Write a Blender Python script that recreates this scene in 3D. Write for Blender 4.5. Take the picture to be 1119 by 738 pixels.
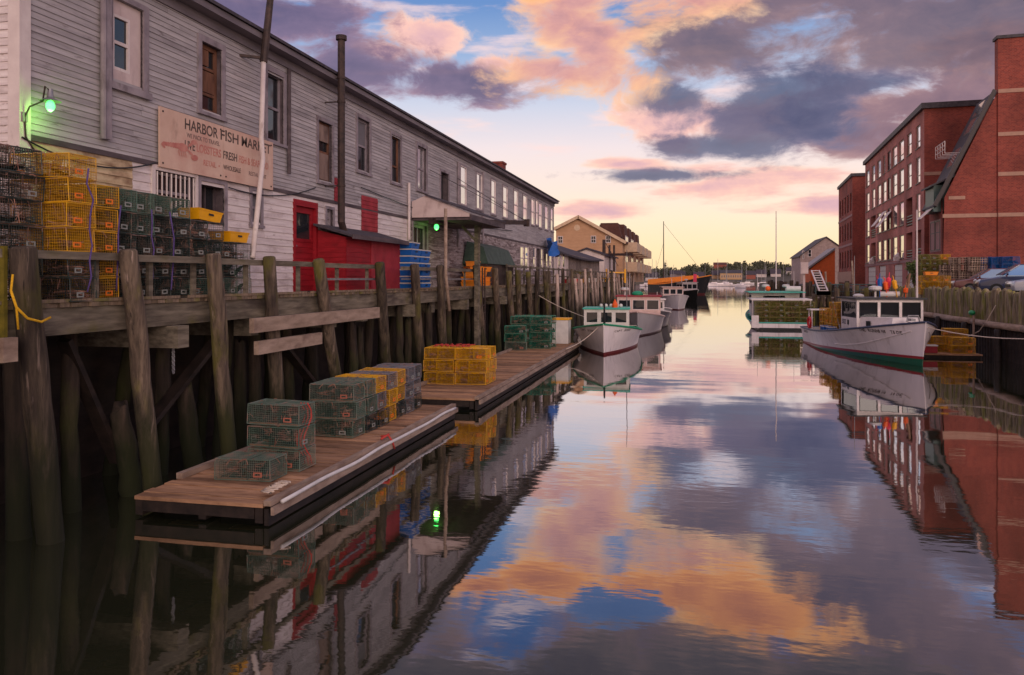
import bpy, bmesh, math, random
from mathutils import Vector, Matrix, noise as mnoise
R = math.radians
random.seed(11)
for o in list(bpy.data.objects): bpy.data.objects.remove(o)
scene = bpy.context.scene
COL = scene.collection

# ------------------------------------------------------------------ camera
A = R(12.7); CA, SA = math.cos(A), math.sin(A)
F, H, HY = 880.0, 3.5, 305.0
cd = bpy.data.cameras.new('camera'); cam = bpy.data.objects.new('camera', cd); COL.objects.link(cam)
cam.location = (0, 0, H); cam.rotation_euler = (R(90), 0, A)
cd.sensor_width = 36; cd.lens = F/1119*36; cd.shift_y = -(369-HY)/1119; cd.clip_end = 6000; cd.clip_start = .1
scene.camera = cam

def ray(px, py):
    u = (px-559.5)/F; v = (HY-py)/F
    return Vector((u*CA-SA, u*SA+CA, v))
O = Vector((0, 0, H))
def on_x(px, py, X): r = ray(px, py); return O + r*(X/r.x)
def on_z(px, py, z): r = ray(px, py); return O + r*((z-H)/r.z)
def at_d(px, py, d): return O + ray(px, py)*d

# ------------------------------------------------------------------ light, sky, exposure
scene.view_settings.view_transform = 'Standard'; scene.view_settings.look = 'None'
scene.view_settings.exposure = 0.2; scene.view_settings.gamma = 1
SUN_EL, SUN_AZ = R(14), R(152)         # azimuth clockwise from +Y
sd = bpy.data.lights.new('sun', 'SUN'); sun = bpy.data.objects.new('sun', sd); COL.objects.link(sun)
sd.energy = 0.9; sd.angle = R(28); sd.color = (1.0, .84, .76)
sdir = Vector((math.sin(SUN_AZ)*math.cos(SUN_EL), math.cos(SUN_AZ)*math.cos(SUN_EL), math.sin(SUN_EL)))
sun.rotation_euler = sdir.to_track_quat('Z', 'Y').to_euler()
sun.location = (20, -30, 30)

w = bpy.data.worlds.new('World'); scene.world = w; w.use_nodes = True
NT = w.node_tree; NT.nodes.clear()
def nd(t, **k):
    n = NT.nodes.new(t)
    for a, b in k.items(): setattr(n, a, b)
    return n
def _in(sock, v):
    if isinstance(v, (int, float)): sock.default_value = v
    elif isinstance(v, (tuple, list)): sock.default_value = tuple(v) if len(v) == len(sock.default_value) else tuple(v)+(1,)
    else: NT.links.new(v, sock)
def m(op, a, b=0.0, c=0.0):
    n = nd('ShaderNodeMath', operation=op); _in(n.inputs[0], a); _in(n.inputs[1], b); _in(n.inputs[2], c); return n.outputs[0]
def mixc(f, a, b):
    n = nd('ShaderNodeMix', data_type='RGBA'); _in(n.inputs[0], f); _in(n.inputs[6], a); _in(n.inputs[7], b); return n.outputs[2]
def sstep(x, lo, hi):
    n = nd('ShaderNodeMapRange', interpolation_type='SMOOTHSTEP'); _in(n.inputs[0], x); _in(n.inputs[1], lo); _in(n.inputs[2], hi); return n.outputs[0]
def comb(x, y, z=0.0):
    n = nd('ShaderNodeCombineXYZ'); _in(n.inputs[0], x); _in(n.inputs[1], y); _in(n.inputs[2], z); return n.outputs[0]
def noi(vec, scale, detail=6, rough=.55, dist=0.0):
    n = nd('ShaderNodeTexNoise'); NT.links.new(vec, n.inputs['Vector']); n.inputs['Scale'].default_value = scale
    n.inputs['Detail'].default_value = detail; n.inputs['Roughness'].default_value = rough; n.inputs['Distortion'].default_value = dist
    return n.outputs[0]
def rampc(x, stops):
    n = nd('ShaderNodeValToRGB'); e = n.color_ramp.elements
    while len(e) < len(stops): e.new(.5)
    for q, (p, c) in zip(e, stops): q.position = p; q.color = tuple(c)+(1,)
    _in(n.inputs[0], x); return n.outputs[0]
def lin(r, g, b):
    f = lambda c: (c/255/12.92 if c <= 10 else ((c/255+.055)/1.055)**2.4)
    return (f(r), f(g), f(b))

tc = nd('ShaderNodeTexCoord'); sp = nd('ShaderNodeSeparateXYZ'); NT.links.new(tc.outputs['Generated'], sp.inputs[0])
dx, dy, dz = sp.outputs
AZ = m('ARCTAN2', dx, dy); EL = m('ARCSINE', dz)
ELa = m('ABSOLUTE', EL)
# clear-sky gradient of dusk by elevation (radians / 0.9)
grad = rampc(m('DIVIDE', ELa, .9), [(q/.9, lin(*c)) for q, c in ((0, (254, 218, 166)), (.035, (255, 228, 182)), (.075, (253, 231, 202)), (.115, (248, 226, 214)),
            (.16, (238, 222, 224)), (.21, (204, 208, 226)), (.27, (152, 176, 214)), (.33, (104, 142, 198)), (.42, (74, 112, 176)), (.62, (150, 160, 200)), (.9, (175, 180, 208)))])
nish = nd('ShaderNodeTexSky', sky_type='NISHITA', sun_disc=False); nish.sun_elevation = R(3); nish.sun_rotation = SUN_AZ
nb = nd('ShaderNodeVectorMath', operation='SCALE'); NT.links.new(nish.outputs[0], nb.inputs[0]); nb.inputs['Scale'].default_value = .08
sky = mixc(.06, grad, nb.outputs[0])
# cloud noise fields on (azimuth, elevation)
P = comb(AZ, m('MULTIPLY', EL, 1.75))
wv = nd('ShaderNodeTexNoise'); NT.links.new(P, wv.inputs['Vector']); wv.inputs['Scale'].default_value = 5; wv.inputs['Detail'].default_value = 3
wsub = nd('ShaderNodeVectorMath', operation='MULTIPLY_ADD'); NT.links.new(wv.outputs[1], wsub.inputs[0]); wsub.inputs[1].default_value = (.12, .12, 0); NT.links.new(P, wsub.inputs[2])
PW = wsub.outputs[0]
n1 = m('SUBTRACT', noi(PW, 8.5, 10, .62), .5)
off = nd('ShaderNodeVectorMath', operation='ADD'); NT.links.new(PW, off.inputs[0]); off.inputs[1].default_value = (.012, -.028, 0)
n1b = m('SUBTRACT', noi(off.outputs[0], 8.5, 10, .62), .5)
shade = m('MULTIPLY_ADD', m('SUBTRACT', n1, n1b), 1.9, .5)     # lit-from-below relief
n2 = m('SUBTRACT', noi(P, 3.0, 5, .5), .5)
nst = m('SUBTRACT', noi(comb(AZ, m('MULTIPLY', EL, 5.0)), 7.0, 6, .55), .5)

def blob(px, py, rx, ry, rot=0):
    u, v = (px-559.5)/F, (HY-py)/F
    az0 = math.atan(u)-A; el0 = math.atan(v/math.sqrt(1+u*u))
    k = 1/math.sqrt(1+u*u); ra, re = rx/F*k, ry/F*k
    a = m('SUBTRACT', AZ, az0); e = m('SUBTRACT', EL, el0)
    if rot:
        c, s = math.cos(R(rot)), math.sin(R(rot))
        a, e = m('ADD', m('MULTIPLY', a, c), m('MULTIPLY', e, s)), m('SUBTRACT', m('MULTIPLY', e, c), m('MULTIPLY', a, s))
    a = m('DIVIDE', a, ra); e = m('DIVIDE', e, re)
    return m('SUBTRACT', 1.0, m('SQRT', m('ADD', m('MULTIPLY', a, a), m('MULTIPLY', e, e))))
def layer(sky, blobs, cols, amp, soft, nz=None, opac=1.0, shd=None):
    b = None
    for q in blobs:
        x = blob(*q); b = x if b is None else m('MAXIMUM', b, x)
    b = m('MAXIMUM', b, -2.0)
    d = m('MULTIPLY_ADD', nz or n1, amp*3.1, m('MULTIPLY', b, .95))
    al = m('MULTIPLY', sstep(d, 0.0, soft), opac)
    c = rampc(m('MULTIPLY_ADD', shd or shade, .62, m('MULTIPLY', sstep(d, .85, .05), .42)), cols)
    return mixc(al, sky, c)
#CLOUDS
# thin high streaks
sky = mixc(m('MULTIPLY', sstep(nst, .0, .2), m('MULTIPLY', sstep(EL, .05, .14), .7)), sky, lin(246, 214, 208))
# general cloud cover outside the modelled ones: overhead and behind
gc = sstep(m('ADD', n1, m('MULTIPLY', n2, 1.2)), -.12, .2)
side = m('MAXIMUM', sstep(EL, .36, .55), sstep(m('ABSOLUTE', AZ), .85, 1.2))
sky = mixc(m('MULTIPLY', gc, m('MULTIPLY', side, .8)), sky, rampc(shade, [(.2, lin(150, 130, 150)), (.5, lin(205, 165, 165)), (.85, lin(250, 195, 160))]))
# afterglow behind the camera
glow = m('MULTIPLY', sstep(m('ABSOLUTE', AZ), 1.3, 2.6), sstep(EL, .75, .05))
sky = mixc(m('MULTIPLY', glow, .75), sky, (1.05, .70, .54))
PK = [(.15, lin(205, 165, 178)), (.5, lin(238, 190, 180)), (.85, lin(252, 214, 190))]
MV = [(.15, lin(92, 82, 112)), (.5, lin(122, 103, 130)), (.9, lin(180, 140, 152))]
MG = [(.15, lin(100, 88, 104)), (.5, lin(130, 107, 116)), (.85, lin(176, 138, 134))]
DB = [(.15, lin(70, 80, 112)), (.5, lin(90, 96, 126)), (.85, lin(140, 130, 152))]
OR = [(.1, lin(168, 124, 136)), (.36, lin(214, 156, 148)), (.62, lin(244, 188, 150)), (.9, lin(255, 220, 180))]
LM = [(.15, lin(120, 100, 116)), (.5, lin(146, 118, 128)), (.85, lin(190, 152, 150))]
sky = layer(sky, [(660, 228, 75, 14), (820, 200, 120, 26), (900, 225, 90, 14), (690, 180, 60, 10)], PK, .8, 0.47, nst)
sky = layer(sky, [(470, 40, 70, 30), (420, 58, 40, 18), (545, 70, 50, 16), (760, 130, 120, 40)], PK, 1.0, 0.47)
sky = layer(sky, [(290, 14, 150, 42), (395, 72, 110, 44), (510, 88, 130, 28), (340, 76, 140, 26)], MV, .9, .5, None, .92)
sky = layer(sky, [(1010, 112, 170, 42), (1100, 80, 160, 50), (960, 150, 100, 34), (1180, 140, 120, 60)], LM, .75, 0.39)
sky = layer(sky, [(900, -40, 360, 110), (1120, 10, 290, 92), (770, 45, 130, 60), (1010, 60, 160, 50), (420, -150, 320, 70), (900, -120, 450, 60)], MG, .8, .55, None, .93)
sky = layer(sky, [(845, 120, 140, 58), (790, 158, 110, 22), (740, 108, 56, 26), (950, 92, 120, 24), (715, 192, 100, 11)], DB, .85, .5, None, .88)
sky = layer(sky, [(640, 42, 105, 58, -32), (590, 74, 80, 32), (735, -14, 130, 50), (640, -6, 90, 40)], OR, .9, .55, None, .92)
sky = layer(sky, [(835, -66, 110, 50), (700, -30, 105, 30), (520, -34, 60, 18), (600, -24, 70, 24)], [(.1, lin(168, 110, 108)), (.36, lin(216, 142, 112)), (.62, lin(246, 168, 116)), (.9, lin(255, 200, 148))], .8, .4)
sky = layer(sky, [(672, -52, 62, 24)], [(0, lin(86, 116, 170)), (1, lin(104, 130, 180))], .9, .3)
sky = layer(sky, [(560, -138, 440, 46), (960, -150, 440, 46), (400, -60, 120, 36)], [(.15, lin(80, 78, 98)), (.5, lin(106, 98, 110)), (.85, lin(150, 124, 126))], .7, .5)
bg = nd('ShaderNodeBackground'); NT.links.new(sky, bg.inputs[0]); bg.inputs[1].default_value = 1.0
wo = nd('ShaderNodeOutputWorld'); NT.links.new(bg.outputs[0], wo.inputs[0])
w.cycles.sampling_method = 'MANUAL'; w.cycles.sample_map_resolution = 512
# ------------------------------------------------------------------ mesh helpers
WM = {}                                   # world matrix of every object built
def thing(name, label, cat, loc=(0, 0, 0), rz=0, group=None):
    o = bpy.data.objects.new(name, None); COL.objects.link(o); o.empty_display_size = .2
    o.location = loc; o.rotation_euler = (0, 0, rz); tag(o, label, cat, group)
    WM[o] = Matrix.Translation(Vector(loc)) @ Matrix.Rotation(rz, 4, 'Z'); return o
def tag(o, label, cat=None, group=None):
    o['label'] = label
    if cat: o['category'] = cat
    if group: o['group'] = group
    return o
def structure(o, kind='structure'): o['kind'] = kind; return o

class MB:
    def __init__(s): s.v = []; s.f = []; s.mi = []; s.cur = 0
    def face(s, pts):
        n = len(s.v); s.v += [tuple(p) for p in pts]; s.f.append(tuple(range(n, n+len(pts)))); s.mi.append(s.cur)
    def add(s, vs, fs):
        n = len(s.v); s.v += [tuple(p) for p in vs]
        for f in fs: s.f.append(tuple(n+i for i in f)); s.mi.append(s.cur)
    def hexa(s, c8):
        s.add(c8, [(0, 3, 2, 1), (4, 5, 6, 7), (0, 1, 5, 4), (1, 2, 6, 5), (2, 3, 7, 6), (3, 0, 4, 7)])
    def box(s, c, d, M=None):
        x, y, z = c; a, b, e = d[0]/2, d[1]/2, d[2]/2
        p = [(-a, -b, -e), (a, -b, -e), (a, b, -e), (-a, b, -e), (-a, -b, e), (a, -b, e), (a, b, e), (-a, b, e)]
        if M is None: s.hexa([(x+q[0], y+q[1], z+q[2]) for q in p])
        else: s.hexa([Vector(c)+M @ Vector(q) for q in p])
    def span(s, x0, x1, y0, y1, z0, z1): s.box(((x0+x1)/2, (y0+y1)/2, (z0+z1)/2), (abs(x1-x0), abs(y1-y0), abs(z1-z0)))
    def beam(s, p0, p1, wd, ht, up=(0, 0, 1)):
        p0, p1 = Vector(p0), Vector(p1); d = (p1-p0).normalized(); u = Vector(up)
        if abs(d.dot(u)) > .99: u = Vector((1, 0, 0))
        r = d.cross(u).normalized(); u = r.cross(d)
        a, b = r*wd/2, u*ht/2
        s.hexa([p0-a-b, p0+a-b, p0+a+b, p0-a+b, p1-a-b, p1+a-b, p1+a+b, p1-a+b])
    def tube(s, pts, r, n=8, cap=True):
        pts = [Vector(p) for p in pts]; k = len(pts); rs = r if isinstance(r, (list, tuple)) else [r]*k
        base = len(s.v); ref = None
        for i, p in enumerate(pts):
            d = (pts[min(i+1, k-1)]-pts[max(i-1, 0)]).normalized()
            if ref is None: ref = Vector((1, 0, 0)) if abs(d.x) < .8 else Vector((0, 1, 0))
            a = (ref-d*ref.dot(d)).normalized(); b = d.cross(a); ref = a
            for j in range(n):
                t = 2*math.pi*j/n; q = p+(a*math.cos(t)+b*math.sin(t))*rs[i]; s.v.append(tuple(q))
        for i in range(k-1):
            for j in range(n):
                j2 = (j+1) % n; s.f.append((base+i*n+j, base+i*n+j2, base+(i+1)*n+j2, base+(i+1)*n+j)); s.mi.append(s.cur)
        if cap:
            s.f.append(tuple(base+j for j in reversed(range(n)))); s.mi.append(s.cur)
            s.f.append(tuple(base+(k-1)*n+j for j in range(n))); s.mi.append(s.cur)
    def ball(s, c, r, n=10, sc=(1, 1, 1)):
        k = max(4, n//2); vs = []; fs = []
        for i in range(k+1):
            a = math.pi*i/k
            for j in range(n):
                b = 2*math.pi*j/n; vs.append((c[0]+r*sc[0]*math.sin(a)*math.cos(b), c[1]+r*sc[1]*math.sin(a)*math.sin(b), c[2]+r*sc[2]*math.cos(a)))
        for i in range(k):
            for j in range(n):
                fs.append((i*n+j, (i+1)*n+j, (i+1)*n+(j+1) % n, i*n+(j+1) % n))
        s.add(vs, fs)
    def prism(s, poly, ext):
        e = Vector(ext); n = len(poly); p = [Vector(q) for q in poly]
        s.add(p+[q+e for q in p], [tuple(reversed(range(n))), tuple(range(n, 2*n))]+[(i, (i+1) % n, n+(i+1) % n, n+i) for i in range(n)])
    def build(s, name, mats, parent=None, smooth=False, local=False):
        me = bpy.data.meshes.new(name)
        vs = s.v
        if parent is not None and not local:
            inv = WM[parent].inverted(); vs = [tuple(inv @ Vector(q)) for q in s.v]
        me.from_pydata(vs, [], s.f)
        for t in (mats if isinstance(mats, (list, tuple)) else [mats]): me.materials.append(t)
        if any(s.mi): me.polygons.foreach_set('material_index', s.mi)
        bm = bmesh.new(); bm.from_mesh(me); bmesh.ops.recalc_face_normals(bm, faces=bm.faces); bm.to_mesh(me); bm.free()
        if smooth: me.shade_smooth()
        o = bpy.data.objects.new(name, me); COL.objects.link(o)
        if parent is not None: o.parent = parent; WM[o] = WM[parent]
        else: WM[o] = Matrix.Identity(4)
        return o
def autosmooth(o, ang=35):
    me = o.data; bm = bmesh.new(); bm.from_mesh(me); bmesh.ops.remove_doubles(bm, verts=bm.verts, dist=.0005)
    for f in bm.faces: f.smooth = True
    for e in bm.edges: e.smooth = len(e.link_faces) == 2 and e.calc_face_angle(0) < R(ang)
    bm.to_mesh(me); bm.free(); return o
def copy_tree(o, parent=None):
    c = o.copy(); COL.objects.link(c)
    if parent is not None: c.parent = parent
    for ch in list(o.children): copy_tree(ch, c)
    return c
def place(o, loc, rz=0, rx=0, ry=0):
    o.location = loc; o.rotation_euler = (rx, ry, rz)
    WM[o] = Matrix.Translation(Vector(loc)) @ o.rotation_euler.to_matrix().to_4x4(); return o

class Frame:                               # a wall's own axes: a along, z up, c out of the wall
    def __init__(s, o, u, n): s.o, s.u, s.n = Vector(o), Vector(u).normalized(), Vector(n).normalized()
    def __call__(s, a, z, c=0): return s.o+s.u*a+Vector((0, 0, z))+s.n*c
def fbox(mb, fr, a0, a1, z0, z1, c0, c1):
    mb.hexa([fr(a0, z0, c0), fr(a1, z0, c0), fr(a1, z0, c1), fr(a0, z0, c1), fr(a0, z1, c0), fr(a1, z1, c0), fr(a1, z1, c1), fr(a0, z1, c1)])
def panel_wall(mb, fr, a0, a1, z0, z1, holes, depth=.2):
    As = sorted({a0, a1, *[h[0] for h in holes], *[h[1] for h in holes]}); As = [a for a in As if a0-1e-6 <= a <= a1+1e-6]
    Zs = sorted({z0, z1, *[h[2] for h in holes], *[h[3] for h in holes]}); Zs = [z for z in Zs if z0-1e-6 <= z <= z1+1e-6]
    for i in range(len(As)-1):
        for j in range(len(Zs)-1):
            a, z = (As[i]+As[i+1])/2, (Zs[j]+Zs[j+1])/2
            if any(h[0] < a < h[1] and h[2] < z < h[3] for h in holes): continue
            mb.face([fr(As[i], Zs[j]), fr(As[i+1], Zs[j]), fr(As[i+1], Zs[j+1]), fr(As[i], Zs[j+1])])
    for (b0, b1, y0, y1) in [h[:4] for h in holes]:
        for (p, q) in (((b0, y0), (b1, y0)), ((b1, y0), (b1, y1)), ((b1, y1), (b0, y1)), ((b0, y1), (b0, y0))):
            mb.face([fr(p[0], p[1]), fr(q[0], q[1]), fr(q[0], q[1], -depth), fr(p[0], p[1], -depth)])
def siding(mb, fr, a0, a1, z0, z1, holes, ex=.1, th=.026, rnd=random):
    nrow = int(round((z1-z0)/ex)); ex = (z1-z0)/nrow
    for r in range(nrow):
        b0, b1 = z0+r*ex, z0+(r+1)*ex; mid = (b0+b1)/2
        cuts = sorted([(h[0], h[1]) for h in holes if h[2] < mid < h[3]])
        segs = []; x = a0
        for (c0, c1) in cuts:
            if c0 > x: segs.append((x, min(c0, a1)))
            x = max(x, c1)
        if x < a1: segs.append((x, a1))
        for (s0, s1) in segs:
            x = s0
            while x < s1-.01:
                e = min(s1, x+rnd.uniform(2.2, 4.6))
                if s1-e < .5: e = s1
                t = th+rnd.uniform(-.003, .004); d = rnd.uniform(-.006, .004); y = e-.004
                mb.add([fr(x, b0+d, t), fr(y, b0+d, t), fr(y, b1+.012, .002), fr(x, b1+.012, .002), fr(x, b0+d, -.004), fr(y, b0+d, -.004)],
                       [(0, 1, 2, 3), (4, 5, 1, 0), (0, 3, 4), (1, 5, 2)])
                x = e
def window(parent, fr, a0, a1, z0, z1, mframe, mpane, depth=.1, fw=.06, bars=((), (.5,)), case=None, mcase=None, sill=True, name='window', label=None, mblind=None, blind=0):
    mb = MB()
    if case:
        mb.cur = 1
        for q in ((a0-case, a0, z0-.02, z1+case), (a1, a1+case, z0-.02, z1+case), (a0, a1, z1, z1+case)): fbox(mb, fr, *q, -.002, .045)
    mb.cur = 0
    for q in ((a0, a0+fw, z0, z1), (a1-fw, a1, z0, z1), (a0+fw, a1-fw, z0, z0+fw), (a0+fw, a1-fw, z1-fw, z1)): fbox(mb, fr, *q, -depth-.05, -depth+.03)
    for t in bars[0]: x = a0+(a1-a0)*t; fbox(mb, fr, x-.018, x+.018, z0+fw, z1-fw, -depth-.03, -depth+.02)
    for t in bars[1]: y = z0+(z1-z0)*t; fbox(mb, fr, a0+fw, a1-fw, y-.03, y+.03, -depth-.035, -depth+.024)
    wo_ = mb.build(name, [mframe, mcase or mframe], parent)
    if label: wo_['label'] = label
    pb = MB(); fbox(pb, fr, a0+fw*.5, a1-fw*.5, z0+fw*.5, z1-fw*.5, -depth-.02, -depth-.01); pb.build('pane', mpane, wo_)
    if blind:
        b = MB(); fbox(b, fr, a0+fw, a1-fw, z1-fw-(z1-z0)*blind, z1-fw, -depth-.008, -depth+.002); b.build('blind', mblind, wo_)
    if sill:
        b = MB(); fbox(b, fr, a0-(case or .04)-.02, a1+(case or .04)+.02, z0-.09, z0-.021, -.01, .075); b.build('sill', mcase or mframe, wo_)
    return wo_
def text_on(s, fr, a0, a1, z0, z1, c, mt, parent, name='lettering', bold=0.0, ext=.003):
    cu = bpy.data.curves.new('t', 'FONT'); cu.body = s; cu.size = 1; cu.extrude = .01; cu.offset = bold
    to = bpy.data.objects.new('t', cu); COL.objects.link(to); dg = bpy.context.evaluated_depsgraph_get()
    me = bpy.data.meshes.new_from_object(to.evaluated_get(dg)); bpy.data.objects.remove(to)
    xs = [q.co.x for q in me.vertices]; ys = [q.co.y for q in me.vertices]
    x0, x1, y0, y1 = min(xs), max(xs), min(ys), max(ys); inv = WM[parent].inverted()
    for q in me.vertices:
        a = a0+(a1-a0)*(q.co.x-x0)/(x1-x0); z = z0+(z1-z0)*(q.co.y-y0)/(y1-y0)
        q.co = inv @ fr(a, z, c+(ext if q.co.z > 0 else 0))
    me.materials.clear(); me.materials.append(mt); me.name = name
    o = bpy.data.objects.new(name, me); COL.objects.link(o); o.parent = parent; WM[o] = WM[parent]; return o

# ------------------------------------------------------------------ materials
def newmat(name):
    mt = bpy.data.materials.new(name); mt.use_nodes = True; return mt, mt.node_tree, mt.node_tree.nodes['Principled BSDF']
def mat(name, c1, c2=None, sc=(1, 1, 1), ns=5.0, rough=.8, bump=.0, island=0.0, orand=0.0, stains=(), spec=.3, metal=0.0, zband=None, lo=.32, hi=.68, rvar=0.0):
    """stains: (colour, (sx,sy,sz), scale, threshold, softness, amount); zband: (z0, z1, colour) algae band by height"""
    mt, nt, b = newmat(name); N, L = nt.nodes, nt.links
    c2 = c2 or tuple(min(1, x*1.25) for x in c1)
    t = N.new('ShaderNodeTexCoord')
    def noise(scale, sxyz, detail=6, rough_=.6):
        mp = N.new('ShaderNodeMapping'); mp.inputs['Scale'].default_value = sxyz; L.new(t.outputs['Object'], mp.inputs[0])
        if orand or island:
            va = N.new('ShaderNodeVectorMath'); va.operation = 'ADD'; L.new(mp.outputs[0], va.inputs[0])
            sc_ = N.new('ShaderNodeMath'); sc_.operation = 'MULTIPLY'; sc_.inputs[1].default_value = 37
            if island: g = N.new('ShaderNodeNewGeometry'); L.new(g.outputs['Random Per Island'], sc_.inputs[0])
            else: oi = N.new('ShaderNodeObjectInfo'); L.new(oi.outputs['Random'], sc_.inputs[0])
            L.new(sc_.outputs[0], va.inputs[1]); v = va.outputs[0]
        else: v = mp.outputs[0]
        n = N.new('ShaderNodeTexNoise'); n.inputs['Scale'].default_value = scale; n.inputs['Detail'].default_value = detail; n.inputs['Roughness'].default_value = rough_
        L.new(v, n.inputs['Vector']); return n.outputs[0]
    n0 = noise(ns, sc)
    r = N.new('ShaderNodeValToRGB'); e = r.color_ramp.elements
    e[0].position, e[1].position = lo, hi; e[0].color = (*c1, 1); e[1].color = (*c2, 1); L.new(n0, r.inputs[0]); c = r.outputs[0]
    def mix(f, a, bcol):
        x = N.new('ShaderNodeMix'); x.data_type = 'RGBA'
        L.new(f, x.inputs[0]) if not isinstance(f, float) else setattr(x.inputs[0], 'default_value', f)
        L.new(a, x.inputs[6])
        if isinstance(bcol, tuple): x.inputs[7].default_value = (*bcol, 1)
        else: L.new(bcol, x.inputs[7])
        return x.outputs[2]
    for (sc_, sxyz, s_, th, so, am) in stains:
        n_ = noise(s_, sxyz, 5, .6); mr = N.new('ShaderNodeMapRange'); mr.inputs[1].default_value = th-so; mr.inputs[2].default_value = th+so; mr.inputs[4].default_value = am
        L.new(n_, mr.inputs[0]); c = mix(mr.outputs[0], c, sc_)
    if zband:
        g = N.new('ShaderNodeNewGeometry'); s_ = N.new('ShaderNodeSeparateXYZ'); L.new(g.outputs['Position'], s_.inputs[0])
        a_ = N.new('ShaderNodeMath'); a_.operation = 'MULTIPLY_ADD'; L.new(n0, a_.inputs[0]); a_.inputs[1].default_value = 1.2; L.new(s_.outputs[2], a_.inputs[2])
        mr = N.new('ShaderNodeMapRange'); mr.inputs[1].default_value = zband[0]+.6; mr.inputs[2].default_value = zband[1]+.6; mr.inputs[3].default_value = zband[3] if len(zband) > 3 else .9; mr.inputs[4].default_value = 0
        L.new(a_.outputs[0], mr.inputs[0]); c = mix(mr.outputs[0], c, zband[2])
    def valmul(src, amt):
        h = N.new('ShaderNodeHueSaturation'); mr = N.new('ShaderNodeMapRange'); mr.inputs[3].default_value = 1-amt; mr.inputs[4].default_value = 1+amt
        L.new(src, mr.inputs[0]); L.new(mr.outputs[0], h.inputs['Value']); L.new(c, h.inputs['Color']); return h.outputs[0]
    if island: g = N.new('ShaderNodeNewGeometry'); c = valmul(g.outputs['Random Per Island'], island)
    if orand: oi = N.new('ShaderNodeObjectInfo'); c = valmul(oi.outputs['Random'], orand)
    L.new(c, b.inputs['Base Color']); b.inputs['Roughness'].default_value = rough; b.inputs['Metallic'].default_value = metal
    b.inputs['Specular IOR Level'].default_value = spec
    if bump:
        bp = N.new('ShaderNodeBump'); bp.inputs['Strength'].default_value = bump; bp.inputs['Distance'].default_value = .02; L.new(n0, bp.inputs['Height']); L.new(bp.outputs[0], b.inputs['Normal'])
    return mt
def plain(name, c, rough=.5, metal=0, spec=.5, var=.12): return mat(name, tuple(x*(1-var) for x in c), tuple(min(1, x*(1+var)) for x in c), ns=3, rough=rough, metal=metal, spec=spec)
def glass(name, tint=(.02, .022, .026), rough=.04, wob=.15, ior=1.6, met=0.0):
    mt, nt, b = newmat(name); N, L = nt.nodes, nt.links
    b.inputs['Metallic'].default_value = met
    b.inputs['Base Color'].default_value = (*tint, 1); b.inputs['Roughness'].default_value = rough; b.inputs['IOR'].default_value = ior
    t = N.new('ShaderNodeTexCoord'); n = N.new('ShaderNodeTexNoise'); n.inputs['Scale'].default_value = 1.6; n.inputs['Detail'].default_value = 1; L.new(t.outputs['Object'], n.inputs['Vector'])
    bp = N.new('ShaderNodeBump'); bp.inputs['Strength'].default_value = wob; bp.inputs['Distance'].default_value = .05; L.new(n.outputs[0], bp.inputs['Height']); L.new(bp.outputs[0], b.inputs['Normal'])
    return mt
M = {}
M['clap'] = mat('weathered_grey_clapboard', lin(160, 151, 152), lin(190, 180, 180), sc=(.6, .3, 5), ns=3, rough=.85, bump=.2, island=.085,
                stains=((lin(92, 82, 86), (.6, .35, .3), 1.0, .60, .14, .5), (lin(190, 176, 174), (1, .4, 5), 2.2, .64, .05, .45), (lin(88, 74, 72), (1, .6, 3), 3.5, .66, .05, .6)))
M['clap_white'] = mat('peeling_white_clapboard', lin(206, 188, 186), lin(232, 218, 214), sc=(.6, .35, 5), ns=3, rough=.8, bump=.2, island=.07,
                stains=((lin(140, 118, 112), (.6, .6, 1.2), 1.6, .63, .1, .7), (lin(120, 92, 80), (1, .6, 3), 4, .68, .04, .6)))
M['clap_cream'] = mat('cream_clapboard', lin(196, 166, 130), lin(222, 196, 160), sc=(.6, .35, 5), ns=3, rough=.8, bump=.2, island=.08, stains=((lin(120, 82, 60), (.6, .8, 1.6), 2.0, .56, .1, .8),))
M['clap_bare'] = mat('peeling_bare_clapboard', lin(128, 112, 112), lin(186, 170, 168), sc=(.6, .3, 6), ns=3, rough=.9, bump=.3, island=.2,
                stains=((lin(96, 76, 72), (1, .5, 3), 2.2, .54, .07, .8), (lin(210, 196, 192), (1, .6, 4), 3, .62, .04, .7)))
M['trim'] = mat('grey_painted_trim', lin(128, 116, 122), lin(160, 146, 150), ns=3, rough=.8, bump=.1, stains=((lin(80, 66, 64), (1, 1, .6), 3, .62, .08, .6),))
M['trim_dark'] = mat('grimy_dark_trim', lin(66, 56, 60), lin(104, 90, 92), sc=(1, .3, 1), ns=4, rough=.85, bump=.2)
M['whitewood'] = mat('white_painted_wood', lin(206, 188, 184), lin(228, 212, 206), ns=2.5, rough=.7, stains=((lin(140, 116, 108), (1, 1, .5), 3, .66, .06, .6),))
M['pinkpanel'] = mat('faded_pink_white_panel', lin(196, 172, 168), lin(216, 194, 188), ns=2, rough=.7, stains=((lin(150, 122, 116), (1, 1, .4), 3, .64, .08, .5),))
M['plywood'] = mat('weathered_plywood', lin(120, 96, 88), lin(158, 132, 120), sc=(1, 1, .25), ns=5, rough=.85, bump=.15, stains=((lin(70, 52, 48), (1, 1, .6), 2, .58, .1, .7),))
M['rustwood'] = mat('stained_orange_brown_wood', lin(84, 54, 42), lin(136, 92, 70), sc=(1, 1, .3), ns=5, rough=.85, bump=.15)
M['roof'] = mat('dark_asphalt_roofing', lin(58, 52, 58), lin(86, 78, 84), ns=8, rough=.9, bump=.2)
M['fascia'] = mat('grey_eave_board', lin(108, 98, 104), lin(136, 124, 128), sc=(1, .2, 1), ns=4, rough=.8)
M['glass'] = glass('dark_window_glass')
M['glass_bright'] = glass('old_wavy_window_glass', (.7, .69, .7), .06, .12, 1.8, .8)
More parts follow.
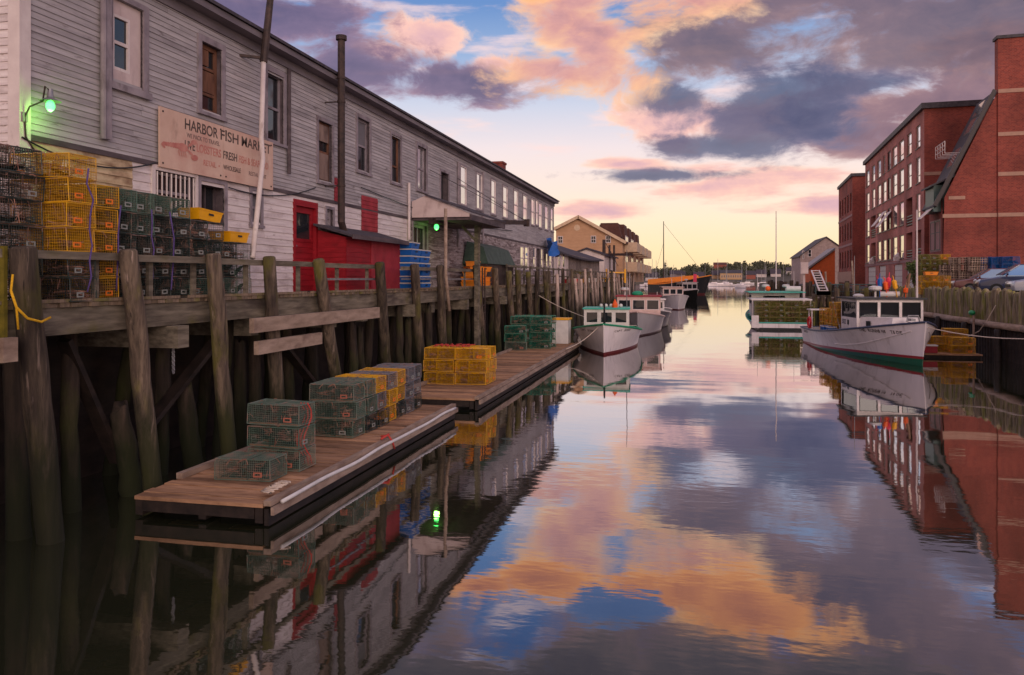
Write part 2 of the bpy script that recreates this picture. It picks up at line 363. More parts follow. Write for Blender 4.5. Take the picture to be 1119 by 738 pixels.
M['blind'] = plain('pale_window_blind', lin(206, 196, 186), .8)
M['curtain'] = plain('grey_curtain', lin(110, 104, 108), .9)
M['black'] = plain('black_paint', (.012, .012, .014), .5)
M['darkmetal'] = mat('dark_rusty_metal', lin(52, 44, 44), lin(84, 66, 60), ns=6, rough=.6, metal=.3)
M['steel'] = mat('galvanised_steel', lin(126, 122, 126), lin(164, 160, 160), ns=5, rough=.45, metal=.6)
M['red'] = mat('red_painted_clapboard', lin(130, 14, 26), lin(160, 26, 38), sc=(1, .4, 3), ns=3, rough=.6, bump=.1, island=.08, stains=((lin(110, 20, 26), (1, 1, .5), 2.4, .62, .1, .5),))
M['redply'] = mat('faded_red_panel', lin(142, 36, 46), lin(170, 54, 62), ns=2.5, rough=.7, stains=((lin(126, 44, 48), (1, 1, .4), 2.4, .6, .1, .6),))
M['plank'] = mat('brown_dock_planks', lin(136, 98, 72), lin(186, 142, 108), sc=(.35, 5, 1), ns=6, rough=.75, bump=.25, island=.36, stains=((lin(70, 44, 32), (.6, 1.5, 1), 2.5, .6, .1, .6),))
M['deckwood'] = mat('grey_wharf_planks', lin(96, 80, 66), lin(140, 118, 98), sc=(.35, 3, 1), ns=6, rough=.85, bump=.25, island=.25, stains=((lin(98, 96, 30), (1, 1, 1), 1.8, .6, .08, .7),))
M['timber'] = mat('grey_weathered_timber', lin(84, 75, 63), lin(134, 121, 104), sc=(1.2, .25, 2.5), ns=5, rough=.85, bump=.35, island=.12, stains=((lin(58, 46, 42), (1, .3, 1.4), 2.4, .58, .1, .75), (lin(92, 84, 34), (1, .7, 1), 1.1, .66, .07, .6)))
M['pale_timber'] = mat('pale_dock_rail', lin(136, 114, 97), lin(178, 152, 134), sc=(1.5, .3, 1.5), ns=5, rough=.8, bump=.2, stains=((lin(96, 70, 60), (1, .5, 1), 3, .6, .1, .6),))
M['pile'] = mat('weathered_piling', lin(62, 52, 43), lin(116, 98, 82), sc=(3.0, 3.0, .28), ns=4, rough=.9, bump=.6, orand=.4, stains=((lin(48, 38, 36), (2, 2, .3), 2.6, .56, .1, .8), (lin(34, 27, 26), (7, 7, .22), 3, .62, .04, .85), (lin(98, 92, 36), (1, 1, .5), 1.5, .58, .07, .7), (lin(164, 140, 126), (5, 5, .4), 2.5, .66, .05, .6)), zband=(.9, 1.9, lin(40, 42, 22)))
M['pile_pale'] = mat('pale_weathered_piling', lin(156, 132, 122), lin(204, 178, 164), sc=(3, 3, .28), ns=4, rough=.9, bump=.6, orand=.3, stains=((lin(60, 48, 44), (5, 5, .22), 3, .6, .05, .85),), zband=(1.2, 2.4, lin(40, 40, 26)))
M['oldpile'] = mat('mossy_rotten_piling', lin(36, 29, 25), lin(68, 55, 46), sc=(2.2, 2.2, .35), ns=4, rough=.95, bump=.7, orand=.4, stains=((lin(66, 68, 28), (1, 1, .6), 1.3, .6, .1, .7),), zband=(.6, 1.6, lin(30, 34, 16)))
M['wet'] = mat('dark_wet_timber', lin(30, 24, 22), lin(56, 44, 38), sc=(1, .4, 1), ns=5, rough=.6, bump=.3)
M['ground'] = mat('dark_earth_fill', lin(60, 54, 50), lin(92, 84, 76), ns=.7, rough=.95, bump=.3)
M['quay'] = mat('worn_asphalt_quay', lin(66, 62, 64), lin(92, 86, 86), ns=1.2, rough=.9, bump=.2)
def ropemat(n, c): return mat(n, c, tuple(min(1, x*1.5) for x in c), sc=(8, 8, 8), ns=6, rough=.9)
M['rope_pink'] = ropemat('faded_red_rope', lin(170, 60, 52)); M['rope_y'] = ropemat('yellow_rope', lin(200, 150, 30)); M['rope_p'] = ropemat('purple_rope', lin(84, 66, 116)); M['rope_w'] = ropemat('pale_rope', lin(184, 166, 150))
TC = {'yellow': (lin(206, 146, 10), lin(236, 178, 24)), 'green': (lin(74, 98, 84), lin(126, 134, 120)), 'dark': (lin(30, 42, 40), lin(56, 70, 64)), 'moss': (lin(64, 92, 78), lin(104, 120, 106)), 'grey': (lin(96, 96, 104), lin(134, 132, 138)),
      'olive': (lin(116, 114, 40), lin(152, 146, 62)), 'bluegreen': (lin(24, 104, 84), lin(44, 136, 108)), 'tan': (lin(178, 150, 130), lin(210, 184, 164)), 'blue': (lin(14, 84, 150), lin(30, 112, 184))}
for k, (a, b_) in TC.items():
    M['w_'+k] = mat(k+'_coated_wire', a, b_, ns=4, rough=.5, orand=.16, spec=.4, stains=((lin(150, 112, 98), (1, 1, 1), 4, .58, .06, .8),))
    d = .26 if k != 'yellow' else .5
    M['n_'+k] = mat(k+'_trap_netting', tuple(x*d for x in a), tuple(x*d*1.3 for x in b_), ns=8, rough=.95, orand=.2)
M['vent_o'] = plain('orange_plastic_vent', lin(240, 120, 20), .5); M['vent_w'] = plain('pale_plastic_vent', lin(136, 136, 130), .6); M['vent_r'] = plain('salmon_plastic_vent', lin(166, 98, 78), .6)
M['tangle'] = mat('tangled_old_rope', lin(120, 74, 62), lin(170, 132, 112), ns=9, rough=.95, orand=.35)
M['runner'] = plain('wood_trap_runner', lin(140, 108, 84), .85)

# ------------------------------------------------------------------ lobster trap prototypes (long axis X, base at z=0)
def grid_wires(mb, o, ux, uy, lx, ly, stp, r):
    o, ux, uy = Vector(o), Vector(ux), Vector(uy); nx, ny = max(1, round(lx/stp)), max(1, round(ly/stp))
    for i in range(nx+1): p = o+ux*(lx*i/nx); mb.tube([p, p+uy*ly], r, 4, False)
    for j in range(ny+1): p = o+uy*(ly*j/ny); mb.tube([p, p+ux*lx], r, 4, False)
def make_trap(color, seed=0, L=.95, W=.54, Hh=.345, stp=.04, r=.0023, vent='vent_o', vents='xy', tangle=True, solid=.5):
    root = thing('lobster_trap', '', 'lobster trap')
    X, Y, Z = (1, 0, 0), (0, 1, 0), (0, 0, 1); cage = MB()
    for y in (-W/2, W/2): grid_wires(cage, (-L/2, y, .01), X, Z, L, Hh-.02, stp, r)
    for x in (-L/2, L/2): grid_wires(cage, (x, -W/2, .01), Y, Z, W, Hh-.02, stp, r)
    grid_wires(cage, (-L/2, -W/2, Hh-.01), X, Y, L, W, stp, r)
    grid_wires(cage, (-L/2, -W/2, .01), X, Y, L, W, stp*2, r)
    cage.build('wire_cage', M['w_'+color], root, local=True)
    fr = MB(); q = .0085
    for z in (.01, Hh-.01):
        c = [(-L/2, -W/2, z), (L/2, -W/2, z), (L/2, W/2, z), (-L/2, W/2, z)]
        for i in range(4): fr.tube([c[i], c[(i+1) % 4]], q, 5)
    for x in (-L/2, L/2):
        for y in (-W/2, W/2): fr.tube([(x, y, .01), (x, y, Hh-.01)], q, 5)
    fr.tube([(.1*L, -W/2, Hh), (.1*L, W/2, Hh)], q, 5)
    fr.build('rim', M['w_'+color], root, local=True)
    nt = MB(); rr = random.Random(sum(map(ord, color)))
    grid_wires(nt, (.08*L, -W/2+.01, .02), Y, Z, W-.02, Hh-.04, stp*.6, r*1.6)      # parlour divider
    for sx in (-1, 1):                                                                # sagging funnel heads of twine
        for side in (-1, 1):
            base = [(-.42*L, side*W*.48, .04), (-.02*L, side*W*.48, .04), (-.02*L, side*W*.48, Hh-.05), (-.42*L, side*W*.48, Hh-.05)]
            tip = Vector((-.22*L, side*.05, Hh*.45))
            if sx == 1:
                for i in range(4):
                    a, b = Vector(base[i]), Vector(base[(i+1) % 4])
                    for k in range(7):
                        s = a.lerp(b, k/7); nt.tube([s, s.lerp(tip, .75)], r*1.2, 3, False)
                    for k in (0, .25, .5, .75):
                        nt.tube([a.lerp(tip, k), b.lerp(tip, k)], r*1.2, 3, False)
    for k in range(3):                                                                # a limp fold of netting on the floor
        x0 = -.3*L+k*.27*L; z1 = Hh*(.2+.4*rr.random()*solid*2)
        nt.add([(x0, -W*.42, .02), (x0+.22*L, -W*.40, .02), (x0+.2*L, W*.40, z1), (x0+.03*L, W*.42, z1*.8)], [(0, 1, 2, 3)])
    nt.build('netting', M['n_'+color], root, local=True)
    ru = MB()
    for y in (-W*.36, W*.36): ru.box((0, y, .013), (L*.98, .045, .026))
    ru.build('runner', M['runner'], root, local=True)
    if tangle:
        tg = MB(); r3 = random.Random(seed*7+3)
        pts = []
        for q3 in range(3):
            c3 = Vector((r3.uniform(-.3, .3)*L, r3.uniform(-.2, .2)*W, Hh*(.12+.2*q3)))
            for k in range(16): a3 = k*1.1+q3; rr3 = r3.uniform(.05, .16); pts.append(c3+Vector((math.cos(a3)*rr3*1.6, math.sin(a3)*rr3, r3.uniform(-.02, .05))))
        tg.tube(pts, .008, 4)
        for q3 in range(26):
            p3 = Vector((r3.uniform(-.48, .48)*L, r3.choice((-.5, .5, r3.uniform(-.5, .5)))*W, r3.choice((Hh, Hh, Hh*.5)))); e3 = p3+Vector((r3.uniform(-.09, .09), r3.uniform(-.06, .06), r3.uniform(-.16, .01))); tg.tube([p3, p3.lerp(e3, .5)+Vector((0, 0, .012)), e3], .006, 3, False)
        tg.build('rope_tangle', M['tangle'], root, local=True)
    for ax in vents:
        v = MB(); a, b = .15, .075
        def rect(f):
            for (u0, u1, z0, z1) in ((-a/2, a/2, -b/2, -b/2+.02), (-a/2, a/2, b/2-.02, b/2), (-a/2, -a/2+.025, -b/2+.02, b/2-.02), (a/2-.025, a/2, -b/2+.02, b/2-.02)):
                p = [f(u, z, d) for d in (0, .008) for (u, z) in ((u0, z0), (u1, z0), (u1, z1), (u0, z1))]; v.hexa(p)
        if ax == 'x':
            rect(lambda u, z, d: (-(L/2+.003+d), u+.07, z+.10)); v.build('escape_vent', M[vent], root, local=True); v = MB()
            rect(lambda u, z, d: (L/2+.003+d, u+.07, z+.10))
        else: rect(lambda u, z, d: (u+.28*L, -W/2-.003-d, z+.10))
        v.build('escape_vent', M[vent], root, local=True)
    for ch in root.children:
        for q4 in ch.data.vertices:
            v4 = mnoise.noise_vector(q4.co*2.3+Vector((seed*5.1, 1.7, .3))); q4.co += Vector((v4.x*.018, v4.y*.018, v4.z*.014*min(1, q4.co.z*8)))
    return root
rt = random.Random(5)
TR = {}
def trap(kind, loc, rz, label, group):
    kk = (kind, rt.randrange(3)); c, kw = TK[kind]
    if kk not in TR: TR[kk] = make_trap(c, seed=kk[1]+len(kind), **kw); o = TR[kk]
    else: o = copy_tree(TR[kk])
    if rt.random() < .4: rz += math.pi
    place(o, loc, rz, rt.uniform(-.02, .02), rt.uniform(-.015, .015)); tag(o, label, 'lobster trap', group); return o
TK = {'yellow': ('yellow', {}), 'green': ('green', dict(vent='vent_r', vents='y', stp=.035, r=.0027, solid=.9)), 'moss': ('moss', dict(vent='vent_w', stp=.035, r=.0027, solid=.9)), 'dark': ('dark', dict(vent='vent_w')), 'grey': ('grey', dict(vent='vent_w')),
      'olive': ('olive', dict(vent='vent_w', stp=.05, r=.003)), 'teal': ('bluegreen', dict(vent='vent_w', stp=.05, r=.003)), 'tan': ('tan', dict(vent='vent_w', stp=.06, r=.0035)), 'blue': ('blue', dict(vent='vent_w', stp=.05, r=.0035))}
CNAME = {'moss': 'mossy green', 'yellow': 'yellow', 'green': 'faded green', 'dark': 'dark green', 'grey': 'grey', 'olive': 'olive green', 'teal': 'bright green', 'tan': 'tan', 'blue': 'blue'}
def tier(i, n):
    if n == 1: return 'the single layer of'
    if i == 0: return 'bottom of'
    if i == n-1: return 'top of'
    return {1: 'second', 2: 'third', 3: 'fourth', 4: 'fifth'}.get(i, 'sixth')+' up in'
def stack(kinds, x, y, z, rz, where, group, hh=.35, jit=.02):
    for i, k in enumerate(kinds):
        trap(k, (x+rt.uniform(-jit, jit), y+rt.uniform(-jit, jit), z+.003+i*hh), rz+rt.uniform(-.06, .06), f'{CNAME[k]} trap, {tier(i, len(kinds))} {where}', group)

# ------------------------------------------------------------------ pilings
rp = random.Random(3)
def piling(base, top, r0, r1, mt, label, group, rough=.06, n=11, name='piling', ragged=.0):
    b, t = Vector(base), Vector(top); o = MB(); k = 9; pts = []; rs = []
    for i in range(k+1):
        f = i/k; p = b.lerp(t, f); j = (1-abs(2*f-1))*.03
        pts.append(p+Vector((rp.uniform(-j, j), rp.uniform(-j, j), 0))); rs.append((r0+(r1-r0)*f)*(1+rp.uniform(-rough, rough)))
    pts.append(pts[-1]+(t-b).normalized()*.03); rs.append(rs[-1]*.8)
    o.tube(pts, rs, n)
    if ragged:
        for j in range(n): q = list(o.v[k*n+j]); q[2] += rp.uniform(-ragged, ragged); o.v[k*n+j] = tuple(q); q2 = list(o.v[(k+1)*n+j]); q2[2] = q[2]+.02; o.v[(k+1)*n+j] = tuple(q2)
    o.v = [tuple(Vector(q)-b) for q in o.v]
    ob = o.build(name, mt, None, smooth=True, local=True); ob.location = b; WM[ob] = Matrix.Translation(b)
    ob.data.shade_smooth(); tag(ob, label, 'piling', group); return ob
# ------------------------------------------------------------------ water and ground
wm, nt, b = newmat('harbour_water'); N, L = nt.nodes, nt.links
N.remove(b); out = N['Material Output']
gl = N.new('ShaderNodeBsdfGlossy'); gl.inputs['Roughness'].default_value = .025; gl.inputs['Color'].default_value = (.93, .92, .94, 1)
df = N.new('ShaderNodeBsdfDiffuse'); df.inputs['Color'].default_value = (.026, .028, .014, 1)
lw = N.new('ShaderNodeLayerWeight'); lw.inputs['Blend'].default_value = .5
mr = N.new('ShaderNodeMapRange'); mr.inputs[1].default_value = .45; mr.inputs[3].default_value = .17; mr.inputs[4].default_value = .98; L.new(lw.outputs['Facing'], mr.inputs[0])
mx = N.new('ShaderNodeMixShader'); L.new(mr.outputs[0], mx.inputs[0]); L.new(df.outputs[0], mx.inputs[1]); L.new(gl.outputs[0], mx.inputs[2]); L.new(mx.outputs[0], out.inputs[0])
t = N.new('ShaderNodeTexCoord')
def wn(sx, sy, scale, det, w_=0):
    mp = N.new('ShaderNodeMapping'); mp.inputs['Scale'].default_value = (sx, sy, 1); mp.inputs['Location'].default_value = (w_, w_*2, 0); L.new(t.outputs['Object'], mp.inputs[0])
    n = N.new('ShaderNodeTexNoise'); n.inputs['Scale'].default_value = scale; n.inputs['Detail'].default_value = det; n.inputs['Roughness'].default_value = .5; L.new(mp.outputs[0], n.inputs[0]); return n.outputs[0]
def wm_(op, a, b_):
    n = N.new('ShaderNodeMath'); n.operation = op
    for i, q in enumerate((a, b_)):
        if isinstance(q, (int, float)): n.inputs[i].default_value = q
        else: L.new(q, n.inputs[i])
    return n.outputs[0]
swell = wn(.6, 1.0, .55, 1); rip = wn(.7, 1.5, 2.6, 2, 5); fine = wn(.8, 1.6, 9, 2, 9)
patch = wn(.5, 1.0, .07, 2, 3)
pr = N.new('ShaderNodeMapRange'); pr.inputs[1].default_value = .44; pr.inputs[2].default_value = .66; pr.inputs[3].default_value = .12; pr.inputs[4].default_value = 1; L.new(patch, pr.inputs[0])
hgt = wm_('ADD', wm_('MULTIPLY', swell, .008), wm_('MULTIPLY', pr.outputs[0], wm_('ADD', wm_('MULTIPLY', rip, .0026), wm_('MULTIPLY', fine, .0004))))
bp = N.new('ShaderNodeBump'); bp.inputs['Strength'].default_value = 1; bp.inputs['Distance'].default_value = 1; L.new(hgt, bp.inputs['Height'])
L.new(bp.outputs[0], gl.inputs['Normal']); 
wb = MB(); wb.face([(-900, -60, 0), (900, -60, 0), (900, 1500, 0), (-900, 1500, 0)]); structure(wb.build('water', wm))
gb = MB(); gb.span(-160, -10.6, -40, 152, -1, 3.05); structure(gb.build('ground', M['ground']))
qb = MB(); qb.span(13.35, 170, -40, 175, -1, 2.6); structure(qb.build('quay', M['quay']))

# ------------------------------------------------------------------ left: weathered warehouse
XB = -9.9; DZ = 3.165; EZ = 8.95; Y0, Y1 = 10.2, 57.5
wh = thing('warehouse', 'long two-storey weathered grey clapboard warehouse standing along the left wharf', 'warehouse', (XB, Y0, DZ))
wf = Frame((XB, 0, 0), (0, 1, 0), (1, 0, 0))
def wrect(pl, pr, pt, pb):
    c = (pl+pr)/2; return [on_x(pl, 200, XB).y, on_x(pr, 200, XB).y, on_x(c, pb, XB).z, on_x(c, pt, XB).z]
UP = dict(W1=wrect(121, 155, 4, 94), W2=wrect(219, 241, 50, 124), W3=wrect(291, 309, 81, 155), W4=wrect(347, 362, 134, 199), W5=wrect(390, 403, 131, 188),
          W6=wrect(427, 437, 149, 200), W7=wrect(455.5, 465, 161, 208), D8=wrect(481, 489.5, 189, 224), W9=wrect(502.5, 509, 182, 224), W10=wrect(520, 526.3, 190, 229),
          W11=wrect(536, 541, 197, 234), W12=wrect(549, 554, 204, 238), W13=wrect(561, 565.5, 208, 240.5), W14=wrect(571, 575.4, 213.5, 242), W15=wrect(580, 583.6, 217.5, 246), W15b=wrect(585, 587.6, 219, 246),
          W16=wrect(588.4, 591.6, 222, 249), W17=wrect(595, 598.4, 225.5, 251), W18=wrect(601.2, 604.4, 228, 252.5))
LO = dict(B1=wrect(168, 212, 190, 232), B2=wrect(218, 244, 200, 250), B3=wrect(274, 284, 209, 245), DR=wrect(321, 344.5, 224, 318), B4=wrect(356, 363, 229, 247),
          DC=wrect(451, 466, 246, 292), F1=wrect(568, 572, 269.5, 295), F1b=wrect(573, 577, 270, 295), F2=wrect(582, 584.8, 270.5, 295), F2b=wrect(586, 589.5, 272, 300), F3=wrect(590.6, 593, 272, 295), F4=wrect(596, 598.6, 277, 296), F5=wrect(599.8, 602.4, 277, 296))
LO['DR'][2] = DZ+.02; ZB = 5.68
rs_ = random.Random(21)
UH = list(UP.values()); LH = list(LO.values())
mb = MB(); siding(mb, wf, Y0+.16, Y1-.12, ZB, EZ-.02, UH, .1, .018, rs_); mb.build('upper_siding', M['clap'], wh)
yA = LO['B1'][0]-.6; yB = on_x(447, 250, XB).y; yR0, yR1 = on_x(376, 240, XB).y, on_x(412, 240, XB).y
mb = MB(); siding(mb, wf, Y0+.16, yA, DZ, ZB-.06, LH, .15, .02, rs_); mb.build('cream_siding', M['clap_cream'], wh)
mb = MB(); siding(mb, wf, yA, yB, DZ, ZB-.06, LH, .16, .02, rs_); mb.build('white_siding', M['clap_white'], wh)
mb = MB(); siding(mb, wf, yB, Y1-.12, DZ, ZB-.06, LH, .12, .02, rs_); mb.build('bare_siding', M['clap_bare'], wh)
wf3 = Frame((XB+.022, 0, 0), (0, 1, 0), (1, 0, 0))
mb = MB(); siding(mb, wf3, yR0+1.2, yR1, 4.75, 6.05, [], .13, .016, rs_); mb.build('siding_patch', M['redply'], wh)['label'] = 'larger patch of red replacement boards'; mb = MB(); siding(mb, wf3, yR0-.7, yR0-.1, 5.7, 6.35, [], .13, .016, rs_); mb.build('siding_patch', M['redply'], wh)['label'] = 'small patch of red boards'
mb = MB(); x = Y0+.16
fbox(mb, wf, Y0+.16, Y1-.12, ZB-.06, ZB+.03, 0, .03); mb.build('belt_board', M['trim_dark'], wh)
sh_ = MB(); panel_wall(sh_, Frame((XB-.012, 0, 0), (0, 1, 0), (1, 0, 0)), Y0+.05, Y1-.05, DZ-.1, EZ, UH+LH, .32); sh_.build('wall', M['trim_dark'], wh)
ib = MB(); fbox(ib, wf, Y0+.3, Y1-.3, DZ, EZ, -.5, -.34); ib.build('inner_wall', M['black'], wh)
# gable end facing the viewer
ef = Frame((XB, Y0, 0), (-1, 0, 0), (0, -1, 0))
mb = MB(); siding(mb, ef, .16, 11.8, DZ-.1, EZ, [], .12, .02, rs_)
mb.build('end_wall', M['clap_white'], wh)
gbm = MB(); gbm.prism([(XB, Y0+.03, EZ), (XB-12, Y0+.03, EZ), (XB-6, Y0+.03, EZ+1.5)], (0, .1, 0)); gbm.build('gable', M['clap'], wh)
eb = MB(); eb.span(XB-12, XB-.02, Y0+.05, Y0+.15, DZ-.1, EZ); eb.span(XB-12, XB-11.9, Y0, Y1, DZ-.1, EZ); eb.span(XB-12, XB-.02, Y1-.14, Y1-.04, DZ-.1, EZ); eb.build('back_wall', M['trim_dark'], wh)
mb = MB(); fbox(mb, wf, Y0-.02, Y0+.16, DZ-.1, EZ-.01, 0, .05); fbox(mb, ef, -.05, .16, DZ-.1, EZ-.01, .023, .053); mb.build('corner_board', M['whitewood'], wh)
mb = MB(); fbox(mb, wf, Y1-.12, Y1+.02, DZ-.1, EZ-.01, -.1, .045); mb.build('corner_board', M['trim'], wh)
mb = MB(); fbox(mb, wf, Y0-.3, Y1+.3, EZ-.2, EZ, .001, .06); fbox(mb, wf, Y0-.35, Y1+.35, EZ+.002, EZ+.14, -.02, .34); mb.build('fascia', M['fascia'], wh)
mb = MB(); xr = XB-6
for (xa, za, xb_, zb_) in ((XB+.4, EZ+.145, xr, EZ+1.75), (xr, EZ+1.75, XB-12.4, EZ+.145)):
    mb.hexa([(xa, Y0-.4, za), (xa, Y1+.4, za), (xb_, Y1+.4, zb_), (xb_, Y0-.4, zb_), (xa, Y0-.4, za+.07), (xa, Y1+.4, za+.07), (xb_, Y1+.4, zb_+.07), (xb_, Y0-.4, zb_+.07)])
mb.build('roof', M['roof'], wh)
M['brick'] = None
def brickmat(name, c1, c2, mortar, scale, stain=None):
    mt, nt, b = newmat(name); N, L = nt.nodes, nt.links
    t = N.new('ShaderNodeTexCoord'); s = N.new('ShaderNodeSeparateXYZ'); L.new(t.outputs['Object'], s.inputs[0])
    ad = N.new('ShaderNodeMath'); ad.operation = 'ADD'; L.new(s.outputs[0], ad.inputs[0]); L.new(s.outputs[1], ad.inputs[1])
    cb = N.new('ShaderNodeCombineXYZ'); L.new(ad.outputs[0], cb.inputs[0]); L.new(s.outputs[2], cb.inputs[1])
    br = N.new('ShaderNodeTexBrick'); br.inputs['Color1'].default_value = (*c1, 1); br.inputs['Color2'].default_value = (*c2, 1); br.inputs['Mortar'].default_value = (*mortar, 1)
    br.inputs['Scale'].default_value = scale; br.inputs['Mortar Size'].default_value = .012; br.inputs['Bias'].default_value = -.1; L.new(cb.outputs[0], br.inputs[0])
    n = N.new('ShaderNodeTexNoise'); n.inputs['Scale'].default_value = .35; n.inputs['Detail'].default_value = 6; L.new(t.outputs['Object'], n.inputs[0])
    mr = N.new('ShaderNodeMapRange'); mr.inputs[1].default_value = .3; mr.inputs[2].default_value = .7; mr.inputs[3].default_value = .62; mr.inputs[4].default_value = 1.3; L.new(n.outputs[0], mr.inputs[0])
    h = N.new('ShaderNodeHueSaturation'); L.new(mr.outputs[0], h.inputs['Value']); L.new(br.outputs[0], h.inputs['Color']); L.new(h.outputs[0], b.inputs['Base Color']); b.inputs['Roughness'].default_value = .9
    return mt
M['brick'] = brickmat('red_brick', lin(148, 68, 54), lin(120, 50, 43), lin(150, 104, 92), 2.6)
M['brick_mauve'] = brickmat('faded_red_brick', lin(178, 108, 98), lin(158, 90, 82), lin(176, 134, 124), 2.6)
cp = on_x(547, 185, XB-1.6)
mb = MB(); mb.span(XB-1.95, XB-1.35, cp.y-.55, cp.y+.35, EZ+.3, cp.z+.28); mb.span(XB-2.0, XB-1.3, cp.y-.6, cp.y+.4, cp.z+.283, cp.z+.4); mb.build('chimney', M['brick'], wh)
# windows, one by one
r = UP['W1']; W1H = (on_x(124.5, 50, XB).y, on_x(143.5, 50, XB).y, on_x(134, 78, XB).z, on_x(134, 18, XB).z); mb = MB(); panel_wall(mb, Frame((XB-.03, 0, 0), (0, 1, 0), (1, 0, 0)), r[0], r[1], r[2], r[3], [W1H], .12)
pp = mb.build('window_panel', M['pinkpanel'], wh)
window(wh, Frame((XB-.03, 0, 0), (0, 1, 0), (1, 0, 0)), *W1H, M['whitewood'], M['glass'], .03, .05, ((), (.5,)), None, None, False)
mb = MB()
for q in ((r[0]-.1, r[0], r[2]-.02, r[3]+.1), (r[1], r[1]+.14, r[2]-.02, r[3]+.1), (r[0], r[1], r[3], r[3]+.1)): fbox(mb, wf, *q, -.002, .05)
fbox(mb, wf, r[0]-.14, r[1]+.18, r[2]-.14, r[2]-.021, -.01, .09); mb.build('window_casing', M['trim'], wh)
window(wh, wf, *UP['W2'], M['rustwood'], M['glass'], .12, .09, ((), (.28, .66)), .13, M['trim'], label='broken window patched with brown boards')
r = UP['W2']; mb = MB(); fbox(mb, wf, r[0]+.1, r[1]-.1, r[2]+(r[3]-r[2])*.31, r[2]+(r[3]-r[2])*.62, -.13, -.09); fbox(mb, wf, r[0]+.1, r[0]+.42, r[2]+(r[3]-r[2])*.7, r[3]-.1, -.13, -.09); mb.build('window_board', M['rustwood'], wh)
window(wh, wf, *UP['W3'], M['trim'], M['glass'], .1, .06, ((), (.5,)), .12, M['trim'], mblind=M['curtain'], blind=0)
r = UP['W3']; mb = MB(); ys = [r[0]+.1+i*(r[1]-r[0]-.2)/10 for i in range(11)]
mb.add([(XB-.16+(.02 if i % 2 else -.02), y, z) for z in (r[2]+.1, r[2]+.95) for i, y in enumerate(ys)], [(i, i+1, i+12, i+11) for i in range(10)]); mb.build('curtain', M['curtain'], wh)
window(wh, wf, *UP['W4'], M['rustwood'], M['glass'], .1, .07, ((), (.5,)), .1, M['trim'])
r = UP['W4']; mb = MB(); fbox(mb, wf, r[0]+.08, r[1]-.08, r[2]+.07, r[2]+(r[3]-r[2])*.48, -.09, -.05); fbox(mb, wf, r[0]+.08, r[1]-.08, r[2]+(r[3]-r[2])*.68, r[3]-.07, -.09, -.05); mb.build('window_board', M['plywood'], wh)
window(wh, wf, *UP['W5'], M['trim'], M['glass'], .1, .07, ((), (.5,)), .12, M['trim'], mblind=M['curtain'], blind=.45)
window(wh, wf, *UP['W6'], M['rustwood'], M['glass'], .1, .06, ((), (.36,)), .1, M['trim'])
window(wh, wf, *UP['W7'], M['trim'], M['glass_bright'], .08, .05, ((), (.5,)), .14, M['trim'])
window(wh, wf, *UP['D8'], M['trim_dark'], M['black'], .2, .06, ((), ()), .1, M['trim'], sill=False, name='loft_door')
for k in ('W9', 'W10', 'W11', 'W12', 'W13', 'W14', 'W15', 'W15b', 'W16', 'W17', 'W18'):
    window(wh, wf, *UP[k], M['whitewood'], M['glass_bright'], -.012, .045, ((), (.5,)), .08, M['trim'])
# barred and dark ground-floor openings
r = LO['B1']; window(wh, wf, *r, M['trim'], M['glass'], .1, .06, ((.5,), (.5,)), .1, M['whitewood'])
mb = MB()
for i in range(9): y = r[0]+.06+i*(r[1]-r[0]-.12)/8; mb.tube([wf(y, r[2]+.02, .03), wf(y, r[3]-.02, .03)], .016, 6)
mb.build('window_bars', M['whitewood'], wh)
window(wh, wf, *LO['B2'], M['trim_dark'], M['glass'], .2, .07, ((.55,), ()), .1, M['trim'])
window(wh, wf, *LO['B3'], M['trim'], M['curtain'], .06, .05, ((), (.5,)), .09, M['trim'])
window(wh, wf, *LO['B4'], M['trim'], M['glass_bright'], .08, .05, ((), (.5,)), .08, M['trim'])
for k in ('F1', 'F1b', 'F2', 'F3', 'F4', 'F5'): window(wh, wf, *LO[k], M['whitewood'], M['glass_bright'], -.012, .045, ((), (.5,)), .07, M['trim'])
window(wh, wf, *LO['F2b'], M['trim_dark'], M['glass'], .15, .06, ((), ()), .06, M['trim'], sill=False)
r = LO['DC']; window(wh, wf, r[0], r[1], DZ+.03, r[3], M['trim'], M['glass'], .1, .1, ((.5,), ()), .1, M['trim'], sill=False, name='side_door')
r = LO['DR']; d = MB(); zg = r[2]+1.28
siding(d, Frame((XB-.05, 0, 0), (0, 1, 0), (1, 0, 0)), r[0]+.05, r[1]-.05, r[2], zg, [], .14, .015, rs_)
for q in ((r[0]+.05, r[0]+.16, zg, r[3]-.06), (r[1]-.2, r[1]-.05, zg, r[3]-.06), (r[0]+.16, r[1]-.2, r[3]-.22, r[3]-.06), (r[0]+.16, r[1]-.2, zg, zg+.08)): fbox(d, wf, *q, -.09, -.03)
dr = d.build('door', M['red'], wh); dr['label'] = 'red door with a tall window'
pb = MB(); fbox(pb, wf, r[0]+.17, r[1]-.21, zg+.081, r[3]-.221, -.08, -.065); pb.build('pane', M['glass'], dr)
pb = MB(); pb.ball(wf(r[0]+.12, zg-.12, 0), .035, 8); pb.build('handle', M['steel'], dr)
mb = MB()
for q in ((r[0]-.06, r[0]+.048, DZ, r[3]+.1), (r[1]-.048, r[1]+.06, DZ, r[3]+.1), (r[0]+.048, r[1]-.048, r[3]-.055, r[3]+.1)): fbox(mb, wf, *q, -.06, .05)
mb.build('door_frame', M['red'], wh)
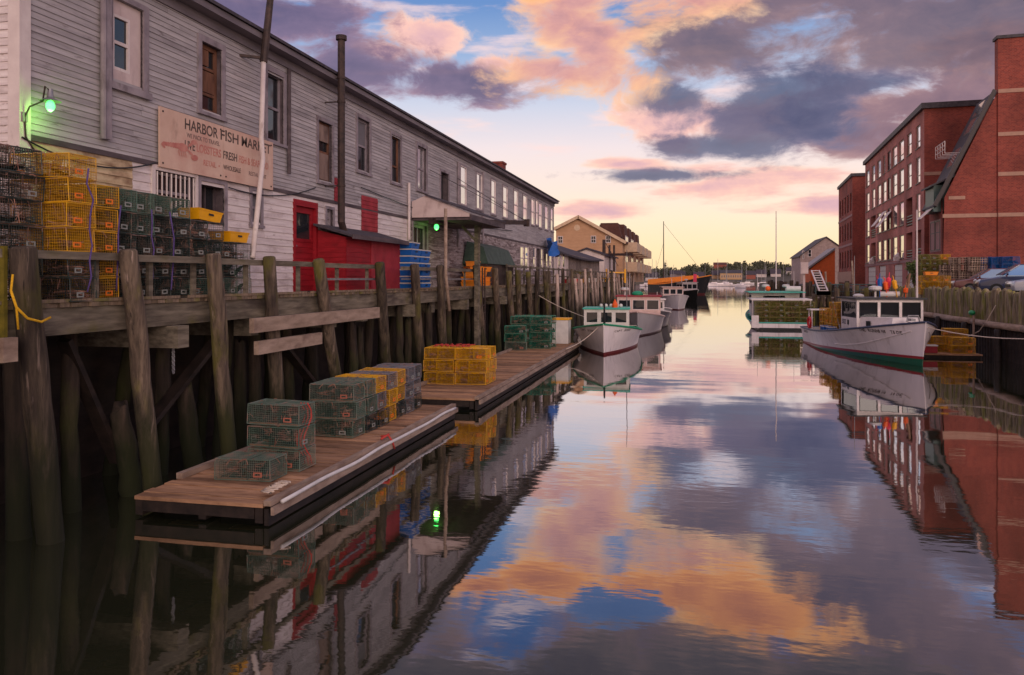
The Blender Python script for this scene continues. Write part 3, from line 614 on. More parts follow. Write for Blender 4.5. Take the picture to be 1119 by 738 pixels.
# downpipes and conduits
for (px, pt, pb_, mt_) in ((113, -20, 152, 'trim'), (316, 72, 190, 'trim_dark'), (447, 200, 262, 'whitewood'), (501, 177, 270, 'trim'), (528, 188, 280, 'trim')):
    y = on_x(px, 150, XB+.08).y; z1 = min(EZ-.22, on_x(px, pt, XB+.08).z); z0 = on_x(px, pb_, XB+.08).z
    mb = MB(); mb.tube([(XB+.08, y, z1), (XB+.08, y, (z0+z1)/2), (XB+.08, y, z0)], .05, 8); mb.build('downpipe', M[mt_], wh)
mb = MB(); fbox(mb, wf, on_x(110, 100, XB).y, on_x(117, 100, XB).y, 5.9, EZ-.21, .02, .1); 
mb.build('corner_strip', M['trim'], wh)

# ------------------------------------------------------------------ painted sign
sy0, sy1 = on_x(174, 150, XB+.08).y, on_x(298, 180, XB+.08).y; sz0, sz1 = 5.62, 6.76
for (pa_, pb2, sag) in (((24, 150), (170, 178), .25), ((250, 205), (345, 205), .2), ((395, 205), (560, 252), .3)):
    A_, B_ = on_x(*pa_, XB+.06), on_x(*pb2, XB+.06); mb = MB(); mb.tube([A_.lerp(B_, k/12)+Vector((0, 0, -sag*4*(k/12)*(1-k/12))) for k in range(13)], .014, 5); mb.build('cable', M['black'], wh)
M['signw'] = mat('faded_cream_signboard', lin(206, 170, 150), lin(222, 188, 168), ns=1.6, rough=.7, stains=((lin(190, 132, 118), (1, 1, 1), 1.1, .6, .12, .7), (lin(150, 116, 104), (1, 1, .3), 3, .68, .06, .6)))
M['ink'] = mat('weathered_black_lettering', lin(58, 48, 46), lin(112, 94, 86), ns=6, rough=.8); M['ink_red'] = mat('faded_red_lettering', lin(184, 108, 98), lin(206, 146, 130), ns=6, rough=.8); M['ink_grey'] = mat('faded_grey_lettering', lin(112, 92, 88), lin(150, 124, 116), ns=6, rough=.8)
sg = thing('painted_sign', 'long faded cream fish market signboard with red lobster on grey clapboard wall', 'sign', (XB+.05, sy0, sz0))
sf = Frame((XB+.06, sy0, sz0), (0, 1, 0), (1, 0, 0)); SL, SH = sy1-sy0, sz1-sz0
mb = MB(); fbox(mb, sf, 0, SL*.5-.004, 0, SH, 0, .03); fbox(mb, sf, SL*.5+.004, SL, 0, SH, 0, .03); mb.build('board', M['signw'], sg)
sa = lambda px: on_x(px, 170, XB+.09).y-sy0
for (s, a, b_, z0, z1, mt_, bo) in (('HARBOR', sa(202), sa(238), .74, .93, 'ink', .012), ('FISH', sa(241), sa(260.5), .74, .93, 'ink', .012), ('MARKET', sa(264), sa(295.5), .74, .93, 'ink', .012),
        ('WE PACK TO TRAVEL', sa(204), sa(240), .61, .69, 'ink_grey', .01), ('LIVE', sa(202), sa(213), .40, .55, 'ink', .012), ('LOBSTERS', sa(215), sa(241.5), .40, .55, 'ink_red', .01),
        ('FRESH', sa(244), sa(259), .40, .55, 'ink', .012), ('FISH & SEAFOOD', sa(261), sa(293), .40, .54, 'ink_red', .01), ('RETAIL  •', sa(222.5), sa(240), .19, .29, 'ink_red', .01), ('WHOLESALE', sa(244), sa(263), .20, .29, 'ink', .01), ('RESTAURANT', sa(272), sa(291), .20, .28, 'ink_grey', .01)):
    text_on(s, sf, a, b_, z0*SH, z1*SH, .031, M[mt_], sg, bold=bo)
lb = MB()                                   # lobster emblem, flat painted shape
def el(ca, cz, ra, rz_, n=14, rot=0):
    p = []
    for i in range(n):
        t_ = 2*math.pi*i/n; x_, z_ = ra*math.cos(t_), rz_*math.sin(t_); p.append(sf(ca+x_*math.cos(rot)-z_*math.sin(rot), cz+x_*math.sin(rot)+z_*math.cos(rot), .0325+len(lb.f)*.0004))
    lb.face(p)
l0 = .08
for i in range(6): el(l0+.1+i*.075, SH*.40+.004*i, .06, .06-.004*(5-i))
el(l0+.62, SH*.41, .17, .085); el(l0+.02, SH*.395, .07, .035, 10, .5); el(l0+.02, SH*.36, .07, .03, 10, -.5)
el(l0+.86, SH*.49, .09, .03, 10, .5); el(l0+.98, SH*.55, .1, .05, 12, .2); el(l0+.86, SH*.35, .1, .03, 10, -.4); el(l0+1.0, SH*.28, .12, .06, 12, .1)
for i in range(4): el(l0+.5+i*.07, SH*.30, .012, .07, 6, .3)
lb.build('lobster_emblem', M['ink_red'], sg)
bl = MB()
for a in (.09, SL*.5-.1, SL*.5+.1, SL-.1):
    for z in (.08, SH-.08): bl.ball(sf(a, z, .034), .02, 8)
bl.build('bolt', M['darkmetal'], sg)

# ------------------------------------------------------------------ wall lamp, lit green
em, nt, b = newmat('lit_green_bulb'); b.inputs['Emission Color'].default_value = (.06, 1, .14, 1); b.inputs['Emission Strength'].default_value = 3.2; b.inputs['Base Color'].default_value = (.3, .9, .4, 1)
lp = on_x(55, 116, XB+.35); lw_ = on_x(27, 128, XB+.06)
wl = thing('wall_lamp', 'small gooseneck wall lamp glowing green at the near corner of the warehouse', 'wall lamp', tuple(lw_))
mb = MB(); c0 = Vector(lw_)
mb.tube([c0+Vector((0, .25, -.55)), c0+Vector((0, .02, -.3)), c0, c0+Vector((.06, .03, .16)), c0+Vector((.18, .15, .26)), Vector((lp.x, lp.y-.1, lp.z+.28)), Vector((lp.x, lp.y, lp.z+.22)), Vector((lp.x, lp.y, lp.z+.12))], .014, 7); mb.build('arm', M['darkmetal'], wl)
mb = MB(); mb.tube([lp+Vector((0, 0, .26)), lp+Vector((0, 0, .14)), lp+Vector((0, 0, .12)), lp+Vector((0, 0, .07))], [.035, .045, .06, .155], 16, False); mb.build('shade', M['steel'], wl, smooth=True)
mb = MB(); mb.ball(lp+Vector((0, 0, .0)), .065, 14, (1, 1, 1.35)); mb.build('bulb', em, wl, smooth=True)
mb = MB(); mb.box(c0+Vector((-.02, 0, 0)), (.06, .1, .14)); mb.build('mount', M['trim'], wl)
ld = bpy.data.lights.new('lamp_light', 'POINT'); lo_ = bpy.data.objects.new('lamp_light', ld); COL.objects.link(lo_); ld.energy = 7; ld.color = (.35, 1, .15); ld.shadow_soft_size = .07; lo_.location = lp+Vector((.0, 0, -.12))

# ------------------------------------------------------------------ leaning vent pole and stovepipe
a, b_, c_ = on_x(298, -25, XB+.5), on_x(288, 68, XB+.42), on_x(285.5, 150, XB+.4); e_ = on_x(276, 282, -8.75)
vp = thing('flag_pole', 'tall bent white pole leaning against warehouse beside the fish market sign', 'pole', (e_.x, e_.y, DZ))
mb = MB(); mb.tube([e_, c_+Vector((.05, -.02, -.5)), c_, b_], [.055, .055, .055, .055], 10); mb.build('white_pole', M['whitewood'], vp, smooth=True)
mb = MB(); mb.tube([b_, b_.lerp(a, .5), a], [.085, .08, .07], 10); mb.beam(b_+Vector((-.5, -.35, .1)), b_+Vector((0, .05, .1)), .06, .06); mb.build('bracket_pole', M['darkmetal'], vp, smooth=False)

# ------------------------------------------------------------------ red lean-to shed
s0, s1, s2 = on_x(346, 290, -9.0), on_x(379, 290, -8.95), on_x(437, 290, -8.95)
XS = -9.05; ya, yb = on_x(378, 290, XS).y, on_x(437, 290, XS).y; zf = on_x(378, 259, XS).z; zfb = zf-.02; zbk = zf+.2
rd = thing('lean_to_shed', 'bright red clapboard lean-to shed with dark sloping roof against the warehouse', 'shed', (XS, ya, DZ))
f1 = Frame((XS, ya, DZ), (0, 1, 0), (1, 0, 0)); f2 = Frame((XB+.03, ya, DZ), (1, 0, 0), (0, -1, 0)); Ls = yb-ya; half = Ls*.42
mb = MB(); siding(mb, f1, .01, half, .02, zf-DZ, [], .13, .016, rs_); fbox(mb, f1, 0, half, 0, zf-DZ, -.06, -.006); mb.build('front_wall', M['red'], rd)
mb = MB(); fbox(mb, f1, half+.01, Ls, .02, zf-DZ-.01, -.06, .012); fbox(mb, f1, half-.03, half+.05, .02, zf-DZ, .013, .03); mb.build('front_panel', M['redply'], rd)
mb = MB(); W_ = XS-XB-.04; siding(mb, f2, 0, W_, .02, zf-DZ-.02, [], .13, .016, rs_); mb.prism([f2(0, .02, -.05), f2(W_, .02, -.05), f2(W_, zf-DZ, -.05), f2(0, zbk-DZ, -.05)], Vector((0, -.04, 0)))
mb.build('side_wall', M['red'], rd)
mb = MB(); mb.span(XB+.05, XS-.06, yb-.06, yb, DZ, zf); mb.build('end_wall', M['redply'], rd)
mb = MB(); q = [(XB+.03, ya-.25, zbk+.1), (XB+.03, yb+.15, zbk+.1), (XS+.3, yb+.15, zf-.02), (XS+.3, ya-.25, zf-.02)]; mb.hexa(q+[(x_, y_, z_+.06) for x_, y_, z_ in q]); mb.build('roof', M['roof'], rd)
mb = MB(); mb.beam((XS+.31, ya-.25, zf+.0), (XS+.31, yb+.15, zf+.0), .03, .12); mb.build('fascia', M['trim_dark'], rd)
sp0 = on_x(373, 243, XB+.5); sp1 = on_x(375, 43, XB+.5)
st = thing('stovepipe', 'tall thin dark metal stovepipe rising past the warehouse eave behind red shed', 'stovepipe', (XB+.5, sp0.y, sp0.z))
mb = MB(); mb.tube([sp0+Vector((0, .25, -.35)), sp0, (XB+.5, sp0.y, sp1.z)], .1, 12); mb.build('pipe', M['darkmetal'], st, smooth=False)
mb = MB(); mb.tube([(XB+.5, sp0.y, sp1.z-.06), (XB+.5, sp0.y, sp1.z+.06)], .15, 12); mb.build('cap', M['darkmetal'], st)
for z in (EZ-.6, EZ+.05, sp0.z+1.0): mb = MB(); mb.tube([(XB+.5, sp0.y, z-.03), (XB+.5, sp0.y, z+.03)], .115, 12); mb.beam((XB, sp0.y, z), (XB+.42, sp0.y, z), .03, .03); mb.build('bracket', M['darkmetal'], st)

# ------------------------------------------------------------------ loading canopy
yc0 = on_x(449, 235, XB).y; yc1 = yc0+5.2; zt = on_x(449, 238, XB).z
XC = -7.7
lc = thing('loading_canopy', 'flat loading canopy with pale pink gable end beside the red shed', 'canopy', (XB, yc0, zt))
zp = zt+.78
mb = MB(); mb.prism([(XB+.04, yc0, zt), (XC, yc0, zt), (XC, yc0, zt+.12), (XB+.55, yc0, zp), (XB+.04, yc0, zp-.2)], (0, .08, 0)); mb.build('gable_end', M['pinkpanel'], lc)
mb = MB(); mb.hexa([(XB+.55, yc0-.1, zp+.003), (XC+.1, yc0-.1, zt+.123), (XC+.1, yc1, zt+.123), (XB+.55, yc1, zp+.003), (XB+.55, yc0-.1, zp+.06), (XC+.1, yc0-.1, zt+.18), (XC+.1, yc1, zt+.18), (XB+.55, yc1, zp+.06)]); mb.build('roof', M['roof'], lc)
mb = MB(); mb.span(XB+.04, XC-.01, yc0+.09, yc1, zt-.1, zt); mb.beam((XC+.02, yc0, zt-.02), (XC+.02, yc1, zt-.02), .08, .2); mb.build('ceiling', M['trim_dark'], lc)
for i in range(4):
    mb = MB(); y = yc0+.2+i*1.5; mb.tube([(XC-.3, y, zt+.28), (XC-.26, y, zt+.28)], .03, 8)
    if i < 2: mb.build('knob', M['darkmetal'], lc)
hp = on_z(521, 300, DZ-.02); hpx = -8.3
hy = on_x(521, 300, hpx).y
mb = MB(); mb.beam((hpx, hy, .2), (hpx, hy, zt-.1), .16, .16); mb.beam((hpx, hy, zt-.75), (hpx, hy+.6, zt-.12), .09, .09); mb.beam((hpx, hy, zt-.75), (hpx-.6, hy, zt-.12), .09, .09); mb.beam((hpx+.02, hy+.3, .2), (hpx+.02, hy+.22, zt-.1), .09, .09); mb.build('post', M['timber'], lc)
bz = on_x(575, 243.5, -7.9); 
hb = thing('hoist_beam', 'long rusty hoist beam sticking out over the wharf from the canopy', 'beam', (XC, yc0, zt))
mb = MB(); pA = on_x(497, 243.5, -8.5); mb.beam(pA+Vector((-.6, -1, .0)), bz, .14, .2); mb.build('beam', M['darkmetal'], hb)
mb = MB(); mb.box(bz+Vector((0, .1, 0)), (.26, .22, .34)); mb.build('end_block', M['darkmetal'], hb)
mb = MB(); mb.tube([bz+Vector((-.05, -.2, .1)), on_x(500, 195, XB+.1)], .012, 5); mb.tube([bz+Vector((0, 0, .1)), on_x(470, 186, XB+.1)], .012, 5); mb.build('guy_wire', M['black'], hb)
cl = on_x(477, 250, -9.3); cl.z = zt-.28
lm_ = thing('canopy_lamp', 'small green glowing lamp hanging under the loading canopy', 'lamp', tuple(cl))
mb = MB(); mb.ball(cl, .09, 12, (1, 1, 1.2)); mb.build('bulb', em, lm_, smooth=True); mb = MB(); mb.tube([cl+Vector((0, 0, .1)), cl+Vector((0, 0, .18))], [.1, .04], 10); mb.build('shade', M['steel'], lm_)
l2 = bpy.data.lights.new('canopy_lamp_light', 'POINT'); l2o = bpy.data.objects.new('canopy_lamp_light', l2); COL.objects.link(l2o); l2.energy = 6; l2.color = (.4, 1, .15); l2.shadow_soft_size = .1; l2o.location = cl+Vector((0, 0, -.2))
# leaning pole in front of the canopy
a, b_ = on_x(491, 340, -8.05), on_x(487, 228, -8.1)
lpole = MB(); lpole.tube([a, on_x(487, 300, -8.1), b_], [.055, .06, .06], 8); tag(lpole.build('mooring_pole', M['pale_timber'], None, smooth=True), 'pale bent pole standing in front of the loading canopy', 'pole')

# ------------------------------------------------------------------ wharf
XE = -8.55
wf_ = thing('wharf', 'timber wharf deck on pilings running along the left warehouse', 'wharf', (XE, 0, DZ))
mb = MB(); y = 3.0; rw = random.Random(8)
while y < 120:
    wd = .19 if y < 60 else .4; mb.span(-10.62+rw.uniform(0, .02), XE+rw.uniform(0, .06), y, y+wd-.012, DZ-.06, DZ+rw.uniform(-.004, .006)); y += wd
mb.build('deck', M['deckwood'], wf_)
mb = MB(); y = 3.0
while y < 118: mb.span(XE-.16, XE-.005, y, y+5.96, DZ-.44, DZ-.065); y += 6
mb.build('stringer', M['timber'], wf_)
mb = MB(); y = 3.2
while y < 118: mb.span(XE-.02, XE+.05, y, y+4.3, DZ+.008, DZ+.055); y += 4.6
mb.build('curb', M['deckwood'], wf_)
for i, y in enumerate([6.2, 9.3, 12.0, 14.9, 17.8, 20.6, 23.6, 26.5, 29.5, 32.5]+[36+4*k for k in range(20)]):
    mb = MB(); mb.span(-10.6, XE+.18 if i % 2 == 0 else XE-.2, y-.15, y+.15, DZ-.82, DZ-.45); mb.build('cross_beam', M['timber'], wf_)
mb = MB(); mb.span(-10.62, -10.5, 0, 120, -.4, DZ-.1); mb.build('back_bulkhead', M['wet'], wf_)
# beams bolted along the outer pilings
for (p0, p1, X_, h_) in (((275, 357), (413, 341), -8.2, .28), ((280, 379), (350, 371), -8.22, .26), ((0, 383), (16, 382), -8.25, .3)):
    A_, B_ = on_x(*p0, X_), on_x(*p1, X_); z_ = (A_.z+B_.z)/2; mb = MB(); mb.beam((X_, A_.y, z_), (X_, B_.y, z_), .1, h_); tag(mb.build('fender_beam', M['pale_timber']), {275: 'long upper horizontal beam bolted across the third to sixth pilings', 280: 'short lower horizontal beam across the fourth and fifth pilings', 0: 'short horizontal beam beside the nearest piling'}[p0[0]], 'beam')
# railing
for (pa, pb_, lab) in ((0, 137, 'weathered wooden rail between the two nearest pilings'), (140, 236, 'weathered wooden rail in front of the dark trap stacks'), (236, 352, 'weathered wooden rail in front of the white siding'), (352, 418, 'weathered wooden rail in front of the red shed'), (440, 520, 'wooden rail near the canopy post')):
    ya_, yb_ = on_x(pa, 285, -8.52).y, on_x(pb_, 288, -8.52).y
    t_ = thing('railing', lab, 'railing', (-8.52, ya_, DZ), 0, 'railing sections along the wharf')
    mb = MB(); mb.beam((-8.54, ya_, DZ+.66), (-8.54, yb_, DZ+.67), .1, .11); mb.build('top_rail', M['timber'], t_)
    if pa >= 352: mb = MB(); mb.beam((-8.54, ya_, DZ+.33), (-8.54, yb_, DZ+.33), .05, .05); mb.build('mid_rail', M['steel'], t_)
    n_ = max(2, int((yb_-ya_)/2.6))
    for k in range(n_):
        y_ = ya_+(k+.55)*(yb_-ya_)/n_; mb = MB(); mb.span(-8.66, -8.6, y_-.05, y_+.05, DZ+.01, DZ+.66); mb.build('rail_post', M['timber'], t_)
po = MB(); pq = on_x(4, 310, -8.5); po.beam((-8.5, pq.y, DZ-.55), (-8.5, pq.y, DZ+.75), .06, .06); tag(po.build('rail_post', mat('mossy_post', lin(84, 76, 22), lin(124, 108, 34), ns=6, rough=.9)), 'mossy yellow green post at the far left edge of wharf', 'post')
# far railing sections
y_ = 37.0; k = 0
while y_ < 112:
    t_ = thing('railing', 'weathered wooden rail section on the far part of the wharf', 'railing', (-8.6, y_, DZ), 0, 'railing sections along the wharf')
    mb = MB(); mb.beam((-8.6, y_, DZ+.95), (-8.6, y_+5, DZ+.95), .09, .1); mb.beam((-8.6, y_, DZ+.5), (-8.6, y_+5, DZ+.5), .06, .09); mb.build('rail', M['timber'], t_)
    for q in range(3): mb = MB(); mb.span(-8.72, -8.65, y_+.4+q*2-.05, y_+.4+q*2+.05, DZ, DZ+1.05); mb.build('rail_post', M['timber'], t_)
    y_ += 5.6

# ------------------------------------------------------------------ pilings of the wharf front
XP = -8.36
front = [((25, 272), 60, 45), ((140, 275), 178, 140), ((233, 279), 253, 240), ((294, 282), 312, 300), ((348, 285), 378, 0), ((415, 288), 430, 0), ((453, 290), 462, 0), ((481, 291), 489, 0), ((520, 291), 531, 0),
         ((541, 294), 548, 0), ((556, 297), 561, 0), ((566, 296), 571, 0), ((577, 298), 583, 0), ((587, 297), 588, 0), ((596, 297), 600, 0)]
nth = ['nearest piling, thick and mossy with yellow rope', 'second piling from the left, leaning, in front of dark traps', 'third piling from the left, near the last dark trap stack', 'fourth piling from left, in front of the white siding', 'fifth piling from left, before the red door', 'sixth piling from left, before the red shed',
       'seventh piling from left, at the corner of red shed', 'eighth piling from left, beside the blue crates', 'dark piling under the canopy post', 'slim piling right of the orange baskets']
for i, ((px, py), bx, _) in enumerate(front):
    t_ = on_x(px, py, XP); bb = on_x(bx, 480, XP)
    lab = 'weathered '+nth[i] if i < len(nth) else 'weathered piling in the row before the far end of the warehouse'
    rad = (.18, .155) if i == 0 else (.155, .135)
    piling((XP-.1*(i % 2), bb.y, -.6), t_, rad[0], rad[1], M['pile'], lab, 'pilings along the wharf front')
y_ = on_x(603, 300, XP).y; k = 0
while y_ < 118:
    tall = rp.random()
    piling((XP+rp.uniform(-.15, .25), y_+rp.uniform(-.3, .3), -.6), (XP+rp.uniform(-.4, .15), y_+rp.uniform(-.6, .4), DZ+(.25+1.05*tall)), .15, .11, M['pile_pale' if rp.random() < .65 else 'pile'], 'weathered piling in the dense far row of the wharf', 'pilings along the wharf front')
    y_ += rp.uniform(1.2, 2.7)
# inner rows and rotten stubs below the deck
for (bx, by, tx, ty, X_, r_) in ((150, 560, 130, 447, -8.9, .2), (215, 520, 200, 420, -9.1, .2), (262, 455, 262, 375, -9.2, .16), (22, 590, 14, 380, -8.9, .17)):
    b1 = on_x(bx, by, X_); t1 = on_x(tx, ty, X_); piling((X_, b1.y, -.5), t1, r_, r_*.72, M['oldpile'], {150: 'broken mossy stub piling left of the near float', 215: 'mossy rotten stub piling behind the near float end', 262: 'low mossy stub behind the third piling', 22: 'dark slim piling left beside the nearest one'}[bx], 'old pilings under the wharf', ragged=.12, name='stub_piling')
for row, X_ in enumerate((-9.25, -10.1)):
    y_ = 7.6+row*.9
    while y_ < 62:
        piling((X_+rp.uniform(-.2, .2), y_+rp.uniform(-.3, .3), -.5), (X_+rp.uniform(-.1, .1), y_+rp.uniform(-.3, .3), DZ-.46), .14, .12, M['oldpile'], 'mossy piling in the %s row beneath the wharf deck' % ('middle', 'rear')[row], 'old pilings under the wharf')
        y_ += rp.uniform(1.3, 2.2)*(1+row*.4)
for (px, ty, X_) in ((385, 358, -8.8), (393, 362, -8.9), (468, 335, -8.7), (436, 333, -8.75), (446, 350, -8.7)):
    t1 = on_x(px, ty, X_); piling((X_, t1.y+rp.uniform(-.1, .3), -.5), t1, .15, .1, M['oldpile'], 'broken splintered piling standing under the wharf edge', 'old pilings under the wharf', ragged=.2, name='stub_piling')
for (pa_, pb2, X_) in (((150, 480), (236, 372), -9.0), ((70, 372), (128, 505), -9.1), ((305, 372), (352, 432), -9.0)):
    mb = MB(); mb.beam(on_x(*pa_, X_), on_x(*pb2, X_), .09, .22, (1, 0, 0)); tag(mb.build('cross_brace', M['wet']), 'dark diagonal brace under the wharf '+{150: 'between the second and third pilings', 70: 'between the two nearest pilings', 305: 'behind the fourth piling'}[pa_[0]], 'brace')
# rope on the nearest piling, chain under deck
mb = MB(); t0 = on_x(18, 300, -8.15)
mb.tube([on_x(12, 318, -8.18), on_x(18, 336, -8.12), on_x(30, 348, -8.12), on_x(45, 352, -8.12), on_x(55, 347, -8.16)], .016, 6); mb.tube([on_x(14, 300, -8.16), on_x(12, 318, -8.18), on_x(18, 336, -8.14), on_x(20, 360, -8.16)], .014, 6)
tag(mb.build('mooring_rope', M['rope_y'], None, smooth=True), 'yellow rope looped round the nearest mossy piling', 'rope')
mb = MB(); c0 = on_x(189, 350, -8.62); c1 = on_x(189.5, 408, -8.62)
for i in range(24):
    p = c0.lerp(c1, (i+.5)/24); e = (c1-c0).length/24*.62; q = Vector((0, .022, 0)) if i % 2 else Vector((.022, 0, 0))
    mb.tube([p+Vector((0, 0, e))+q*.4, p+q, p-Vector((0, 0, e))+q*.4, p-Vector((0, 0, e))-q*.4, p-q, p+Vector((0, 0, e))-q*.4, p+Vector((0, 0, e))+q*.4], .013, 5, False)
tag(mb.build('chain', M['steel']), 'pale chain hanging below the deck right of second piling', 'chain')

# ------------------------------------------------------------------ traps stacked on the wharf deck
G = 'lobster traps stacked on the wharf'
def yx(px, X): return on_x(px, 280, X).y
xc = -9.3; z = DZ+.01
stack(['dark']*6, -9.25, 8.25, z, R(90), 'the far left dark stack at the photo edge', G)
stack(['dark']*6, -9.10, 9.02, z, R(90)*1.0, 'the dark stack left of the tall yellow stack', G)
stack(['dark', 'dark', 'yellow', 'yellow', 'yellow', 'yellow'], -8.98, 9.86, z, 0, 'the tall stack with four yellow on top', G)
stack(['yellow']*5, -9.22, 10.62, z, 0, 'the all-yellow five-trap stack on the wharf', G)
cols = [(136, ['dark']*4+['moss']), (156, ['dark', 'dark', 'dark', 'moss', 'moss']), (176, ['dark']*4+['moss']), (197, ['dark']*4+['moss']), (217, ['moss', 'dark', 'dark', 'dark']), (235, ['dark', 'moss', 'dark', 'dark']), (251, ['moss', 'dark', 'dark']), (266, ['moss', 'moss', 'dark'])]
nm = ['first dark stack right of the yellow ones', 'second dark stack right of the yellow ones', 'dark stack below the barred window', 'dark stack right of the barred window', 'middle dark stack below the sign', 'dark stack carrying a yellow tray', 'stack just left of the low yellow tray', 'last stack of the wharf row, before the pole']
for (px, ks), n_ in zip(cols, nm):
    stack(ks, -9.27, yx(px, -8.8), z, 0, 'the '+n_, G)
def make_tray(mt, lipm=None):
    t_ = thing('fish_tray', '', 'tray'); a, b_, h = .36, .24, .2; o = MB()
    def ringf(z0, z1, k0, k1, th):
        for (x0, y0, x1, y1) in ((-a, -b_, a, -b_), (a, -b_, a, b_), (a, b_, -a, b_), (-a, b_, -a, -b_)):
            P = [Vector((x0*k0, y0*k0, z0)), Vector((x1*k0, y1*k0, z0)), Vector((x1*k1, y1*k1, z1)), Vector((x0*k1, y0*k1, z1))]; o.hexa(P+[Vector((p.x*(1-th), p.y*(1-th), p.z)) for p in P])
    ringf(0, h, .88, 1, .06); o.box((0, 0, .012), (a*1.7, b_*1.7, .02)); o.build('body', mt, t_, local=True)
    o = MB(); ringf(h-.03, h+.005, 1.0, 1.04, .05); o.build('lip', lipm or mt, t_, local=True)
    o = MB(); o.box((0, -b_*.99-.006, h*.6), (.14, .012, .035)); o.box((0, b_*.99+.006, h*.6), (.14, .012, .035)); o.box((a*.99+.006, 0, h*.6), (.012, .12, .035)); o.build('hand_slot', M['black'], t_, local=True)
    return t_
M['pl_yellow'] = plain('yellow_plastic', lin(244, 170, 10), .45); M['pl_blue'] = plain('blue_plastic', lin(10, 92, 170), .45); M['pl_orange'] = plain('orange_plastic', lin(240, 140, 40), .5); M['pl_white'] = plain('white_plastic', lin(214, 206, 200), .5); M['pl_red'] = plain('red_plastic', lin(206, 30, 34), .5)
tY = make_tray(M['pl_yellow'])
place(tY, (-9.1, yx(234, -8.8), z+4*.35+.012), R(88), ry=R(4)); tag(tY, 'yellow plastic tray on top of the dark wharf traps', 'tray', 'yellow trays on the traps')
t2 = copy_tree(tY); place(t2, (-9.12, yx(266, -8.8), z+3*.35+.012), R(92)); tag(t2, 'yellow plastic tray on the last low trap stack', 'tray', 'yellow trays on the traps')
# purple bridle ropes hanging down the stacks
for j, px in enumerate((97, 128, 166, 187)):
    X_ = -8.66 if j > 0 else -8.42; mb = MB(); y_ = yx(px, X_); pts = [(X_+rw.uniform(0, .04), y_+rw.uniform(-.05, .05), DZ+.15+k*.22) for k in range(9 if j == 0 else 7)]; mb.tube(pts, .013, 5)
    tag(mb.build('hanging_rope', M['rope_p'], None, smooth=True), 'purple rope hanging down '+('the tall yellow stack', 'the five-trap yellow stack', 'the dark stack by the barred window', 'the dark stack right of barred window')[j], 'rope')

# ------------------------------------------------------------------ clutter by the shed and canopy
cb = make_tray(M['pl_blue'], M['pl_white']); k = 0
for (px, X_, n_, nmz) in ((445, -8.95, 7, 'nearer'), (456, -8.95, 6, 'farther')):
    for i in range(n_):
        o = cb if k == 0 else copy_tree(cb); k += 1
        place(o, (X_+rw.uniform(-.03, .03), yx(px, X_), DZ+.01+i*.215), R(90)+rw.uniform(-.06, .06)); o.scale = (1.25, 1.3, 1)
        tag(o, f'blue fish tray, {tier(i, n_)} the {nmz} blue stack beside the red shed', 'tray', 'blue fish trays beside the red shed')
bk = make_tray(M['pl_orange']); k = 0
for (px, X_, z_, rz_) in ((513, -9.1, 0, .1), (513, -9.1, .21, .1), (513, -9.1, .42, .3), (521, -9.1, 0, 0), (521, -9.1, .21, .1), (521, -9.1, .42, -.2), (529, -9.0, .0, .2), (529, -9.0, .21, .2), (517, -9.05, .64, .6), (525, -9.0, .64, -.4), (517, -9.05, .86, .2)):
    o = bk if k == 0 else copy_tree(bk); place(o, (X_, yx(px, X_), DZ+.01+z_), R(90)+rz_); o.scale = (1.2, 1.2, 1)
    tag(o, ('orange fish basket in the jumbled pile by the canopy post', 'topmost orange fish basket of the jumbled pile')[k == 10], 'basket', 'orange baskets by the canopy post'); k += 1
dm = thing('covered_bin', 'large dark green tarpaulin covered bin on the wharf beyond the orange baskets', 'bin', (-9.2, yx(545, -9.2), DZ))
M['tarp_g'] = mat('dark_green_tarpaulin', lin(44, 60, 52), lin(72, 88, 76), ns=3, rough=.6, bump=.3)
y0_, y1_ = yx(533, -8.75), yx(562, -8.75)
mb = MB(); mb.span(-9.8, -8.8, y0_, y1_, DZ+.01, DZ+1.0); mb.build('body', M['darkmetal'], dm)
mb = MB(); mb.hexa([(-9.85, y0_-.1, DZ+1.003), (-8.7, y0_-.1, DZ+1.003), (-8.7, y1_+.1, DZ+1.003), (-9.85, y1_+.1, DZ+1.003), (-9.75, y0_+.2, DZ+2.0), (-9.0, y0_+.2, DZ+1.75), (-9.0, y1_-.2, DZ+1.75), (-9.75, y1_-.2, DZ+2.0)]); mb.build('cover', M['tarp_g'], dm)
tpz = on_x(600, 271, XB+.4); mb = MB(); vs = []; 
for i in range(7):
    for j in range(6): vs.append((tpz.x+.3*math.sin(i*1.3+j)+.1*j, tpz.y-1.3+i*.5, tpz.z+.55-j*.22+.12*math.sin(i*2.1+j*.7)))
mb.add(vs, [(i*6+j, i*6+j+1, (i+1)*6+j+1, (i+1)*6+j) for i in range(6) for j in range(5)]); tag(mb.build('blue_tarp', M['pl_blue'], None, smooth=True), 'crumpled blue tarpaulin hanging at the far end of the warehouse', 'tarpaulin')
lt = thing('ladder', 'dark ladder hanging off the wharf edge beside the baskets', 'ladder', (-8.4, yx(529, -8.4), DZ)); yl = yx(529, -8.4)
mb = MB(); mb.tube([(-8.42, yl-.2, .3), (-8.42, yl-.2, DZ+.8)], .03, 6); mb.tube([(-8.42, yl+.2, .3), (-8.42, yl+.2, DZ+.8)], .03, 6); mb.build('side_rail', M['darkmetal'], lt)
mb = MB()
for i in range(9): mb = MB(); mb.tube([(-8.42, yl-.2, .5+i*.32), (-8.42, yl+.2, .5+i*.32)], .018, 6); mb.build('rung', M['darkmetal'], lt)

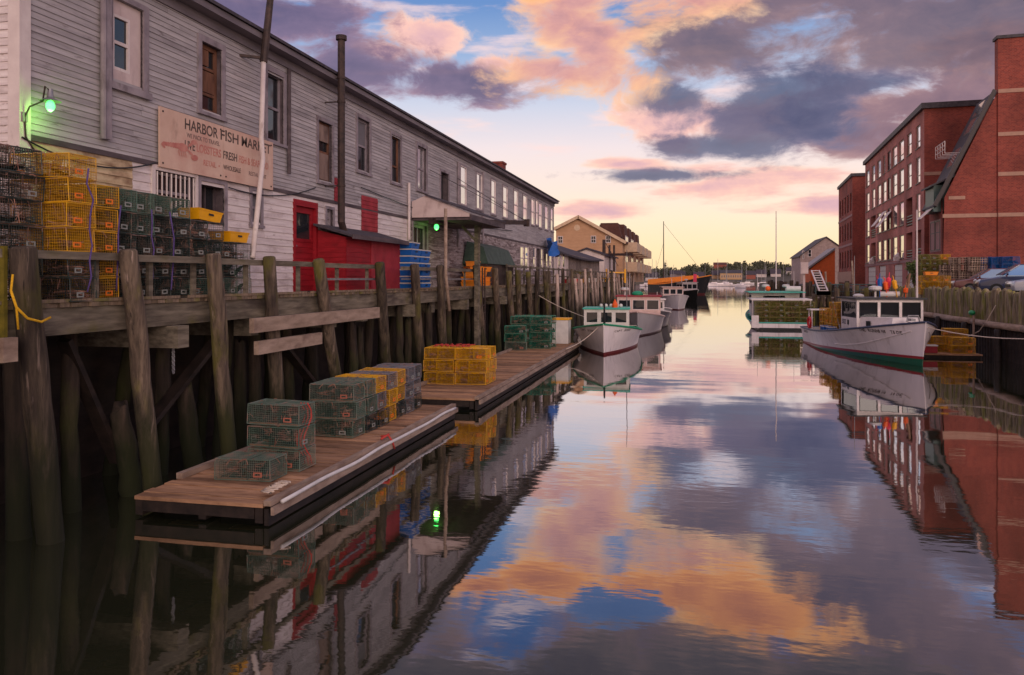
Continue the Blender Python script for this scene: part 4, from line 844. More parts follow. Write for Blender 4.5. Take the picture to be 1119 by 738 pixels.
# ------------------------------------------------------------------ floats with traps
def float_(x0, x1, y0, y1, zt, lab):
    t_ = thing('float', lab, 'float', ((x0+x1)/2, y0, 0)); mb = MB(); y = y0; r_ = random.Random(int(y0))
    while y < y1-.05:
        mb.span(x0+r_.uniform(-.03, .03), x1-.12+r_.uniform(-.02, .02), y, min(y1, y+.205), zt-.05, zt+r_.uniform(-.009, .012)); y += .235
    mb.build('deck', M['plank'], t_)
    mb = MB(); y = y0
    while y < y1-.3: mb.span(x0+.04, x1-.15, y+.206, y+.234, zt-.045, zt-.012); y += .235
    mb.build('plank_gap_shade', M['wet'], t_)  # dark strips set in the gaps imitate the shadow between planks
    mb = MB()
    for x in (x0+.06, (x0+x1)/2, x1-.2): mb.span(x-.06, x+.06, y0+.03, y1-.03, .04, zt-.053)
    mb.span(x0+.13, x1-.27, y0+.02, y0+.12, .1, zt-.054); mb.span(x0+.13, x1-.27, y1-.12, y1-.02, .1, zt-.054); mb.build('frame', M['wet'], t_)
    mb = MB(); mb.span(x0+.2, x1-.3, y0+.4, y1-.4, -.4, .12); mb.build('flotation', M['black'], t_)
    mb = MB(); y = y0
    while y < y1: mb.span(x1-.11, x1+.01, y, min(y1, y+3.1)-.01, zt-.02, zt+.05+r_.uniform(0, .015)); y += 3.1
    mb.build('edge_rail', M['pale_timber'], t_)
    mb = MB(); mb.span(x1+.012, x1+.06, y0-.02, y1, zt-.14, zt-.03); mb.build('rub_rail', M['pale_timber'], t_)
    mb = MB(); mb.span(x1-.1, x1-.03, y0, y1, .02, zt-.06); mb.build('side_board', M['wet'], t_)
    mb = MB(); mb.span(x0-.01, x0+.1, y0+1, y1, zt+.01, zt+.1); mb.build('inner_rail', M['pale_timber'], t_)
    return t_
FZ = .32; KF = 1.033
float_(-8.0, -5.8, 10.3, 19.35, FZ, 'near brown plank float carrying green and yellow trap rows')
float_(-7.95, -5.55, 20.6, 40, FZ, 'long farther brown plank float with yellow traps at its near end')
hs = MB(); pts = []
for i in range(30):
    y = 10.5+i*.295; pts.append((-5.735+.012*math.sin(i*.9), y, FZ-.0+.012*math.sin(i*.55)))
hs.tube(pts, .03, 7); tag(hs.build('hose', M['pl_white'], None, smooth=True), 'pale hose lying along the outer edge of the near float', 'hose')
mb = MB()
for i in range(7): mb.tube([(-6.05+.02*i+.1*math.cos(k*.9+i), 10.62+.05*i+.05*math.sin(k*.7), FZ+.09+.012*i) for k in range(10)], .014, 5)
tag(mb.build('rope_coil', M['rope_w'], None, smooth=True), 'small pale rope coil at the near corner of the near float', 'rope')
mb = MB(); mb.tube([(-5.93, 14.7, FZ+.12), (-5.79, 14.75, FZ+.14), (-5.72, 14.8, FZ+.0), (-5.72, 14.9, FZ-.15)], .02, 6); mb.tube([(-5.9, 15.0, FZ+.1), (-5.8, 14.8, FZ+.15), (-5.86, 14.55, FZ+.1)], .02, 6); tag(mb.build('rope_knot', M['rope_pink'], None, smooth=True), 'red rope tied at the middle edge of the near float', 'rope')
G2 = 'lobster traps on the near float'
zf_ = FZ+.012
trap('green', (-6.68*KF, 11.28*KF, zf_), 0, 'faded green wire lobster trap alone at the front of the near float', G2)
stack(['green', 'moss', 'green'], -6.55*KF, 12.0*KF, zf_, 0, 'the three-high green stack on the near float', G2, .37)
rows = [(14.72, ['moss', 'green', 'green']), (15.3, ['dark', 'moss', 'green']), (15.88, ['dark', 'grey', 'yellow']), (16.46, ['yellow', 'yellow', 'grey']), (17.02, ['dark', 'yellow', 'yellow']), (17.58, ['grey', 'grey', 'grey']), (18.14, ['dark', 'grey', 'grey'])]
on_ = ['first green row', 'second green row', 'row with one yellow top', 'row under the grey top', 'last row with yellow', 'first grey row', 'last grey row']
for (y_, ks), n_ in zip(rows, on_): stack(ks, -6.82*KF, y_*KF, zf_, 0, f'the {n_} on the near float', G2, .36, .04)
mb = MB()
for i in range(3): mb.tube([(-6.2*KF-.02+.06*i, 12.4+.15*math.sin(k), FZ+1.1-.13*k) for k in range(9)], .014, 5)
tag(mb.build('bridle_rope', M['rope_pink'], None, smooth=True), 'reddish bridle rope hanging beside the three-high green stack', 'rope')
G3 = 'lobster traps on the far float'
for c_, (x_, n_) in enumerate(((-7.25, 'left'), (-6.28, 'right'))):
    stack(['yellow']*3, x_*KF, 22.7*KF, zf_, 0, f'the {n_} yellow stack on the far float', G3, .37)
    stack(['yellow']*3, x_*KF, 23.32*KF, zf_, 0, f'the rear {n_} yellow stack on the far float', G3, .37)
mb = MB()
for i in range(6): mb.tube([(-7.7+.2*i+.09*math.sin(k*1.1+i), 23.3+.1*k, FZ+1.14+.01*(k % 2)) for k in range(10)], .016, 5)
tag(mb.build('rope_bundle', M['rope_pink'], None, smooth=True), 'faded red rope bundle heaped on top of the yellow far-float traps', 'rope')
for j, (x_, y_) in enumerate(((-7.5, 34.0), (-7.45, 35.0), (-6.6, 35.0), (-6.55, 36.0), (-7.5, 36.0))):
    stack(['green' if j == 0 and i == 0 else 'teal' for i in range((3, 4, 4, 4, 4)[j])], x_*KF, y_*KF, zf_, R(8), 'the %s green stack at the far float end' % ('front low', 'second left', 'second right', 'rear right', 'rear left')[j], G3, .37)
# ------------------------------------------------------------------ right quay: log bulkhead
QZ = 2.6
M['log'] = mat('mossy_weathered_logs', lin(98, 84, 62), lin(156, 136, 112), sc=(2.5, 2.5, .4), ns=4, rough=.9, bump=.5, island=.3, stains=((lin(112, 112, 34), (1.2, 1.2, .5), 1.6, .54, .09, .85), (lin(52, 44, 38), (2, 2, .3), 2.4, .6, .1, .8)), zband=(-.3, 1.0, lin(30, 32, 18)))
bkh = thing('timber_bulkhead', 'right quay wall of upright mossy logs with a long pale wale', 'bulkhead', (13.2, 40, 0))
rl = random.Random(4); mb = MB(); y = 18.0
while y < 60:
    r_ = rl.uniform(.13, .19); t_ = QZ+rl.uniform(.18, .42); mb.tube([(13.16+rl.uniform(-.03, .03), y, 1.35), (13.16, y+rl.uniform(-.04, .04), 2.1), (13.16+rl.uniform(-.05, .02), y+rl.uniform(-.08, .08), t_), (13.18, y, t_+.02)], [r_, r_*.96, r_*.92, r_*.7], 9); y += r_*1.9
lg = mb.build('log_facing', M['log'], bkh, smooth=False); autosmooth(lg, 60)
mb = MB(); y = 18.0
while y < 60: mb.tube([(12.93, y, 1.5), (12.9, y+3, 1.47), (12.93, y+6, 1.49)], .15, 9); y += 6.02
mb.build('wale', M['pale_timber'], bkh, smooth=True)
mb = MB(); y = 18.0
while y < 60: mb.tube([(13.24, y, -.8), (13.22, y, 1.3)], .17, 8); y += .36
lg = mb.build('sheet_piles', M['wet'], bkh); autosmooth(lg, 60)
rl = random.Random(9); y = 21
while y < 62:
    piling((12.72, y, -.6), (12.75, y+.1, 1.3+rl.uniform(0, .2)), .17, .15, M['wet'], 'dark wet fender piling below the wale of the right quay', 'fender pilings of the right quay'); y += 4.3
mb = MB(); mb.span(13.2, 13.5, 60, 170, -.8, QZ+.1); tag(mb.build('quay_wall', M['wet']), 'dark timber quay wall behind the moored boats on the right', 'quay wall')
k = 0; y = 61.0
while y < 150:
    piling((12.9+rl.uniform(-.3, .1), y, -.6), (12.9, y+rl.uniform(-.2, .2), QZ+rl.uniform(.0, .8)), .2, .18, M['pile'], 'tall weathered piling along the far right quay behind the boats', 'far right quay pilings'); y += rl.uniform(1.2, 3.4)
mb = MB(); a_, m1, b_ = on_x(1088, 334, 12.98), on_x(1070, 362, 12.7), on_x(1043, 373, 12.3); mb.tube([a_, a_.lerp(m1, .5)+Vector((0, 0, -.07)), m1, m1.lerp(b_, .5)+Vector((0, 0, -.06)), b_], .022, 6); tag(mb.build('mooring_line', M['rope_w'], None, smooth=True), 'pale slack mooring line from the log quay to the small raft', 'rope')
mb = MB(); p = on_x(1062, 342, 12.8); mb.ball(p, .14, 12, (1, 2.0, .9)); tag(mb.build('fender_buoy', plain('green_buoy', lin(20, 140, 80), .4), None, smooth=True), 'green fender buoy lying against the log wall', 'buoy')
mb = MB(); p = on_x(1064, 345, 12.55); q_ = on_x(1064, 384, 12.55); mb.tube([p, q_], .05, 7); tag(mb.build('stake', M['pale_timber']), 'thin grey stake standing in the water beside the yellow raft traps', 'stake')

# ------------------------------------------------------------------ brick buildings
TH = R(3.5); U = Vector((math.sin(TH), math.cos(TH), 0)); NV = Vector((-math.cos(TH), math.sin(TH), 0)); EX = -NV; EN = -U
c0 = at_d(1030, HY, 60); P0 = Vector((c0.x, c0.y, QZ))
def on_pl(px, py, p0, n): r_ = ray(px, py); return O+r_*((p0-O).dot(n)/r_.dot(n))
ff = Frame((P0.x, P0.y, 0), U, NV); fe = Frame((P0.x, P0.y, 0), EX, EN)
a_of = lambda px, py=250: (on_pl(px, py, P0, EN)-P0).dot(EX)
f_of = lambda px, py=250: (on_pl(px, py, P0, NV)-P0).dot(U)
M['stone'] = plain('cream_stone_band', lin(176, 136, 116), .8); M['mauve_trim'] = plain('mauve_concrete', lin(150, 110, 108), .8)
M['bronze'] = plain('dark_bronze_frame', lin(54, 42, 42), .5); M['tan_frame'] = plain('tan_window_frame', lin(150, 128, 116), .5); M['green_rail'] = plain('grey_green_rail', lin(70, 92, 88), .5); M['slate'] = mat('dark_slate_roof', lin(50, 46, 50), lin(80, 74, 78), ns=4, rough=.6)
bb = thing('brick_building', 'tall red brick building with steep sloping roof and stone bands at the right edge', 'building', tuple(P0))
aR = a_of(1090); zE = on_pl(1033, 216, P0, EN).z; zT = on_pl(1090, 101, P0, EN).z; zTop = on_pl(1091, 43, P0, EN).z; aEnd = aR+16; dep = f_of(1015.5)
mb = MB(); poly = [fe(0, QZ), fe(aR, QZ), fe(aR, zT), fe(.12, zE)]; mb.face(poly)
mb.face([fe(0, QZ), ff(dep, QZ), ff(dep, zE), fe(0, zE)][::-1]); mb.face([ff(dep, QZ), ff(dep, QZ)+EX*aR, ff(dep, zT)+EX*aR, ff(dep, zE)]); mb.build('gable_wall', M['brick'], bb)
mb = MB(); tw = [fe(aR, QZ, .12), fe(aEnd, QZ, .12), fe(aEnd, QZ, -.7), fe(aR, QZ, -.7)]; mb.hexa(tw+[q+Vector((0, 0, zTop-QZ)) for q in tw]); mb.build('tower_wall', M['brick'], bb)
mb = MB(); fbox(mb, fe, aR-.12, aEnd+.1, zTop, zTop+.22, -.8, .25); mb.build('parapet', M['slate'], bb)
for i, py in enumerate((100, 147, 190.5, 235)):
    z = on_pl(1095, py, P0, EN).z; a0 = aR+.01 if i < 3 else aR+.01
    mb = MB(); fbox(mb, fe, a0, aEnd, z-.14, z+.14, .122, .16)
    if i == 3: fbox(mb, fe, 0, aR-.01, z-.14, z+.14, .002, .05)
    mb.build('stone_band', M['stone'], bb)
mb = MB(); z = on_pl(1036, 214, P0, EN).z; fbox(mb, fe, .4, 1.5, z-.3, z-.05, .002, .05); fbox(mb, fe, 0, aEnd, QZ+1.9, QZ+2.1, .165, .2) if False else None; mb.build('stone_band', M['stone'], bb)
mb = MB(); s = (zT-zE)/aR
def slope(a, c, up): return fe(a, zE+s*a, -c)+(NV*.9+Vector((0, 0, .55)))*up
q = [slope(-.35, -.12, .06), slope(aR-.02, -.12, .06), slope(aR-.02, dep, .06), slope(-.35, dep, .06)]; mb.hexa(q+[p+NV*.16+Vector((0, 0, .1)) for p in q]); mb.build('sloping_roof', M['slate'], bb)
mb = MB(); q = [slope(-.35, -.3, .14), slope(aR, -.3, .14), slope(aR, -.13, .14), slope(-.35, -.13, .14)]; mb.hexa(q+[p+NV*.22+Vector((0, 0, .12)) for p in q]); mb.build('verge_board', M['bronze'], bb)
for (a, c, w_, h_) in ((.30, .35, .16, .3), (.62, .35, .13, .25), (.8, .4, .12, .22)):
    mb = MB(); A_ = aR*a; c0_, c1_ = dep*(c-.18), dep*(c+.18); q = [slope(A_, c0_, .24), slope(A_+aR*h_*.6, c0_, .24), slope(A_+aR*h_*.6, c1_, .24), slope(A_, c1_, .24)]; mb.hexa(q+[p+NV*.1+Vector((0, 0, .06)) for p in q]); mb.build('skylight', M['glass_bright'], bb)
mb = MB(); A_ = aR*.42
for k in range(5): c_ = dep*(.1+.17*k); mb.tube([slope(A_, c_, .3), slope(A_, c_, .3)+NV*1.0, slope(A_, c_, .3)+NV*1.0+Vector((0, 0, .9))], .03, 5)
for z_ in (.3, .6, .9): mb.tube([slope(A_, dep*.1, .3)+NV+Vector((0, 0, z_)), slope(A_, dep*.78, .3)+NV+Vector((0, 0, z_))], .03, 5)
mb.build('balcony_rail', M['whitewood'], bb)
mb = MB(); fbox(mb, ff, dep*.1, dep*.75, zE-1.0, zE+1.0, -1.2, .5); mb.build('dormer', M['green_rail'], bb)
mb = MB(); q = [ff(dep*.02, zE+.85, .75), ff(dep*.83, zE+.85, .75), ff(dep*.83, zE+1.9, -1.6), ff(dep*.02, zE+1.9, -1.6)]; mb.hexa(q+[p+Vector((0, 0, .14)) for p in q]); mb.build('dormer_roof', M['slate'], bb)
mb = MB(); q = [ff(dep*.2, zE-.75, .51), ff(dep*.6, zE-.75, .51), ff(dep*.6, zE-1.5, 1.3), ff(dep*.2, zE-1.5, 1.3)]; mb.hexa(q+[p+Vector((0, 0, .05)) for p in q]); mb.build('awning_window', M['whitewood'], bb)
for (z0, z1) in ((on_pl(1023, 274, P0, NV).z, on_pl(1023, 242, P0, NV).z),):
    mb = MB(); fbox(mb, ff, dep*.1, dep*.9, z0-.1, z1+.1, .002, .03); mb.build('window_surround', M['mauve_trim'], bb)
    for (x0, x1) in ((.14, .48), (.53, .86)): window(bb, Frame(ff.o+NV*.06, U, NV), dep*x0, dep*x1, z0, z1, M['bronze'], M['glass'], .03, .08, ((), (.6,)), None, None, False)
# mid building
m0 = f_of(1010); m1 = f_of(945.5); zR = on_pl(1010, 119, P0, NV).z
mbld = thing('brick_building', 'long five-storey mauve brick building with rows of pale windows on right quay', 'building', tuple(ff(m0, QZ)))
cols = [(948.1, 1.9, 'w'), (954.3, 2.6, 'b'), (960.5, 2.2, 'w'), (966.3, 2.3, 'w'), (971.4, 1.7, 'n'), (977.6, 2.7, 'w'), (984.9, 2.8, 'w'), (993.6, 3.4, 'b'), (1003.2, 3.4, 'b')]
rows = [(6.55, 2.2), (9.65, 2.2), (12.75, 2.2), (15.6, 1.9)]
holes = []; spec = []
for ri, (zc, hh_) in enumerate(rows):
    for ci, (px, hw_, k) in enumerate(cols):
        if ri >= 2 and k == 'b': k = 'w'; hw_ *= .72
        if ri == 3 and ci in (3,): hw_ = 1.2
        if ri == 1 and ci == 8: k = 'w'; hw_ = 2.4
        a0, a1 = f_of(px+hw_), f_of(px-hw_); zb = .35 if k == 'b' else 0
        h_ = (a0, a1, zc-hh_/2-zb, zc+hh_/2); holes.append(h_); spec.append((h_, k, ri, ci))
gar = []
for (px, hw_) in ((952.5, 4.2), (964.3, 3.6), (981.3, 4.6), (995, 4.4)): gar.append((f_of(px+hw_), f_of(px-hw_), QZ+.02, QZ+2.3))
mb = MB(); panel_wall(mb, ff, m0, m1, QZ, zR, holes+gar, .5); mb.build('front_wall', M['brick_mauve'], mbld)
mb = MB(); W_ = 14; fm = Frame(ff(m0, 0), EX, EN); mb.face([fm(0, QZ), fm(W_, QZ), fm(W_, zR), fm(0, zR)]); fm2 = Frame(ff(m1, 0), EX, U); mb.face([fm2(0, QZ), fm2(W_, QZ), fm2(W_, zR), fm2(0, zR)]); mb.face([fm(W_, QZ), fm2(W_, QZ), fm2(W_, zR), fm(W_, zR)]); mb.build('end_wall', M['brick'], mbld)
mb = MB(); q = [fm(-.25, zR, .25), fm(W_, zR, .25), fm2(W_, zR, .25), fm2(-.25, zR, .25)]; mb.hexa(q+[p+Vector((0, 0, .45)) for p in q]); mb.build('roof', M['slate'], mbld)
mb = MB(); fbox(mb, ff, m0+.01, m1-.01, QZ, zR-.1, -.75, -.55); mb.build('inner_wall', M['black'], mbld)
mb = MB(); fbox(mb, fm, -.03, 4.2, 12.0, 12.28, .003, .04); fbox(mb, fm, 2.6, 4.2, 12.283, 12.8, .003, .04); mb.build('stone_band', M['stone'], mbld)
mb = MB(); fbox(mb, fm, -.03, 1.6, 8.9, 9.2, .003, .04); mb.build('stone_band', M['stone'], mbld)
mb = MB(); fbox(mb, ff, m0+.1, m1-.02, QZ+2.4, QZ+2.62, .003, .05); mb.build('ground_floor_band', M['mauve_trim'], mbld)
mb = MB(); fbox(mb, ff, m0+.1, m1-.02, 4.95, 5.2, .003, .06) if False else fbox(mb, ff, m0+.1, m1-.02, QZ+2.7, QZ+2.78, .003, .03); mb.build('string_course', M['mauve_trim'], mbld)
for (h_, k, ri, ci) in spec:
    if k == 'b':
        wbx = MB(); fbox(wbx, ff, h_[0]+.3, h_[1]-.3, h_[2]+.05, h_[3]-.2, -.52, -.45); o = wbx.build('balcony_door', M['glass'], mbld)
        mb = MB()
        for z_ in (.15, .4, .65, .9): fbox(mb, ff, h_[0]+.02, h_[1]-.02, h_[2]+z_, h_[2]+z_+.09, -.1, -.05)
        mb.build('balcony_rail', M['green_rail'], mbld)
    else:
        window(mbld, ff, *h_, M['tan_frame'] if k == 'w' else M['bronze'], M['glass_bright'] if k == 'w' else M['glass'], .1, .09, ((), (.5,) if ci % 2 else (.3,)), None, M['bronze'], True)
for h_ in gar:
    mb = MB(); fbox(mb, ff, h_[0]+.02, h_[1]-.02, h_[2], h_[3]-.02, -.2, -.1); d_ = mb.build('garage_door', M['blind'], mbld)
    mb = MB()
    for t_ in (.25, .5, .75): z_ = h_[2]+(h_[3]-h_[2])*t_; fbox(mb, ff, h_[0]+.03, h_[1]-.03, z_-.02, z_+.02, -.099, -.09)
    mb.build('door_joint', M['mauve_trim'], d_)
for px in (967, 972.5):
    mb = MB(); a0, a1 = f_of(px+2.2), f_of(px-2.2); z_ = on_pl(px, 232, P0, NV).z; q = [ff(a0, z_, .05), ff(a1, z_, .05), ff(a1, z_-1.5, 1.2), ff(a0, z_-1.5, 1.2)]; mb.hexa(q+[p+Vector((0, 0, .07)) for p in q]); mb.build('open_awning_window', M['whitewood'], mbld)
for px in (955, 983): 
    mb = MB(); a = f_of(px); mb.box(ff(a, 5.4, .25), (.5, .5, .35)); mb.tube([ff(a, 5.58, .25), ff(a, 6.0, .1)], [.3, .05], 8); mb.build('wall_light', M['whitewood'], mbld)
# far brick building
g0 = (on_pl(931.5, 250, P0+NV*-.0, NV)-P0).dot(U); fP = at_d(931.5, HY, 106); fo = Frame((fP.x, fP.y, 0), U, NV); foe = Frame((fP.x, fP.y, 0), EX, EN)
fb = thing('brick_building', 'smaller dark red brick building at the far end of the right quay', 'building', (fP.x, fP.y, QZ))
f2 = lambda px: (on_pl(px, 250, Vector((fP.x, fP.y, 0)), NV)-Vector((fP.x, fP.y, 0))).dot(U)
zF = on_pl(931.5, 193, fP, NV).z; Lf = f2(916.5); holes = []
for py in (215, 239, 274-3):
    pass
for zc in (6.2, 10.0, 13.8):
    for i in range(5): a = Lf*(.06+.19*i); holes.append((a, a+Lf*.10, zc-1.2, zc+1.2))
mb = MB(); panel_wall(mb, fo, 0, Lf, QZ, zF, holes, .4); mb.face([foe(0, QZ), foe(14, QZ), foe(14, zF), foe(0, zF)]); fe3 = Frame(fo(Lf, 0), EX, U); mb.face([fe3(0, QZ), fe3(14, QZ), fe3(14, zF), fe3(0, zF)]); mb.build('wall', M['brick'], fb)
mb = MB(); q = [foe(-.2, zF, .2), foe(14, zF, .2), fe3(14, zF, .2), fe3(-.2, zF, .2)]; mb.hexa(q+[p+Vector((0, 0, .4)) for p in q]); mb.build('roof', M['slate'], fb)
for z_ in (8.0, 11.8): mb = MB(); fbox(mb, fo, 0, Lf, z_, z_+.3, .003, .06); mb.build('stone_band', M['mauve_trim'], fb)
mb = MB(); fbox(mb, fo, -.05, Lf, QZ+.4, QZ+1.9, .003, .15); mb.build('ground_floor_band', M['stone'], fb)
for h_ in holes: window(fb, fo, *h_, M['bronze'], M['glass'], .15, .1, ((), (.5,)), None, None, False)
# gabled house and orange shed behind
def gable_house(name, label, x0, x1, y0, y1, zb, ze, za, wallm, roofm, cat='house', wins=(), ridge='y', over=.3):
    t_ = thing(name, label, cat, ((x0+x1)/2, y0, zb)); xm = (x0+x1)/2; ym = (y0+y1)/2; mb = MB()
    if ridge == 'y':
        mb.prism([(x0, y0, zb), (x1, y0, zb), (x1, y0, ze), (xm, y0, za), (x0, y0, ze)], (0, y1-y0, 0)); mb.build('wall', wallm, t_)
        for xa in (x0, x1):
            sg_ = 1 if xa > xm else -1; k = (za-ze)/abs(xa-xm); xo = xa+sg_*over; zo = ze-over*k+.02
            rb_ = MB(); q = [(xm, y0-over, za+.02), (xo, y0-over, zo), (xo, y1+over, zo), (xm, y1+over, za+.02)]; rb_.hexa(q+[(a, b_, c+.18) for a, b_, c in q]); rb_.build('roof', roofm, t_)
    else:
        mb.prism([(x0, y0, zb), (x0, y1, zb), (x0, y1, ze), (x0, ym, za), (x0, y0, ze)], (x1-x0, 0, 0)); mb.build('wall', wallm, t_)
        for ya in (y0, y1):
            sg_ = 1 if ya > ym else -1; k = (za-ze)/abs(ya-ym); yo = ya+sg_*over; zo = ze-over*k+.02
            rb_ = MB(); q = [(x0-over, ym, za+.02), (x0-over, yo, zo), (x1+over, yo, zo), (x1+over, ym, za+.02)]; rb_.hexa(q+[(a, b_, c+.18) for a, b_, c in q]); rb_.build('roof', roofm, t_)
    for (fr_, a0, a1, z0, z1) in wins: window(t_, fr_, a0, a1, z0, z1, M['whitewood'], M['glass'], -.06, .1, ((), (.5,)), None, M['whitewood'], False)
    return t_
p = at_d(891, 300, 150); hx0, hx1 = at_d(875, 300, 150).x, at_d(910, 300, 150).x; hf = Frame((0, p.y, 0), (1, 0, 0), (0, -1, 0))
M['pinkgrey'] = mat('pinkish_grey_shingle', lin(150, 128, 122), lin(180, 156, 148), ns=2, rough=.85); M['orangewall'] = plain('orange_painted_wall', lin(206, 96, 44), .8)
gable_house('gabled_house', 'pale pinkish gabled house beyond the far brick building', hx0, at_d(930, 300, 150).x, p.y, p.y+14, QZ, 7.8, 11.2, M['pinkgrey'], M['slate'], wins=((hf, at_d(883, 300, 150).x, at_d(887, 300, 150).x, 7.6, 9.0), (hf, at_d(877, 300, 150).x, at_d(879, 300, 150).x, 7.2, 8.8)))
p = at_d(899, 300, 132); q_ = on_pl(908, 277, p, Vector((0, 1, 0)))
os_ = thing('orange_shed', 'orange walled shed with sloping grey roof in front of the pale gabled house', 'shed', tuple(Vector((p.x, p.y, QZ)))); x0, x1 = at_d(886, 300, 132).x, at_d(912, 300, 132).x
mb = MB(); mb.prism([(x0, p.y, QZ), (x1, p.y, QZ), (x1, p.y, 8.2), (x0, p.y, 5.2)], (0, 8, 0)); mb.build('wall', M['orangewall'], os_)
mb = MB(); q = [(x0-.4, p.y-.4, 5.1), (x1, p.y-.4, 8.28), (x1, p.y+8.2, 8.28), (x0-.4, p.y+8.2, 5.1)]; mb.hexa(q+[(a, b_, c+.35) for a, b_, c in q]); mb.build('roof', M['steel'], os_)
mb = MB(); mb.span(x0+.6, x0+1.8, p.y-.03, p.y, QZ, QZ+2.1); mb.build('door', M['darkmetal'], os_)

# ------------------------------------------------------------------ cars
M['tyre'] = plain('tyre_rubber', (.02, .02, .02), .9); M['carglass'] = glass('car_glass', (.3, .48, .66), .05, .0, 1.7, .75); M['lamp'] = plain('headlamp_glass', lin(210, 214, 220), .15); M['rim'] = plain('alloy_rim', lin(150, 150, 156), .3, .8)
def carpaint(n, c):
    mt, nt, b = newmat(n); b.inputs['Base Color'].default_value = (*c, 1); b.inputs['Roughness'].default_value = .28; b.inputs['Coat Weight'].default_value = .8; b.inputs['Coat Roughness'].default_value = .05; b.inputs['Metallic'].default_value = .3; return mt
def car(label, paint, loc, rz, suv=False):
    t_ = thing('parked_car', label, 'car', loc, rz, 'cars parked on the right quay'); k = 1.12 if suv else 1.0
    prof = [(-2.2, .35), (-2.25, .62), (-2.18, .78), (-1.2, .93), (-1.05, .96), (1.6, 1.0), (2.1, .98), (2.2, .7), (2.15, .35)]          # front at -x
    mb = MB(); n = len(prof); sec = [(-.86, .0), (-.80, .04), (.80, .04), (.86, 0)]
    ys = [-.87, -.83, -.6, .6, .83, .87]; ins = [.10, .02, 0, 0, .02, .10]; vs = []
    for y, i_ in zip(ys, ins):
        for (x, z) in prof: cx = x*(1-i_*.35); vs.append((cx*(1-.035*(abs(y)/.87)**4), y, (z-.35)*(1-i_*.6)*k+.35 if z > .5 else z))
    fs = []
    for j in range(len(ys)-1):
        for i in range(n): fs.append((j*n+i, j*n+(i+1) % n, (j+1)*n+(i+1) % n, (j+1)*n+i))
    fs += [tuple(range(n)), tuple(reversed(range((len(ys)-1)*n, len(ys)*n)))]; mb.add(vs, fs); o = mb.build('body', paint, t_, local=True); autosmooth(o, 40)
    zb, zr = .965*k+(.02 if suv else -.01), 1.46*k; mb = MB()
    gh = [(-1.05, .76, zb), (1.95 if suv else 1.7, .76, zb), (1.7 if suv else 1.0, .6, zr), (-.25, .6, zr)]
    L_ = [(x, -y, z) for x, y, z in gh]; R_ = [(x, y, z) for x, y, z in gh]
    mb.add(L_+R_, [(0, 1, 2, 3), (7, 6, 5, 4), (0, 3, 7, 4), (1, 5, 6, 2)]); mb.build('windows', M['carglass'], t_, local=True)
    mb = MB(); mb.hexa([(-.28, -.61, zr-.03), (gh[2][0]+.03, -.61, zr-.03), (gh[2][0]+.03, .61, zr-.03), (-.28, .61, zr-.03), (-.15, -.54, zr+.05), (gh[2][0]-.1, -.54, zr+.05), (gh[2][0]-.1, .54, zr+.05), (-.15, .54, zr+.05)]); mb.build('roof', paint, t_, local=True)
    for s in (-1, 1):
        mb = MB(); mb.beam((-1.07, s*.765, zb), (-.25, s*.605, zr), .07, .06); mb.beam((.55, s*.765, zb), (.6, s*.605, zr), .09, .05); mb.build('pillar', paint, t_, local=True)
        mb = MB(); mb.ball((-2.1, s*.62, .70*k), .14, 10, (.7, 1.3, .7)); mb.build('headlight', M['lamp'], t_, local=True, smooth=True)
        mb = MB(); mb.ball((-.85, s*.93, zb+.06), .1, 8, (.6, 1, .7)); mb.build('mirror', paint, t_, local=True, smooth=True)
        for x in (-1.35, 1.35):
            mb = MB(); mb.tube([(x, s*.66, .33), (x, s*.88, .33)], .33, 18); w_ = mb.build('tyre', M['tyre'], t_, local=True); mb = MB(); mb.tube([(x, s*.881, .33), (x, s*.89, .33)], .2, 14); mb.build('rim', M['rim'], w_, local=True)
    mb = MB(); mb.box((-2.235, 0, .58), (.04, .9, .14)); mb.build('grille', M['black'], t_, local=True)
    return t_
for (px, d_, lab, c_, suv, rz_) in ((1041, 47.6, 'maroon car with blue front parked beside the tan traps', lin(110, 62, 66), False, R(-6)), (1068.5, 43.5, 'dark navy car parked between the maroon and silver cars', lin(40, 52, 84), True, R(-8)), (1105.5, 38.5, 'silver car at the right photo edge, only its bonnet showing', lin(170, 172, 182), False, R(-6))):
    p = at_d(px, HY, d_); cdir = Vector((math.cos(rz_), math.sin(rz_), 0)); c_loc = Vector((p.x, p.y, QZ))+cdir*2.2+Vector((0, .4, 0)); car(lab, carpaint('car_paint', c_), tuple(c_loc), rz_, suv)

# ------------------------------------------------------------------ traps on the right quay
G4 = 'trap stacks on the right quay'
TK['bigtan'] = ('tan', dict(L=.95, W=.56, Hh=.445, stp=.14, r=.014, vent='vent_w', vents='', solid=.1, tangle=False)); TK['bigblue'] = ('blue', dict(L=.95, W=.6, Hh=.445, stp=.045, r=.005, vent='vent_w', vents='', tangle=False)); CNAME['bigtan'] = 'tan'; CNAME['bigblue'] = 'blue'
for i, px in enumerate((1036.5, 1047, 1057.5, 1068)):
    p = at_d(px, HY, 51-i*.5); stack(['bigtan']*(5 if i else 4), p.x, p.y, QZ, R(0), 'the %s tan stack behind cars' % ('first', 'second', 'third', 'fourth')[i], G4, .45, .02)
for i, px in enumerate((1080, 1091.5, 1103)):
    p = at_d(px, HY, 49.5-i*.4); stack(['bigblue']*5, p.x, p.y, QZ, R(0), 'the %s blue stack behind cars' % ('left', 'middle', 'right')[i], G4, .45, .02)
for i, px in enumerate((1014.5, 1027.5)):
    p = at_d(px, HY, 47); stack(['yellow']*3, p.x, p.y, QZ, 0, 'the low yellow %s stack on the log quay' % ('left', 'right')[i], G4, .37)
